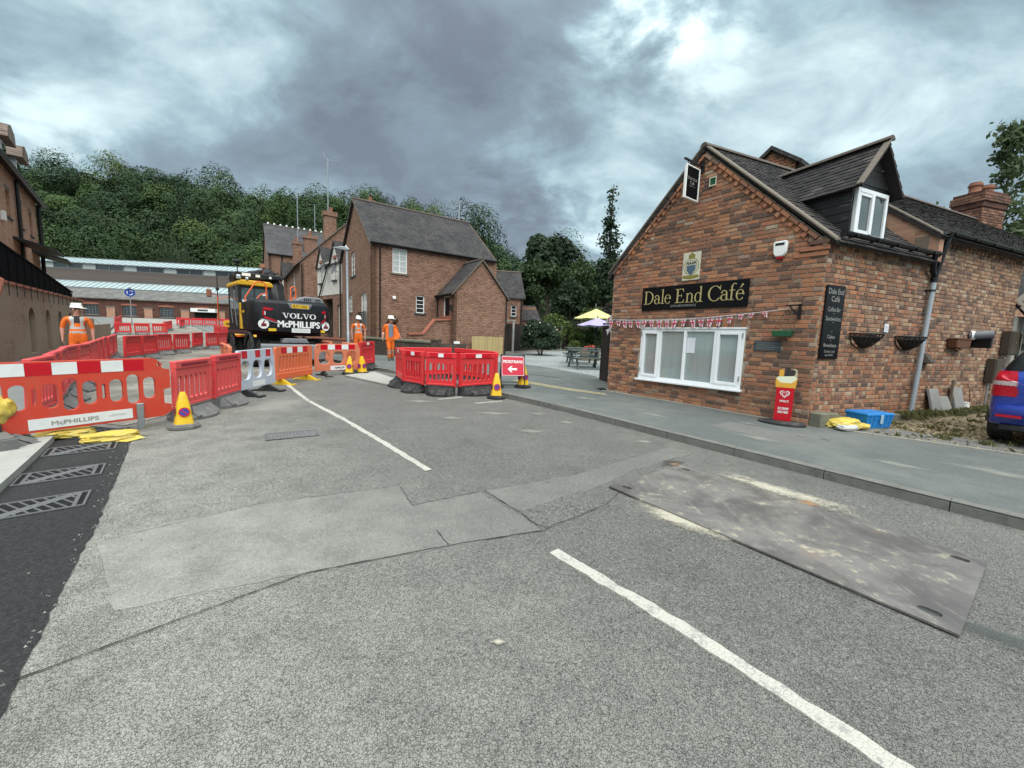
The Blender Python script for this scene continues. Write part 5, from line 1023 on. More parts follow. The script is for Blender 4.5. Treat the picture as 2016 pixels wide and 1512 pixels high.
# --- main house
h1 = thing('brick_house', 'two storey red brown brick house with tall white windows and tiled roof', 'house', fr(-7.38, 21.0, 34, 0))
HL, HW, HE, HR = 7.2, 7.3, 6.17, 9.08
side = wallp('side_wall', rect(0, HL, .2, HE), [rect(1.06, 1.85, 4.73, 5.99), arch(2.36, 2.85, 2.71, 3.68)], m_hbrick, h1, TR(0, 0, 0))
window(side, 1.06, 1.85, 4.73, 5.99, 2, 4, .04, gm=m_glassb, sm=m_verge); window(side, 2.36, 2.85, 2.71, 3.66, 1, 4, .04)
Mg = TR(0, HW, 0) @ RZ(-90)      # gable on local x=0, seen from outside: x runs from far end to the corner
gab = wallp('gable_wall', [(0, .2), (HW, .2), (HW, HE), (HW/2, HR), (0, HE)], [arch(HW-4.7, HW-3.6, 4.85, 6.25), arch(HW-5.4, HW-4.4, 2.75, 3.8), arch(HW-2.35, HW-.98, 1.7, 3.7)], m_hbrick, h1, Mg)
window(gab, HW-4.7, HW-3.6, 4.85, 6.2, 2, 4, .05); window(gab, HW-5.4, HW-4.4, 2.75, 3.76, 2, 3, .05, sm=m_verge); window(gab, HW-2.35, HW-.98, 1.7, 3.66, 2, 1, .05, gm=m_glassb, sill=False)
part('juliet_rail', m_iron, h1, lambda b: (b.box(HW-2.55, HW-.8, -.12, -.09, 2.62, 2.66), b.box(HW-2.55, HW-.8, -.12, -.09, 1.72, 1.75), [b.box(HW-2.55+k*.145, HW-2.53+k*.145, -.115, -.095, 1.75, 2.62) for k in range(13)]), M=Mg)
part('far_walls', m_hbrick, h1, lambda b: (b.box(.25, HL, HW-.25, HW, .2, HE), b.prism([(0, .2), (HW, .2), (HW, HE), (HW/2, HR), (0, HE)], 0, .25, TR(HL, HW, 0) @ RZ(-90))))
gable_roof_x(h1, 0, HL, 0, HW, HE, HR, m_rx); verge_boards(h1, Mg, 0, HW/2, HW, HE, HR)
part('eaves_dentils', m_hbrick, h1, lambda b: [b.box(.1+k*.24, .22+k*.24, -.05, 0, HE-.13, HE-.05) for k in range(29)])
part('gutter', m_iron, h1, lambda b: (b.tube([(-.1, -.22, HE-.08), (HL+.1, -.22, HE-.08)], .055, 8), b.tube([(.4, -.2, HE-.1), (.4, -.07, HE-.4), (.4, -.07, .4)], .04, 8)), smooth=True)
part('chimney', m_hbrick, h1, lambda b: b.box(.9, 1.3, HW/2+.6, HW/2+1.1, HR-.8, HR+.38)); part('chimney_pot', m_terra, h1, lambda b: b.lathe([(.11, 0), (.12, .22), (.10, .22)], 10, TR(1.1, HW/2+.85, HR+.38)))
part('wall_light', m_white, h1, lambda b: b.lathe([(.10, 0), (.10, .05), (.07, .08)], 12, TR(1.15, -.02, 3.42) @ Matrix.Rotation(rad(90), 4, 'X')))
part('air_brick', m_redbrick, h1, lambda b: b.box(1.95, 2.2, -.012, 0, 1.35, 1.5))
# annex with its own gable
AX0, AX1, AY, AE, AA = 3.64, 6.86, -2.08, 3.83, 5.62
ann = wallp('annex_gable', [(AX0, .2), (AX1, .2), (AX1, AE), ((AX0+AX1)/2, AA), (AX0, AE)], [], m_hbrick, h1, TR(0, AY, 0))
al = wallp('annex_side_wall', rect(0, -AY, .2, AE), [arch(.75, 1.55, 2.58, 3.72, .08)], m_hbrick, h1, TR(AX0, 0, 0) @ RZ(-90), .2)
part('annex_far_wall', m_hbrick, h1, lambda b: b.box(AX1-.2, AX1, AY+.25, 0, .2, AE))
d = part('door', m_white, al, lambda b: (b.box(.75, .83, .05, .11, 2.58, 3.72), b.box(1.47, 1.55, .05, .11, 2.58, 3.72), b.box(.83, 1.47, .05, .11, 3.6, 3.72))); part('door_leaf', m_signbk, d, lambda b: b.box(.83, 1.47, .08, .11, 2.58, 3.6)); part('door_step', m_redbrick, d, lambda b: b.box(.55, 1.75, -.12, .1, 2.48, 2.575))
gable_roof_y(h1, AX0, AX1, AY, .2, AE, AA, m_ry, .16); verge_boards(h1, TR(0, AY, 0), AX0, (AX0+AX1)/2, AX1, AE, AA, .16, -.13)
part('gutter', m_iron, h1, lambda b: (b.tube([(AX0-.18, AY-.05, AE-.12), (AX0-.18, 0, AE-.12)], .045, 8), b.tube([(AX0-.05, -.06, AE-.15), (AX0-.05, -.06, 2.6)], .035, 8), b.tube([(AX1+.02, AY-.06, AE-.1), (AX1+.02, AY-.06, .3)], .04, 8)))
part('lantern', m_iron, h1, lambda b: b.cbox((AX0-.08, AY+.18, 3.0), (.14, .1, .3)))
# brick steps up to the door
part('stair_wall', m_hbrick, h1, lambda b: b.prism([(1.35, .2), (AX0-.02, .2), (AX0-.02, 2.35), (AX0-.9, 2.28), (2.15, 1.55), (1.35, 1.5)], -1.75, -1.5))
part('stair_coping', m_redbrick, h1, lambda b: (b.prism([(1.33, 1.5), (2.15, 1.55), (2.15, 1.65), (1.33, 1.6)], -1.82, -1.43), b.prism([(2.15, 1.55), (AX0-.9, 2.28), (AX0-.9, 2.38), (2.15, 1.65)], -1.82, -1.43), b.prism([(AX0-.9, 2.28), (AX0-.02, 2.35), (AX0-.02, 2.45), (AX0-.9, 2.38)], -1.82, -1.43)))
part('notice_plate', m_white, h1, lambda b: b.box(AX0+.05, AX0+.38, AY-.02, AY-.001, .95, 1.25))
t = thing('dead_wall_basket', 'wall basket of dried brown plants on the house side wall', 'hanging basket', h1.matrix_world @ TR(1.0, -.15, 2.2)); rg_ = np.random.default_rng(4)
P, dd = crown_pts(160, .35, .16, .16, rg_, 6, .4); link(bpy.data.objects.new('dried_plants', quad_mesh('dried_plants', leaf_quads(P, dd, .09, rg_, 3), simple('dry_stems', (.16, .10, .05), .9)))).parent = t; part('basket', m_iron, t, lambda b: b.lathe([(.05, -.25), (.16, -.16), (.19, -.06), (.17, -.06)], 10, S3(1.3, .7, 1)))
# --- white rendered link with two gablets over a passage
Ll = 5.3; ex, ey = -11.46+Ll*math.cos(rad(132)), 27.05+Ll*math.sin(rad(132))
lk = thing('rendered_cottage', 'white rendered cottage front with two steep gablets and a dark passage', 'house', fr(ex, ey, -48, 0))
wl = wallp('rendered_wall', [(0, 4.15), (Ll, 4.05), (Ll, 6.3), (4.75, 6.45), (3.93, 7.6), (3.10, 6.45), (1.75, 6.4), (.92, 7.55), (.15, 6.4), (0, 6.3)], [arch(.62, 1.22, 5.05, 6.5, .1), arch(3.62, 4.22, 5.05, 6.5, .1)], m_render, lk, TR(0, 0, 0), .2)
for x in (.62, 3.62): window(wl, x, x+.60, 5.05, 6.42, 2, 4, .05); part('window_head', m_redbrick, wl, lambda b: b.prism(arch(x-.06, x+.66, 6.5, 6.68, .1), -.03, .02))
wb = wallp('lower_wall', [(0, .2), (Ll, .2), (Ll, 4.05), (0, 4.15)], [rect(1.1, 3.3, .3, 3.85), rect(4.15, 4.75, 1.2, 3.35)], m_hbrick, lk, TR(0, .03, 0), .3)
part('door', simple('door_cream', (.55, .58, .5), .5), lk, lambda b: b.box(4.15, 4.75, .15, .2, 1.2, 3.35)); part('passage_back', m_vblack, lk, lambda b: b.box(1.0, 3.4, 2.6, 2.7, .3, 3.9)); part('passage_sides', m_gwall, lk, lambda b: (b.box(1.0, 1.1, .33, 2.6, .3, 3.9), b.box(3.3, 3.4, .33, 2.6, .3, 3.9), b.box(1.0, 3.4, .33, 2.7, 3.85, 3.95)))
for xc, hw in ((.92, .95), (3.93, .98)): 
    for s in (-1, 1): part('gablet_roof', m_ry, lk, lambda b: b.add([(xc+s*hw, -.12, 6.22), (xc+s*hw, 2.6, 6.22), (xc, 2.6, 7.68), (xc, -.12, 7.68), (xc+s*hw, -.12, 6.14), (xc+s*hw, 2.6, 6.14), (xc, 2.6, 7.58), (xc, -.12, 7.58)], [(0,1,2,3),(7,6,5,4),(0,4,5,1),(1,5,6,2),(2,6,7,3),(3,7,4,0)]))
part('roof', m_rx, lk, lambda b: b.add([(-.1, -.1, 6.15), (Ll+.3, -.1, 6.15), (Ll+.3, 3.0, 8.3), (-.1, 3.0, 8.3), (-.1, -.1, 6.07), (Ll+.3, -.1, 6.07), (Ll+.3, 3.0, 8.2), (-.1, 3.0, 8.2)], [(0,1,2,3),(7,6,5,4),(0,4,5,1),(1,5,6,2),(2,6,7,3),(3,7,4,0)]))
part('rainwater_pipe', m_blackp, lk, lambda b: (b.tube([(2.4, -.1, 6.1), (2.4, -.1, 5.8), (.9, -.1, 4.3), (.5, -.08, 4.0)], .05, 8), b.box(1.75, 3.1, -.2, -.02, 6.08, 6.22), b.tube([(Ll-.1, -.1, 6.2), (Ll-.1, -.1, .4)], .05, 8)))
part('slate_ledge', m_slate_pl, lk, lambda b: (b.box(.5, 1.35, -.14, 0, 4.93, 5.03), b.box(3.5, 4.35, -.14, 0, 4.93, 5.03)))
def dish(x, z, lab, par, r=.33):
    t = thing('satellite_dish', lab, 'satellite dish', par @ TR(x, -.12, z)); m_d = m_vgrey
    part('reflector', m_d, t, lambda b: b.lathe([(.0, 0), (r*.5, .02), (r, .09), (r, .10), (r*.5, .035), (.0, .015)], 20, TR(0, -.28, .1) @ Matrix.Rotation(rad(78), 4, 'X')), smooth=True); part('arm', m_galv, t, lambda b: (b.tube([(0, 0, 0), (0, -.28, .1)], .02, 6), b.tube([(0, -.3, -.1), (0, -.62, .1)], .012, 6)))
dish(2.9, 5.65, 'dark satellite dish on the white rendered wall, left of a pair', lk.matrix_world); dish(5.0, 5.45, 'dark satellite dish nearest the street lamp, right of a pair', lk.matrix_world)
# --- second house
h2 = thing('brick_house', 'brick house with long dark sloping roof and tall chimney left of the rendered cottage', 'house', fr(-17.37, 33.0, 34, -.178) @ S3(1.119, 1.119, 1.119))
W2, E2, A2 = 7.6, 6.45, 10.25
g2 = wallp('gable_wall', [(0, .2), (W2, .2), (W2, E2), (W2/2, A2), (0, E2)], [rect(2.05, 2.5, 4.2, 4.75)], m_hbrick, h2, TR(0, 0, 0)); part('vent', m_void, g2, lambda b: b.box(2.05, 2.5, .12, .14, 4.2, 4.75))
D2 = 11.5; f2 = wallp('front_wall', rect(0, D2, .2, E2), [rect(D2-4.9, D2-3.4, 4.6, 6.1), rect(D2-5, D2-3.6, 1.2, 3.2)], m_hbrick, h2, TR(0, D2, 0) @ RZ(-90)); window(f2, D2-4.9, D2-3.4, 4.6, 6.1, 2, 4, .05); window(f2, D2-5, D2-3.6, 1.2, 3.2, 2, 3, .05)
part('far_wall', m_hbrick, h2, lambda b: b.box(0, W2, D2-.25, D2, .2, E2)); gable_roof_y(h2, 0, W2, 0, D2, E2, A2, m_ry, .3); verge_boards(h2, TR(0, 0, 0), 0, W2/2, W2, E2, A2, .3, -.13)
part('chimney', m_hbrick, h2, lambda b: (b.box(1.7, 2.5, .15, .85, 7.6, 10.0), b.box(1.62, 2.58, .08, .92, 10.0, 10.3))); part('chimney_pot', m_terra, h2, lambda b: b.lathe([(.13, 10.3), (.12, 10.7), (.10, 10.7)], 10, TR(2.2, .5, 0)))
part('chimney', m_hbrick, h2, lambda b: (b.box(.5, 1.2, 9.2, 9.9, 6.0, 9.3), b.box(.43, 1.27, 9.13, 9.97, 9.3, 9.5))); part('chimney_pot', m_terra, h2, lambda b: b.lathe([(.15, 9.5), (.14, 10.0), (.12, 10.0)], 10, TR(.85, 9.55, 0)))
dm2 = part('wall_dormer', m_hbrick, h2, lambda b: b.prism([(-.2, 4.2), (1.6, 4.2), (1.6, 6.5), (.7, 7.7), (-.2, 6.5)], -.25, .6), M=TR(0, D2, 0) @ RZ(-90)); window(dm2, .3, 1.1, 4.9, 6.4, 2, 3, -.3, sill=False)
for s in (-1, 1): part('dormer_roof', m_ry, dm2, lambda b: b.prism([(.7, 7.8), (.7+s*1.15, 6.3), (.7+s*1.15, 6.2), (.7, 7.7)], -.4, 2.5))
part('gutter', m_iron, h2, lambda b: b.tube([(.1, -.06, E2-.2), (.1, -.06, .4)], .045, 8))
dish2 = dish(10.3, 4.0, 'rusty satellite dish low on the brick house beside the excavator handrail', h2.matrix_world @ TR(0, 11.5, 0) @ RZ(-90), .36)
# --- third house
h3 = thing('brick_house', 'far brick house with dark slate roof and pale knobbed ridge tiles', 'house', fr(-29.1, 48.3, 34, -.225) @ S3(1.15, 1.15, 1.15))
L3, W3, E3, A3 = 11, 9.4, 9.3, 13.0
s3 = wallp('side_wall', rect(0, L3, .2, E3), [], m_hbrick, h3, TR(0, 0, 0)); gg3 = wallp('gable_wall', [(0, .2), (W3, .2), (W3, E3), (W3/2, A3), (0, E3)], [rect(4.1, 5.3, 6.3, 9.2)], m_hbrick, h3, TR(0, W3, 0) @ RZ(-90)); window(gg3, 4.1, 5.3, 6.3, 9.2, 1, 3, .05)
part('far_wall', m_hbrick, h3, lambda b: b.box(0, L3, W3-.25, W3, .2, E3)); gable_roof_x(h3, 0, L3, 0, W3, E3, A3, rooftile('slates_dark', (.035, .034, .036), (.055, .053, .055), 0, 1.6, .25, .2, .3)); verge_boards(h3, TR(0, W3, 0) @ RZ(-90), 0, W3/2, W3, E3, A3)
me_k = MB().lathe([(.10, 0), (.11, .12), (.06, .2)], 8).mesh('ridge_knob', m_refw)
for k in range(18): o = one('ridge_knob', me_k, h3, TR(.3+k*.6, W3/2, A3+.1))
part('chimney', m_hbrick, h3, lambda b: (b.box(3.4, 4.6, .6, 1.4, 8.6, 11.4), b.box(3.3, 4.7, .5, 1.5, 11.4, 11.7))); part('chimney_pot', m_terra, h3, lambda b: b.lathe([(.16, 11.7), (.15, 12.3), (.12, 12.3)], 10, TR(4.0, 1, 0)))
part('gutter', m_iron, h3, lambda b: (b.tube([(-.1, -.2, E3-.1), (L3, -.2, E3-.1)], .07, 8), b.tube([(1.2, -.06, E3-.2), (1.2, -.06, .4)], .06, 8)))
# --- cottage and outhouse behind, to the right
h4 = thing('rear_cottage', 'small brick cottage with dark roof behind the annex of the main house', 'house', fr(-2.6, 29.0, 8, 0))
wallp('front_wall', rect(0, 3.2, .3, 4.5), [rect(2.35, 2.75, 3.1, 3.9), rect(2.25, 2.95, 1.2, 2.2)], m_hbrick, h4, TR(0, 0, 0)); window(h4, 2.35, 2.75, 3.1, 3.9, 1, 3); window(h4, 2.25, 2.95, 1.2, 2.2, 3, 2); part('body', m_hbrick, h4, lambda b: (b.box(0, .2, .25, 5, .3, 4.5), b.prism([(0, .3), (5, .3), (5, 4.5), (2.5, 6.5), (0, 4.5)], 0, .2, TR(3.2, 0, 0) @ RZ(90))))
gable_roof_x(h4, 0, 3.2, 0, 5, 4.5, 6.55, m_rx, .15); part('rainwater_pipe', m_iron, h4, lambda b: b.tube([(3.1, -.05, 4.4), (3.1, -.05, .4)], .05, 8))
h5 = thing('outhouse', 'low brick outhouse with small dark roof right of the rear cottage', 'outbuilding', fr(.62, 31.0, 4, 0))
part('wall', m_hbrick, h5, lambda b: b.box(0, 1.25, 0, 2.5, .3, 3.0)); part('roof', m_rx, h5, lambda b: b.add([(-.1, -.12, 2.95), (1.4, -.12, 2.95), (1.1, 1.3, 4.15), (-.1, 1.3, 4.15), (-.1, -.12, 2.87), (1.4, -.12, 2.87), (1.1, 1.3, 4.05), (-.1, 1.3, 4.05)], [(0,1,2,3),(7,6,5,4),(0,4,5,1),(1,5,6,2),(2,6,7,3),(3,7,4,0)])); part('gable', m_hbrick, h5, lambda b: b.prism([(0, 3), (1.25, 3), (1.1, 4.0), (0, 4.0)], .9, 1.25))
# --- garden wall, new palings, dark fence
def run(p, q): d = Vector((q[0]-p[0], q[1]-p[1])); return d.length, math.degrees(math.atan2(d.y, d.x))
L, a = run((-8.0, 20.6), (-3.6, 17.8)); t = thing('garden_wall', 'dark weathered low brick garden wall with rounded coping before the house', 'wall', fr(-8.0, 20.6, a))
part('brickwork', m_gwall, t, lambda b: b.prism([(0, -.1), (L, -.1), (L, .80), (0, .88)], 0, .22)); part('coping', m_plinth, t, lambda b: b.prism([(-.02, .88), (L+.02, .80), (L+.02, .93), (-.02, 1.0)], -.05, .27), .03); part('pier', m_gwall, t, lambda b: (b.box(L, L+.3, -.06, .28, -.1, .95), b.box(L-.02, L+.32, -.09, .31, .95, 1.0)))
t2_ = run((-3.45, 17.8), (-2.3, 19.6)); part('return_wall', m_gwall, t, lambda b: b.prism([(0, -.1), (t2_[0], -.1), (t2_[0], .8), (0, .8)], 0, .22), M=t.matrix_world.inverted() @ fr(-3.45, 17.85, t2_[1]))
L, a = run((-9.6, 18.9), (-7.9, 20.5)); t = thing('brick_plinth_wall', 'low red brick wall before the rendered cottage behind the excavator', 'wall', fr(-11.5, 23.0, -40)); part('brickwork', m_hbrick, t, lambda b: b.prism([(0, -.1), (4.2, -.1), (4.2, .85), (0, .85)], 0, .22)); part('coping', m_redbrick, t, lambda b: b.box(-.02, 4.22, -.04, .26, .85, .93))
L, a = run((-2.22, 21.55), (-.52, 22.70)); t = thing('palisade_fence', 'short new yellow timber palisade fence against the annex', 'fence', fr(-2.22, 21.55, a))
me_p = MB().prism([(0, 0), (.085, 0), (.085, 1.1), (.0425, 1.14), (0, 1.1)], 0, .02).mesh('paling', m_newwood)
for k in range(20): one('paling', me_p, t, TR(k*.098, random.uniform(-.004, .004), random.uniform(-.01, .02)))
part('rail', m_newwood, t, lambda b: (b.box(0, 1.86, .021, .06, .25, .33), b.box(0, 1.86, .021, .06, .85, .93)))
FP = [(-.75, 24.4), (-.05, 24.95), (3.67, 31.5), (7.2, 34.4), (10.5, 36)]
t = thing('board_fence', 'tall dark brown board fence with pale concrete posts behind the yard', 'fence', fr(FP[1][0], FP[1][1], 0, G(*FP[1])))
me_b = MB().box(0, .118, -.012, .012, .22, 1.92).mesh('fence_board', m_dkfence); inv = t.matrix_world.inverted()
for p, q in zip(FP, FP[1:]):
    L, a = run(p, q); Mf = inv @ fr(p[0], p[1], a); n = int((L-.12)/.12)
    for k in range(n): one('fence_board', me_b, t, Mf @ TR(.08+k*.12, .02*(k % 2), random.uniform(-.012, .012)+(G(q[0], q[1])-G(*p))*k/n))
    part('gravel_board', m_edge, t, lambda b: b.prism([(.05, -.02), (L, G(q[0], q[1])-G(*p)-.02), (L, G(q[0], q[1])-G(*p)+.22), (.05, .22)], -.02, .02), M=Mf); part('fence_rail', m_dkfence, t, lambda b: b.prism([(.05, 1.55), (L, 1.55+G(q[0], q[1])-G(*p)), (L, 1.63+G(q[0], q[1])-G(*p)), (.05, 1.63)], .045, .08), M=Mf)
for p in FP[1:]: part('concrete_post', m_conc, t, lambda b: b.box(-.06, .06, -.06, .06, -.1, 2.05), M=inv @ fr(p[0], p[1], 20))
# ---------------------------------------------------------------- left side: retaining wall, railing, mill building
rw = thing('retaining_wall', 'long pale brown brick retaining wall with arched recesses at the left', 'wall', fr(-15.09, 11.74, 129, 0))
RL = 13.0
aps = [(3.25, 4.05), (5.5, 6.2), (7.5, 8.2), (9.5, 10.2), (11.4, 12.0)]
holes = []
for a, e in aps:
    zt = 1.97; out = [(a, .35), (e, .35)]
    for k in range(9): q = math.pi*k/8; out.append(((a+e)/2+(e-a)/2*math.cos(q), zt-.42+.42*math.sin(q)))
    holes.append(out)
body = wallp('wall_face', [(.75, -.1), (RL+.2, -.1), (RL+.2, 2.62), (.75, 2.62)], holes, m_wbrick, rw, TR(0, 0, 0), .35)
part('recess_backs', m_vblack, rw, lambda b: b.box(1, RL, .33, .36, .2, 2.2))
part('wall_core', m_wbrick, rw, lambda b: b.box(.75, RL+.2, .37, 3.0, -.1, 2.5))
part('coping', m_redbrick, rw, lambda b: b.box(.75, RL+.2, -.05, .4, 2.62, 2.70))
# raked stair end with round coping bricks, nearest the camera
me_c = MB().tube([(-.14, 0, 0), (.14, 0, 0)], .13, 10).mesh('coping_brick', m_redbrick, smooth=True)
for k in range(26):
    f = k/25; o = one('coping_brick', me_c, rw, TR(.75-f*2.3, .10, 2.66-f*2.15) @ Matrix.Rotation(-math.atan2(2.15, 2.3), 4, 'Y') @ S3(.40, 1.45, 1))
part('stair_wall', m_wbrick, rw, lambda b: b.prism([(.75, -.1), (-1.6, -.1), (-1.55, .40), (.75, 2.56)], 0, .3))
for k in range(14): part('iron_strap', m_iron, rw, lambda b: b.box(1.2+k*.78-.015, 1.2+k*.78+.015, -.07, -.052, 2.25, 2.72))
rl = thing('black_railing', 'tall black solid railing on top of the retaining wall', 'railing', rw.matrix_world @ TR(0, .05, 0))
n = 12
for k in range(n):
    u0 = 1.0+k*10.0/n; u1 = 1.0+(k+1)*10.0/n-.02; z0 = lambda u: 3.87-(u-1.0)*.093
    part('panel', m_blackmat, rl, lambda b: b.prism([(u0, 2.74), (u1, 2.74), (u1, z0(u1)-.04), (u0, z0(u0)-.04)], -.01, .015)); part('post', m_blackmat, rl, lambda b: b.box(u0-.025, u0+.025, -.03, .03, 2.70, z0(u0)+.02))
part('top_rail', m_blackmat, rl, lambda b: b.prism([(11, 2.95), (1.0, 3.85), (1.0, 3.91), (11, 3.0)], -.035, .04)); part('end_return', m_blackmat, rl, lambda b: b.prism([(1.0, 2.72), (-.9, 1.15), (-.9, 2.2), (1.0, 3.87)], -.012, .012))
part('back_return', m_blackmat, rl, lambda b: b.box(.98, 1.02, .045, 2.2, 2.72, 3.85))
# end pier and low wall
t = thing('boundary_wall', 'low brown wall with a pink brick pier beyond the first workman', 'wall', fr(-24.6, 23.2, 128, 0))
part('pier', simple('pier_brick', (.40, .21, .15), .85), t, lambda b: b.box(-.3, .3, -.3, .3, .2, 1.75)); part('low_wall', m_wbrick, t, lambda b: b.prism([(.3, .2), (7, .2), (7, 1.5), (.3, 1.35)], -.15, .15)); part('gate_panel', m_brownbox, t, lambda b: b.box(-2.2, -.3, -.03, .03, .3, 1.7))
# mill building
mb_ = thing('mill_building', 'tall orange brick building with slate dormers at the left edge', 'building', fr(-27.83-.0, 24.0, 132.8, 0))
BLn = 16; Mm = TR(-BLn, 0, 0)
wins = [(BLn-2.35, BLn-1.55), (BLn-4.85, BLn-4.05), (BLn-7.5, BLn-6.7), (BLn-9.9, BLn-9.1)]
mw = wallp('wall', rect(0, BLn, .2, 8.3), [arch(a, e, 6.1, 7.3) for a, e in wins], m_lbrick, mb_, Mm, .3)
for a, e in wins: window(mw, a, e, 6.1, 7.25, 2, 3, .16); part('arch_head', m_verge, mw, lambda b: b.prism(arch(a-.06, e+.06, 7.3, 7.48, .1), -.02, .02))
part('end_wall', m_lbrick, mb_, lambda b: b.prism([(0, .2), (9, .2), (9, 8.3), (4.5, 11.5), (0, 8.3)], 0, .3, Mm @ TR(0, 0, 0) @ RZ(90) @ TR(0, -.3, 0)))
rf_ = part('roof', m_rx, mb_, lambda b: b.add([(0, -.25, 8.18), (BLn+.2, -.25, 8.18), (BLn+.2, 4.5, 11.6), (0, 4.5, 11.6), (0, -.25, 8.05), (BLn+.2, -.25, 8.05), (BLn+.2, 4.5, 11.45), (0, 4.5, 11.45)], [(0,1,2,3),(7,6,5,4),(0,4,5,1),(1,5,6,2),(2,6,7,3),(3,7,4,0)]), M=Mm)
part('gutter', m_blackp, mb_, lambda b: (b.tube([(0, -.32, 8.16), (BLn+.3, -.32, 8.16)], .11, 8), b.tube([(BLn-5.6, -.1, 8.1), (BLn-5.6, -.1, 3.0)], .07, 8), b.tube([(BLn-.05, -.12, 8.1), (BLn-.05, -.12, 3.0)], .09, 8)), M=Mm)
m_lead = simple('lead_grey', (.26, .29, .31), .6, 0, .3)
for x in (BLn-2.9, BLn-6.0, BLn-9.2):
    dmm = part('dormer', m_lead, mb_, lambda b: (b.box(x-.55, x+.55, .15, 3, 8.4, 9.75)), M=Mm); part('dormer_roof', m_brown, dmm, lambda b: b.prism([(x-.85, 9.7), (x+.85, 9.7), (x+.7, 10.25), (x, 10.45), (x-.7, 10.25)], -.15, 3)); part('dormer_window', m_white, dmm, lambda b: b.box(x-.45, x+.45, .12, .16, 8.6, 9.6)); part('pane', m_glass, dmm, lambda b: b.box(x-.38, x+.38, .108, .119, 8.68, 9.52))
for x, z in ((BLn-1.0, 5.0), (BLn-5.4, 5.0)): part('canopy', m_vblack, mb_, lambda b: b.add([(x-1.4, -1.3, z), (x+1.4, -1.3, z), (x+1.4, 0, z+.35), (x-1.4, 0, z+.35), (x-1.4, -1.3, z-.10), (x+1.4, -1.3, z-.10), (x+1.4, 0, z+.22), (x-1.4, 0, z+.22)], [(0,1,2,3),(7,6,5,4),(0,4,5,1),(1,5,6,2),(2,6,7,3),(3,7,4,0)]), M=Mm)
part('alarm_box', m_white, mb_, lambda b: b.box(BLn-8.8, BLn-8.5, -.12, 0, 5.7, 6.1), M=Mm)
# --- long works building across the end of the road
wk = thing('works_building', 'long low brick works with glass roof strips across the end of the road', 'building', fr(-78, 57.8, 8.5, 0))
WL = 58; WB = 1.6
wwin = [9.5+k*5.0 for k in range(9)]
wf = wallp('front_wall', rect(0, WL, WB, 5.25), [arch(x, x+1.9, 2.75, 4.3, .2) for x in wwin if not (30 < x < 33)], m_wkbrick, wk, TR(0, 0, 0), .35)
for x in wwin:
    if not (30 < x < 33): window(wf, x, x+1.9, 2.75, 4.22, 4, 4, .16, m_vgrey, m_glass, True, m_verge, .08); part('arch_head', m_redbrick, wf, lambda b: b.prism(arch(x-.1, x+2.0, 4.28, 4.55, .2), -.03, .02))
for x in [9.5+2.5+1.0+k*5.0 for k in range(8)]: part('blind_panel', m_lbrick, wf, lambda b: b.box(x-.55, x+.55, -.06, 0, 2.3, 3.9)); part('panel_head', m_verge, wf, lambda b: b.box(x-.65, x+.65, -.09, -.0, 3.9, 4.1))
part('string_course', m_redbrick, wk, lambda b: b.box(0, WL, -.06, 0, 5.05, 5.2)); part('plinth', m_wkbrick, wk, lambda b: b.box(0, WL, -.1, 0, WB, 2.25))
part('lower_roof', m_slate, wk, lambda b: b.add([(-.2, -.35, 5.25), (WL, -.35, 5.25), (WL, 4.0, 6.9), (-.2, 4.0, 6.9), (-.2, -.35, 5.1), (WL, -.35, 5.1), (WL, 4.0, 6.75), (-.2, 4.0, 6.75)], [(0,1,2,3),(7,6,5,4),(0,4,5,1),(1,5,6,2),(2,6,7,3),(3,7,4,0)]))
n = 70; g0 = WL/n
me_gl = MB().add([(0.03, 4.0, 6.98), (g0-.03, 4.0, 6.98), (g0-.03, 6.4, 8.15), (.03, 6.4, 8.15)], [(0, 1, 2, 3)]).mesh('glass_sheet', m_roofglass); me_gb = MB().add([(-.03, 3.98, 7.03), (.03, 3.98, 7.03), (.03, 6.4, 8.21), (-.03, 6.4, 8.21), (-.03, 3.98, 6.9), (.03, 3.98, 6.9), (.03, 6.4, 8.08), (-.03, 6.4, 8.08)], [(0,1,2,3),(7,6,5,4),(0,4,5,1),(1,5,6,2),(2,6,7,3),(3,7,4,0)]).mesh('glazing_bar', m_vgrey)
lo = part('lower_glass_roof', m_vgrey, wk, lambda b: (b.box(0, WL, 3.9, 4.0, 6.88, 7.02), b.box(0, WL, 6.35, 6.45, 8.1, 8.24)))
for k in range(n): one('glass_sheet', me_gl, lo, TR(k*g0, 0, 0)); one('glazing_bar', me_gb, lo, TR(k*g0, 0, 0))
cl = part('clerestory_wall', m_works_board, wk, lambda b: b.box(-3, WL, 6.45, 6.7, 7.4, 10.0)); 
for k in range(9): part('board', m_works_board, cl, lambda b: b.box(-3, WL, 6.41+.012*(k % 2), 6.45, 8.25+k*.19, 8.25+k*.19+.175))
up = part('clerestory_windows', m_vgrey, wk, lambda b: (b.box(-8, WL, 6.40, 6.6, 10.0, 10.08), b.box(-8, WL, 6.40, 6.6, 10.82, 10.92)))
for k in range(34): part('post', m_vgrey, up, lambda b: b.box(-8+k*1.95, -7.88+k*1.95, 6.42, 6.6, 10.08, 10.82)); part('pane', m_glass if k % 3 else m_glassb, up, lambda b: b.box(-7.88+k*1.95, -6.05+k*1.95, 6.5, 6.52, 10.08, 10.82))
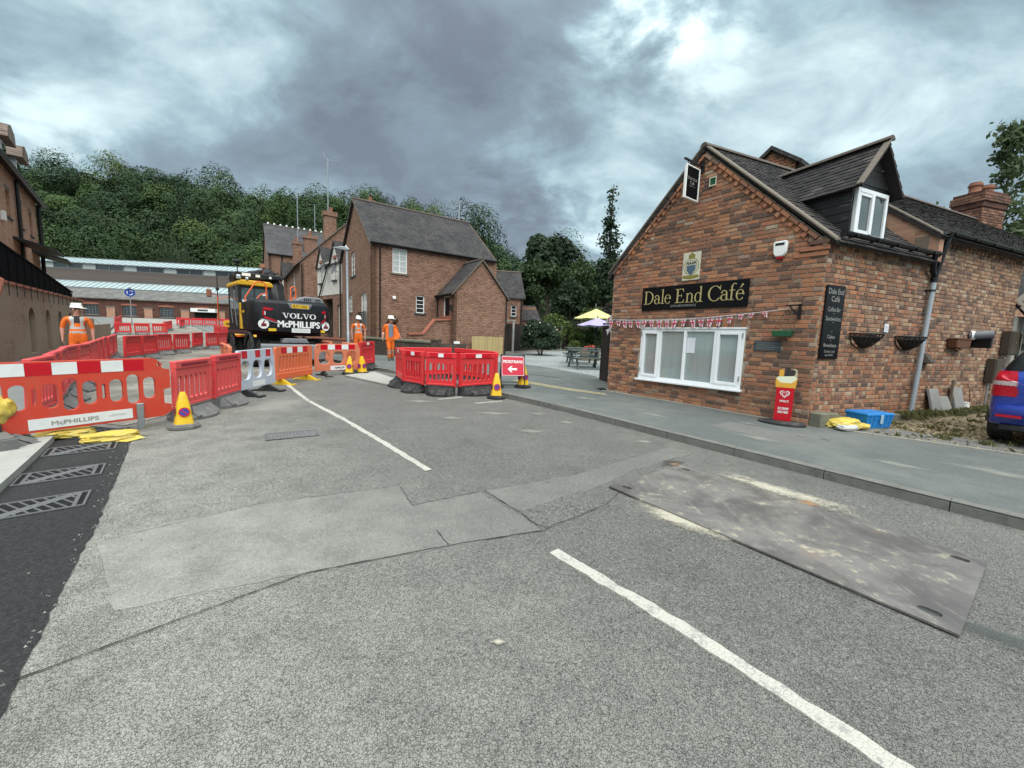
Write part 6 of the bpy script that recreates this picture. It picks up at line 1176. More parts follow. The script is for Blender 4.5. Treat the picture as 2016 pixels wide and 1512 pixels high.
me_g2 = MB().add([(0.03, 6.2, 10.95), (g0-.03, 6.2, 10.95), (g0-.03, 9.4, 12.1), (.03, 9.4, 12.1)], [(0, 1, 2, 3)]).mesh('glass_sheet', m_roofglass); me_gb2 = MB().add([(-.03, 6.18, 11.0), (.03, 6.18, 11.0), (.03, 9.4, 12.15), (-.03, 9.4, 12.15), (-.03, 6.18, 10.88), (.03, 6.18, 10.88), (.03, 9.4, 12.0), (-.03, 9.4, 12.0)], [(0,1,2,3),(7,6,5,4),(0,4,5,1),(1,5,6,2),(2,6,7,3),(3,7,4,0)]).mesh('glazing_bar', m_vgrey)
uo = part('upper_glass_roof', m_vgrey, wk, lambda b: (b.box(-8, WL, 6.05, 6.2, 10.86, 10.98), b.box(-8, WL, 9.35, 9.5, 12.05, 12.2)))
for k in range(-9, n): one('glass_sheet', me_g2, uo, TR(k*g0, 0, 0)); one('glazing_bar', me_gb2, uo, TR(k*g0, 0, 0))
part('back_block', m_works_board, wk, lambda b: b.box(-8, WL, 9.5, 14, 2, 11.9)); part('entrance_canopy', m_white, wk, lambda b: b.box(29.2, 32.6, -.8, 0, 3.75, 4.3)); part('entrance', m_void, wk, lambda b: b.box(29.4, 32.4, -.14, -.105, WB, 3.7)); part('canopy_sign', m_slate_pl, wk, lambda b: b.box(30.2, 31.6, -.83, -.8, 3.9, 4.15)); part('end_wall', m_wkbrick, wk, lambda b: b.box(0, .3, .35, 6.4, WB, 6.6))
# ---------------------------------------------------------------- trees and plants
def stem_tube(b, p0, p1, r0, r1, n=7, wob=.06, seg=6):
    P = []; R = []
    for k in range(seg+1):
        f = k/seg; p = Vector(p0).lerp(Vector(p1), f)
        if 0 < k < seg: p += Vector((random.uniform(-1, 1), random.uniform(-1, 1), 0))*wob
        P.append(p); R.append(r0+(r1-r0)*f)
    b.tube(P, R, n); return P
def broad_tree(name, label, cat, x, y, h, R, m, n, leaf, seed, trunk=None, zb=None, lobes=22, group=None, rz=None, gap=.10):
    z = G(x, y)-.05 if zb is None else zb; t = thing(name, label, cat, TR(x, y, z), group); rg = np.random.default_rng(seed); random.seed(seed)
    rz = rz or R*1.05; ch = h-rz*.95
    b = MB(); P = stem_tube(b, (0, 0, 0), (0, 0, ch+rz*.3), max(.05, R*.06), R*.025)
    for k in range(9):
        a = random.uniform(0, 6.28); q = P[random.randint(2, 5)]; stem_tube(b, q, (math.cos(a)*R*.65, math.sin(a)*R*.65, ch+random.uniform(-.3, .6)*rz), R*.025, R*.008, 5, R*.05, 4)
    b.build('trunk', m_bark, t, smooth=True)
    C, d = crown_pts(n, R, R, rz, rg, lobes, .36, -.55, gap); C[:, 2] += ch; o = link(bpy.data.objects.new('crown', quad_mesh('crown', leaf_quads(C, d, leaf, rg, 1.7, .7), m))); o.parent = t
    return t
broad_tree('broadleaf_tree', 'tall dark broadleaf tree behind the fence, left of the conifer', 'tree', 4.1, 52, 14.4, 4.1, m_leafd, 6500, .34, 21, lobes=26, rz=5.6)
broad_tree('broadleaf_tree', 'rounded green tree above the outhouse roof, left of a similar pair', 'tree', 2.35, 40, 8.6, 2.35, m_leaf, 4200, .24, 22, rz=3.0)
broad_tree('broadleaf_tree', 'rounded green tree right of the similar one, left of the conifer', 'tree', 6.6, 43, 9.0, 2.2, m_leaf, 3800, .25, 23, rz=2.9)
broad_tree('broadleaf_tree', 'green tree just behind the far corner of the cafe', 'tree', 9.6, 38, 8.9, 2.3, m_leafd, 4000, .25, 24, rz=3.2)
broad_tree('broadleaf_tree', 'dark bushy tree at the foot of the conifer', 'tree', 10.6, 50, 9.0, 2.8, m_leafd, 4000, .28, 25, rz=3.4)
broad_tree('broadleaf_tree', 'low spreading tree between the two rounded trees behind the fence', 'tree', 5.0, 37, 6.0, 1.9, m_leafd, 3000, .22, 26, rz=2.4)
broad_tree('broadleaf_tree', 'dark tree behind the rear cottage roof', 'tree', .3, 44, 8.2, 2.6, m_leafd, 3000, .28, 27, rz=3.4)
for k, (x, y, h, R) in enumerate(((14, 62, 9, 4), (19, 60, 9, 4), (25, 62, 9, 4.5), (32, 60, 9, 4.5), (-3, 66, 9, 4), (9, 66, 9, 4))):
    broad_tree('distant_tree', ['distant dark tree right of the conifer, mostly behind the cafe', 'distant tree behind the cafe roof', 'distant tree behind the cafe chimney', 'distant tree behind the far right houses', 'distant dark tree behind the rear cottage', 'distant dark tree behind the conifer foot'][k], 'tree', x, y, h, R, m_leafd, 1800, .5, 40+k, rz=h*.45, group='distant trees beyond the yard')
# ivy-clad conifer with a bare top
t = thing('conifer', 'tall thin conifer with a bare ragged top against the sky', 'tree', TR(11.9, 54, 1.0)); rg = np.random.default_rng(31); random.seed(31); CH = 20.6
b = MB(); P = stem_tube(b, (0, 0, 0), (.2, 0, CH), .42, .05, 8, .08, 10)
CC = []; DD = []
for k in range(112):
    f = random.random()**.85; z = CH*(.14+.84*f); a = random.uniform(0, 6.28); w_ = (2.9*(1-f)**.8+.45)*random.uniform(.45, 1.15)
    if .66 < f < .86: w_ *= .62
    if f > .80 and random.random() < .25: continue
    tip = Vector((math.cos(a)*w_, math.sin(a)*w_, z+random.uniform(-.5, .35))); b.tube([(0.2*f, 0, z-.1), tip*.55+Vector((0, 0, z*.45+.1)), tip], [.05*(1-f)+.02, .03, .012], 4)
    nl = int((18 if f > .78 else 62)*random.uniform(.5, 1.2)*(1 if f < .72 else .55))
    if nl < 1: continue
    s = rg.random(nl)**.6; c = np.array(tip)[None, :]*s[:, None]; c[:, 2] = z+(tip.z-z)*s; c += rg.normal(0, 1, (nl, 3))*np.array([.30, .30, .26])*(1.0 if f < .7 else .55); CC.append(c); DD.append(rg.normal(0, 1, (nl, 3)))
b.build('trunk', m_bark, t); C = np.concatenate(CC); o = link(bpy.data.objects.new('crown', quad_mesh('crown', leaf_quads(C, np.concatenate(DD), .24, rg, 1.6, .6), m_leafd))); o.parent = t
# right edge: tall light trees behind the chimney
def wispy(x, y, z0, h, R, seed, lab, n=2600, m=None, leaf=.16):
    t = thing('birch_tree', lab, 'tree', TR(x, y, z0)); rg = np.random.default_rng(seed); random.seed(seed); b = MB(); P = stem_tube(b, (0, 0, 0), (.1, .1, h), .16, .02, 7, .1, 8); CC = []
    for k in range(46):
        f = .25+.75*random.random(); a = random.uniform(0, 6.28); L = R*(1.15-f)*random.uniform(.6, 1.1)+.25; z = h*f; tip = Vector((math.cos(a)*L, math.sin(a)*L, z+L*random.uniform(.2, .7))); b.tube([(.1*f, .1*f, z-.2), tip], [.03, .008], 4)
        nl = n//46; s = rg.random(nl)**.7; c = np.array((0, 0, z-.1))[None]+(np.array(tip)-np.array((0, 0, z-.1)))[None]*s[:, None]+rg.normal(0, .17, (nl, 3)); c[:, 2] -= rg.random(nl)*.3; CC.append(c)
    b.build('trunk', m_bark, t); C = np.concatenate(CC); o = link(bpy.data.objects.new('crown', quad_mesh('crown', leaf_quads(C, rg.normal(0, 1, C.shape), leaf, rg, 1.8, .4), m or m_leafw))); o.parent = t
wispy(23.6, 20.5, .4, 12.0, 1.5, 51, 'wispy pale birch rising behind the chimney, left of its neighbour'); wispy(25.6, 20.6, .4, 9.0, 1.4, 52, 'pale leafy birch at the right edge beyond the chimney', 3200); wispy(19.6, 20, .4, 7.9, 1.1, 54, 'faint birch top just left of the chimney', 1500)
broad_tree('broadleaf_tree', 'full green tree at the right edge behind the chimney', 'tree', 25.8, 21.0, 7.2, 2.1, m_leafl, 5200, .18, 53, rz=3.2, zb=.4)
# shrub with white blossom, hedges and climbers along the fence
def shrub(name, label, x, y, rx, ry, h, m, n, leaf, seed, cat='shrub', flowers=0, group=None, zoff=0):
    t = thing(name, label, cat, TR(x, y, G(x, y)+zoff), group); rg = np.random.default_rng(seed); random.seed(seed); C, d = crown_pts(n, rx, ry, h*.55, rg, 40, .34, -.9, .25); C[:, 2] += h*.5; C[:, 2] = np.clip(C[:, 2], .03, None)
    o = link(bpy.data.objects.new('foliage', quad_mesh('foliage', leaf_quads(C, d, leaf, rg, 1.7, .6), m))); o.parent = t; b = MB()
    for k in range(6): a = random.uniform(0, 6.28); stem_tube(b, (random.uniform(-.1, .1), random.uniform(-.1, .1), 0), (math.cos(a)*rx*.6, math.sin(a)*ry*.6, h*.7), .03, .01, 5, .05, 4)
    b.build('stems', m_bark, t)
    if flowers:
        k = rg.choice(n, flowers, False); F = C[k]+d[k]*.06; o = link(bpy.data.objects.new('blossom', quad_mesh('blossom', leaf_quads(F, d[k], .085, rg, 1, .3), m_flower))); o.parent = t
    return t
shrub('flowering_shrub', 'big round dark shrub dotted with white blossom before the fence', 1.62, 24.3, 1.2, 1.1, 2.15, m_leafs, 11000, .12, 61, flowers=120)
for k, (x, y, rx, h, m) in enumerate(((5.0, 31.5, .9, 1.8, m_leafl), (6.3, 31.6, .8, 2.0, m_leaf), (8.0, 33.0, 1.2, 2.2, m_leafl), (3.2, 31.8, 1.5, 2.75, m_leafl), (6.8, 35.2, 1.6, 3.6, m_leafl), (9.2, 32.0, 1.1, 2.9, m_leaf), (4.3, 28.5, .5, .9, m_leafl))):
    shrub('fence_shrub', ['light green climber on the board fence left of the picnic tables', 'green climber on the board fence behind the picnic tables', 'light green bush behind the lilac parasol', 'light green bush showing over the fence right of the blossom shrub', 'light green hedge below the yellow parasol', 'green bush beside the lattice gate', 'small light green plant at the foot of the fence'][k], x, y, rx, rx*.7, h, m, 2200, .12, 70+k, group='bushes along the yard fence')
shrub('bare_bush', 'brown leafless bush behind the yellow parasol', 8.3, 36, 1.4, .9, 4.2, m_twig, 1800, .14, 80)
# weeds along the cafe ledge and on the drive (uncountable)
rg = np.random.default_rng(9); CC = []; DD = []
def tuft(x, y, z, n, r, h):
    c = np.stack([rg.normal(x, r, n), rg.normal(y, r, n), z+rg.random(n)*h], 1); CC.append(c); d = rg.normal(0, 1, (n, 3)); d[:, 2] *= .3; DD.append(d)
for k in range(110):
    s = rg.uniform(2.4, 6.9); q = W_s @ Vector((s, -.17+rg.normal(0, .05), 0)); tuft(q.x, q.y, .30+.12*(rg.random() < .4)*0, 12, .06, .10)
for k in range(110):
    a, c_ = rg.random(), rg.random(); x = 5.6+a*5.2; y = 6.75+(x-5.0)*.42-.3-c_*(1.6+a*2.2)
    if y < 5.3-(x-6.9)*.75 or (x < 6.6 and y > 6.2): continue
    tuft(x, y, G(x, y)+KH-.005, 9 if rg.random() < .8 else 26, .05, .04)
C = np.concatenate(CC); o = link(bpy.data.objects.new('weeds', quad_mesh('weeds', leaf_quads(C, np.concatenate(DD), .035, rg, 3.0, .3), m_weed))); prop(o, 'straggling weeds and grass along the wall foot and gravel drive', 'weeds', None, 'stuff')
C = np.stack([rg.uniform(5.6, 11, 1500), np.zeros(1500), np.zeros(1500)], 1); C[:, 1] = 6.75+(C[:, 0]-5.0)*.42-.35-rg.random(1500)*(1.4+(C[:, 0]-5.6)*.55)
C = C[(C[:, 1] > 5.35-(C[:, 0]-6.9)*.75)]; C[:, 2] = [G(x, y)+KH+.004 for x, y in C[:, :2]]; dn = np.zeros(C.shape); dn[:, 2] = 1
o = link(bpy.data.objects.new('leaf_litter', quad_mesh('leaf_litter', leaf_quads(C, dn, .035, rg, 1.8, .35), simple('dry_litter', (.30, .24, .14), .9, 0, .6, 60)))); prop(o, 'dry leaf litter and chips scattered over the gravel drive', 'litter', None, 'stuff')
# loose stones and crumbs of tarmac on the road (uncountable)
b = MB(); rr = random.Random(5)
for k in range(420):
    u = rr.random(); 
    if u < .45: f = rr.random(); x = -1.84+(-4.98+1.84)*f+rr.gauss(.03, .05); y = 1.32+(5.2-1.32)*f+rr.gauss(0, .05)
    elif u < .7: f = rr.random(); x = 4.3-4.4*f-rr.random()**2*.25-.02; y = 3.22+5.58*f-rr.random()*.05
    else: x = rr.uniform(-3, 3.5); y = rr.uniform(1.2, 8); 
    s = rr.uniform(.004, .011); z = G(x, y)+.006+s*.4; b.add([(x+s*rr.uniform(.6, 1.3)*dx, y+s*rr.uniform(.6, 1.3)*dy, z+s*.7*dz) for dx, dy, dz in ((1, 0, -.5), (-.5, .87, -.5), (-.5, -.87, -.5), (0, 0, .8))], [(0, 1, 3), (1, 2, 3), (2, 0, 3)])
o = b.build('loose_grit', m_road); prop(o, 'loose grit and stone crumbs scattered on the road', 'grit', None, 'stuff')
# ---------------------------------------------------------------- road works: barriers
def foot_mesh(m, name='rubber_foot', L=.9, hb=.20):
    b = MB(); n = 12
    for s in (-1, 1):
        low = [(-L/2+L*k/n, s*(.05+.25*math.sin(math.pi*k/n)**.6)) for k in range(n+1)]; top = [(-L/2+.02+(L-.04)*k/n, s*(.035+.03*math.sin(math.pi*k/n))) for k in range(n+1)]
        vs = [(x, y, 0) for x, y in low]+[(x, y, .05) for x, y in low]+[(x, y*1.0, hb) for x, y in top]; m_ = n+1
        fs = [(i, i+1, m_+i+1, m_+i) for i in range(n)]+[(m_+i, m_+i+1, 2*m_+i+1, 2*m_+i) for i in range(n)]; b.add(vs, fs)
        b.add([(x, y, 0) for x, y in low], [tuple(range(m_))]); 
        for q in (-.27, -.09, .09, .27): b.add([(q-.03, s*.06, hb), (q+.03, s*.06, hb), (q+.05, s*.22, .06), (q-.05, s*.22, .06), (q, s*.10, hb+.005), (q, s*.25, .09)], [(0, 4, 5, 3), (4, 1, 2, 5)])
    b.box(-L/2, L/2, -.05, .05, .04, hb+.03); b.box(-L/2-.04, -L/2+.03, -.06, .06, 0, hb+.02); return b.mesh(name, m)
me_foot_g = foot_mesh(m_foot); me_foot_d = foot_mesh(m_footd)
def tri_foot(m, name='foot'):
    b = MB(); b.add([(-.035, -.30, 0), (.035, -.30, 0), (.035, .30, 0), (-.035, .30, 0), (-.03, -.035, .15), (.03, -.035, .15), (.03, .035, .15), (-.03, .035, .15)], [(0,3,2,1),(4,5,6,7),(0,1,5,4),(1,2,6,5),(2,3,7,6),(3,0,4,7)]); b.box(-.022, .022, -.02, .02, .15, .30); b.box(-.10, .10, -.34, -.27, 0, .03); b.box(-.10, .10, .27, .34, 0, .03); return b.mesh(name, m)
me_tri = tri_foot(m_footd); me_tri_y = tri_foot(m_yel)
def panel_slots(m):
    hs = [rrect(-.40+k*.135, -.40+k*.135+.09, .34, .74, .045) for k in range(6)]
    return plate(rrect(-.49, .49, .21, .97, .04), hs, -.022, .022, 'panel', m, .006)
me_slot_r = panel_slots(m_red); me_slot_f = panel_slots(m_redfade); me_slot_o = panel_slots(m_orange2)
def rail_mesh(m): b = MB(); b.box(-.50, .50, -.042, .042, .86, .985); b.box(-.50, .50, -.034, .034, .20, .27); b.box(-.50, -.44, -.036, .036, .27, .86); b.box(.44, .50, -.036, .036, .27, .86); return b.mesh('rail_frame', m, .010)
me_rail_r, me_rail_f, me_rail_o = rail_mesh(m_red), rail_mesh(m_redfade), rail_mesh(m_orange2)
me_groove = MB().box(-.36, .36, -.0455, -.042, .895, .945).mesh('top_slot', simple('slot_shade_red', (.25, .02, .03), .6))  # flat strip on the rail; the groove's shade is put into its darker red
me_hook = MB().box(.50, .56, -.02, .02, .55, .62).box(.535, .56, -.02, .02, .40, .55).mesh('coupling_hook', m_redfade, .004)
me_str = MB().box(-.36, .36, -.0458, -.0428, .875, .97).mesh('reflective_strip', m_refr); me_stw = MB().box(-.085, .085, -.0475, -.0462, .88, .965).mesh('reflective_patch', m_refw)
BCOUNT = 0
def barrier(kind, p, q, h=.93, label=None, group=None, parts=True):
    L, a = run(p, q); mx, my = (p[0]+q[0])/2, (p[1]+q[1])/2; dz = (G(*q)-G(*p))/max(L, .1)
    t = thing('barrier', label or 'red plastic site barrier', 'barrier', fr(mx, my, a+random.uniform(-1.8, 1.8)) @ Matrix.Rotation(-math.atan(dz), 4, 'Y') @ Matrix.Rotation(random.uniform(-.035, .035), 4, 'X') @ S3(1, 1, h/.98), group or 'plastic barriers round the road works'); k = L/1.02
    lm = S3(k, 1, 1)
    if kind in ('slot', 'fade', 'slot_strip', 'oslot'):
        pm, rm, fm = {'slot': (me_slot_r, me_rail_r, me_foot_g), 'fade': (me_slot_f, me_rail_f, me_foot_g), 'slot_strip': (me_slot_r, me_rail_r, me_foot_d), 'oslot': (me_slot_o, me_rail_o, me_foot_g)}[kind]
        one('panel', pm, t, lm); one('rail_frame', rm, t, lm); one('rubber_foot', fm, t, lm)
        if kind == 'slot_strip': one('reflective_strip', me_str, t, lm); one('reflective_patch', me_stw, t, lm)
        elif parts: one('top_slot', me_groove, t, lm); one('coupling_hook', me_hook, t, lm)
    else:
        pm, strips, feet = KINDS[kind]; k = L/2.0; lm = S3(k, 1, 1)
        one('panel', pm, t, lm)
        for s in strips: one(s[0], s[1], t, lm)
        for x, fm in feet: one('foot', fm, t, TR(x*k, 0, 0))
    return t
def ovals(x0, x1, z0, z1, nb, r, gap=.035):
    out = []; w_ = (x1-x0-gap*nb)/(nb+1)
    for k in range(nb+1):
        a = x0+k*(w_+gap); out.append(rrect(a, a+w_, z0+(.05 if k in (0, nb) and nb else 0), z1-(.05 if k in (0, nb) and nb else 0), min(r, w_/2.1)))
    return out
OUT1 = [(-.98, .14), (.88, .14), (.98, .20), (.98, .30), (.90, .32), (.90, .52), (.98, .54), (.98, .80), (.90, .82), (.84, .95), (.78, .97), (-.78, .97), (-.84, .95), (-.90, .82), (-.98, .80)]
H1 = []
for xc in (-.58, 0, .58): H1 += ovals(xc-.235, xc+.235, .36, .76, 2, .09)
m_void2 = m_vblack
me_f1 = plate(OUT1, H1+[rrect(-.31, -.275, .46, .66, .015), rrect(.275, .31, .46, .66, .015), rrect(.84, .90, .86, .90, .02)], -.03, .03, 'panel', m_front, .007)
def strip_meshes(x0, x1, z0, z1, n, y=-.0325, first='r'):
    return [(('reflective_red', 'reflective_white')[k % 2], MB().box(x0+(x1-x0)*k/n, x0+(x1-x0)*(k+1)/n-.001, y, y+.003, z0, z1).mesh('reflective_square', (m_refr, m_refw)[k % 2])) for k in range(n)]
s1 = strip_meshes(-.76, .70, .81, .955, 7, -.0335); nb = MB().box(-.36, .55, -.0335, -.0305, .17, .30).mesh('name_board', m_refw); nl = MB(); lettering(nl, 'McPHILLIPS', -.18, .22, .205, .255, -.0345, .05); lettering(nl, 'LIMITED', .32, .48, .225, .25, -.0345); nl = nl.mesh('lettering', m_silverlet)
KINDS = {'front': (me_f1, s1+[('name_board', nb), ('lettering', nl)], ())}
pg = plate([(-.98, .15), (.98, .15), (.98, .80), (.88, .97), (-.88, .97), (-.98, .80)], [rrect(-.82, -.36, .36, .74, .16), rrect(-.23, .23, .36, .74, .16), rrect(.36, .82, .36, .74, .16), rrect(-.90, -.84, .84, .89, .025)], -.03, .03, 'panel', m_greyb, .008)
g_r = [('reflective_red', MB().box(x-.13, x+.13, -.0335, -.0305, .80, .955).mesh('reflective_square', m_refr)) for x in (-.62, .05, .62)]
KINDS['grey'] = (pg, g_r+[('name_board', MB().box(-.3, .35, -.0335, -.0305, .18, .30).mesh('name_board', m_refw))], ((-.62, me_tri), (.55, me_tri)))
po = plate(rrect(-.98, .98, .13, .97, .07), [rrect(-.80+k*.165, -.80+k*.165+.105, .36, .74, .04) for k in range(10)], -.028, .028, 'panel', m_orange, .007)
KINDS['orange'] = (po, strip_meshes(-.70, .70, .80, .95, 5, -.0315)+[('bottom_rail', MB().box(-.96, .96, -.05, .05, .13, .30).mesh('bottom_rail', m_orange, .012))], ((-.7, me_tri_y), (.7, me_tri_y)))
pf = plate([(-.98, .15), (.98, .15), (.98, .80), (.88, .97), (-.88, .97), (-.98, .80)], [rrect(-.82, -.36, .36, .74, .16), rrect(-.23, .23, .36, .74, .16), rrect(.36, .82, .36, .74, .16), rrect(-.90, -.84, .84, .89, .025)], -.03, .03, 'panel', m_orange2, .008)
KINDS['faded'] = (pf, strip_meshes(-.74, .74, .80, .95, 5, -.0335)+[('name_board', MB().box(-.35, .42, -.0335, -.0305, .17, .30).mesh('name_board', m_refw)), ('lettering', (lambda b: (lettering(b, 'McPHILLIPS', -.16, .24, .205, .265, -.0345, .05), b)[1])(MB()).mesh('lettering', m_blackp))], ((-.6, me_tri), (.6, me_tri)))
fb = barrier('front', (-5.82, 3.92), (-4.80, 5.62), .96, 'long orange red barrier with red and white reflective squares, nearest at left')
for x in (.62,): part('foot_post', m_galv, fb, lambda b: (b.box(x-.035, x+.035, -.06, -.034, -.02, .20), b.box(x-.037, x+.037, -.063, -.032, .17, .36)), .006)
part('foot_post', m_footd, fb, lambda b: (b.box(-.60, -.52, -.30, .28, 0, .05), b.box(-.57, -.55, -.06, -.034, 0, .30)))
ft = one('rubber_foot', me_foot_g, fb, TR(-.58, -.05, 0) @ RZ(90) @ S3(.85, 1.1, .9))
barrier('fade', (-4.86, 5.68), (-4.97, 6.55), .88, 'pinkish red slotted barrier standing behind the nearest yellow cone'); barrier('fade', (-4.98, 6.60), (-5.10, 7.46), .90, 'pinkish red slotted barrier touching the pale grey barrier')
barrier('grey', (-5.26, 7.62), (-5.31, 8.92), .93, 'pale grey barrier with three rounded holes and red squares'); barrier('orange', (-5.60, 9.40), (-5.45, 10.85), .92, 'bright orange slatted barrier on yellow feet behind the grey one'); barrier('faded', (-5.62, 11.32), (-4.70, 12.36), .93, 'faded orange barrier with three holes and a name board by two cones')
barrier('slot_strip', (-4.92, 12.95), (-4.88, 14.1), .94, 'red slotted barrier at the kerb right of the two cones'); barrier('oslot', (-7.15, 15.0), (-6.3, 13.9), .9, 'orange red barrier behind the faded one, further left'); barrier('oslot', (-5.75, 13.6), (-4.95, 12.75), .9, 'orange red barrier just behind the faded barrier by the kerb')
hx = [((-2.56, 9.50), (-2.0, 9.05), 'left front'), ((-1.95, 9.02), (-1.24, 8.88), 'middle front'), ((-1.20, 8.92), (-.44, 9.55), 'right front'), ((-3.02, 10.5), (-2.60, 9.58), 'left side'), ((-.42, 10.25), (-.40, 9.60), 'right side'), ((-1.72, 11.35), (-2.98, 10.55), 'left back'), ((-.46, 10.3), (-1.66, 11.38), 'right back')]
for p, q, w_ in hx: barrier('slot_strip', p, q, .95, 'bright red barrier, %s panel of the ring round the kerb hole' % w_, 'red barriers ringed round the kerb excavation')
Lc = [(-6.05, 4.95), (-6.65, 5.72), (-7.35, 6.50), (-8.35, 7.45), (-9.1, 8.35), (-9.8, 9.25), (-10.7, 10.2), (-11.65, 11.25), (-12.65, 12.35), (-13.75, 13.6), (-15.0, 15.0), (-16.4, 16.6)]
LD_ = ['second', 'third', 'fourth', 'fifth', 'sixth', 'seventh', 'eighth', 'ninth', 'tenth', 'eleventh']
for i, (p, q) in enumerate(zip(Lc, Lc[1:])): barrier('fade', p, q, .92, 'pinkish red barrier by the left footway, %s in the row from the camera' % (['nearest']+LD_)[i])
md = [((-13.7, 14.1), (-14.2, 15.3)), ((-14.25, 15.4), (-14.75, 16.6)), ((-15.5, 17.4), (-15.85, 18.7)), ((-15.9, 18.8), (-16.2, 20.1)), ((-17.2, 21.5), (-18.0, 23.3)), ((-17.1, 22.4), (-17.4, 23.7)), ((-17.45, 23.8), (-17.75, 25.1))]
for i, (p, q) in enumerate(md): barrier('slot', p, q, .94, 'dark red barrier across the dug up road, %s from the left of the middle row' % ['first', 'second', 'third', 'fourth', 'fifth', 'sixth', 'seventh'][i])
fa = [((-32.5, 32.9), (-31.8, 33.6)), ((-31.7, 33.7), (-31.0, 34.4)), ((-30.9, 34.5), (-30.2, 35.2)), ((-33.2, 38.2), (-34.0, 39.6)), ((-34.1, 39.8), (-34.9, 41.2)), ((-33.9, 34.6), (-32.6, 33.0)), ((-39.6, 47.4), (-38.2, 47.7)), ((-38.1, 47.7), (-36.8, 47.9)), ((-36.7, 47.9), (-35.3, 48.1)), ((-35.2, 48.1), (-33.8, 48.3)), ((-36.4, 44.0), (-37.2, 45.6)), ((-42.4, 42.9), (-43.6, 44.4)), ((-43.7, 44.5), (-44.9, 46.0)), ((-45.0, 46.1), (-46.2, 47.6)), ((-26.9, 36.2), (-25.8, 35.2)), ((-25.7, 35.1), (-24.7, 34.2)), ((-24.6, 34.1), (-23.6, 33.3))]
FL = ['distant red barrier, %s of three side by side behind the middle row' % w_ for w_ in ('leftmost', 'middle one', 'rightmost')]+['distant red barrier, %s of two behind the orange one' % w_ for w_ in ('nearer', 'further')]+['distant red barrier seen edge on at the kerb, left of the three side by side']+['far red barrier before the works wall, %s of a straight row of four' % w_ for w_ in ('first from left', 'second from left', 'third from left', 'last')]+['far red barrier turned towards the straight row of four']+['far red barrier by the blue roundabout sign, %s of three' % w_ for w_ in ('nearest', 'middle', 'furthest')]+['red barrier left of the excavator by the yellow roller, %s of three' % w_ for w_ in ('left', 'middle', 'right')]
for i, (p, q) in enumerate(fa): barrier('slot', p, q, .98, FL[i], 'distant red barriers at the far end of the works', False)
barrier('oslot', (-31.2, 35.8), (-32.2, 37.2), .95, 'distant orange barrier turned edge on among the far red ones')
barrier('oslot', (-8.25, 11.4), (-7.35, 10.3), .9, 'pinkish orange barrier bending past the excavator wheel, further one'); barrier('oslot', (-7.3, 10.2), (-6.4, 9.05), .9, 'pinkish orange barrier behind the grey barrier, nearer one')
# ---------------------------------------------------------------- cones
def cone(x, y, lab, disc_=True, rot=0, h=.5, z=0, lean=0):
    t = thing('no_waiting_cone', lab, 'cone', fr(x, y, rot, G(x, y)+z) @ Matrix.Rotation(lean, 4, 'Y') @ S3(h/.5, h/.5, h/.5), 'yellow no waiting cones')
    part('base', m_footd if disc_ != 2 else m_foot, t, lambda b: (b.prism_z([(.19*math.cos(a)*(1 if k % 2 else 1.02), .19*math.sin(a)) for k, a in enumerate(np.linspace(rad(22.5), rad(382.5), 9)[:-1])], 0, .05), b.lathe([(.165, .05), (.15, .068), (.10, .07)], 12)), .008)
    def sq(b):       # square tapered body
        pr = [(.118, .06), (.105, .12), (.075, .34), (.042, .47), (.03, .50)]; vs = []
        for r, z_ in pr:
            for k in range(16): a = 2*math.pi*k/16; c, s = math.cos(a), math.sin(a); e = (abs(c)**4+abs(s)**4)**.25; vs.append((r*c/e*.95, r*s/e*.95, z_))
        b.add(vs, [(i*16+k, i*16+(k+1) % 16, (i+1)*16+(k+1) % 16, (i+1)*16+k) for i in range(4) for k in range(16)]+[tuple(range(64, 80))])
    bd = part('body', m_yel, t, sq, smooth=True)
    for k in range(4):
        Mk = RZ(90*k) @ TR(0, -.0965, .235) @ Matrix.Rotation(rad(-8), 4, 'X')
        part('sign_disc', m_purple, bd, lambda b: disc(b, 0, 0, .062, .062, -.001, 20), M=Mk); part('sign_ring', m_refr, bd, lambda b: (ring(b, 0, 0, .05, .064, -.002, 20), b.add([(-.042, -.0025, .034), (-.034, -.0025, .042), (.042, -.0025, -.034), (.034, -.0025, -.042)], [(0, 1, 2, 3)])), M=Mk)
    return t
cone(-4.50, 5.42, 'yellow no waiting cone nearest the camera, before the pinkish barriers', 2, 45, .50)
cone(-4.93, 12.05, 'left yellow cone of the pair by the faded orange barrier', 1, 20, .55, 0, .05); cone(-4.62, 12.30, 'right yellow cone of the pair by the faded orange barrier', 1, 60, .55, 0, -.04); cone(-.34, 8.78, 'slim yellow cone at the kerb before the PEDESTRIANS sign', 1, 10, .56, .0); cone(.27, 9.95, 'slim yellow cone behind the right leg of the PEDESTRIANS sign', 1, 30, .56, KH)
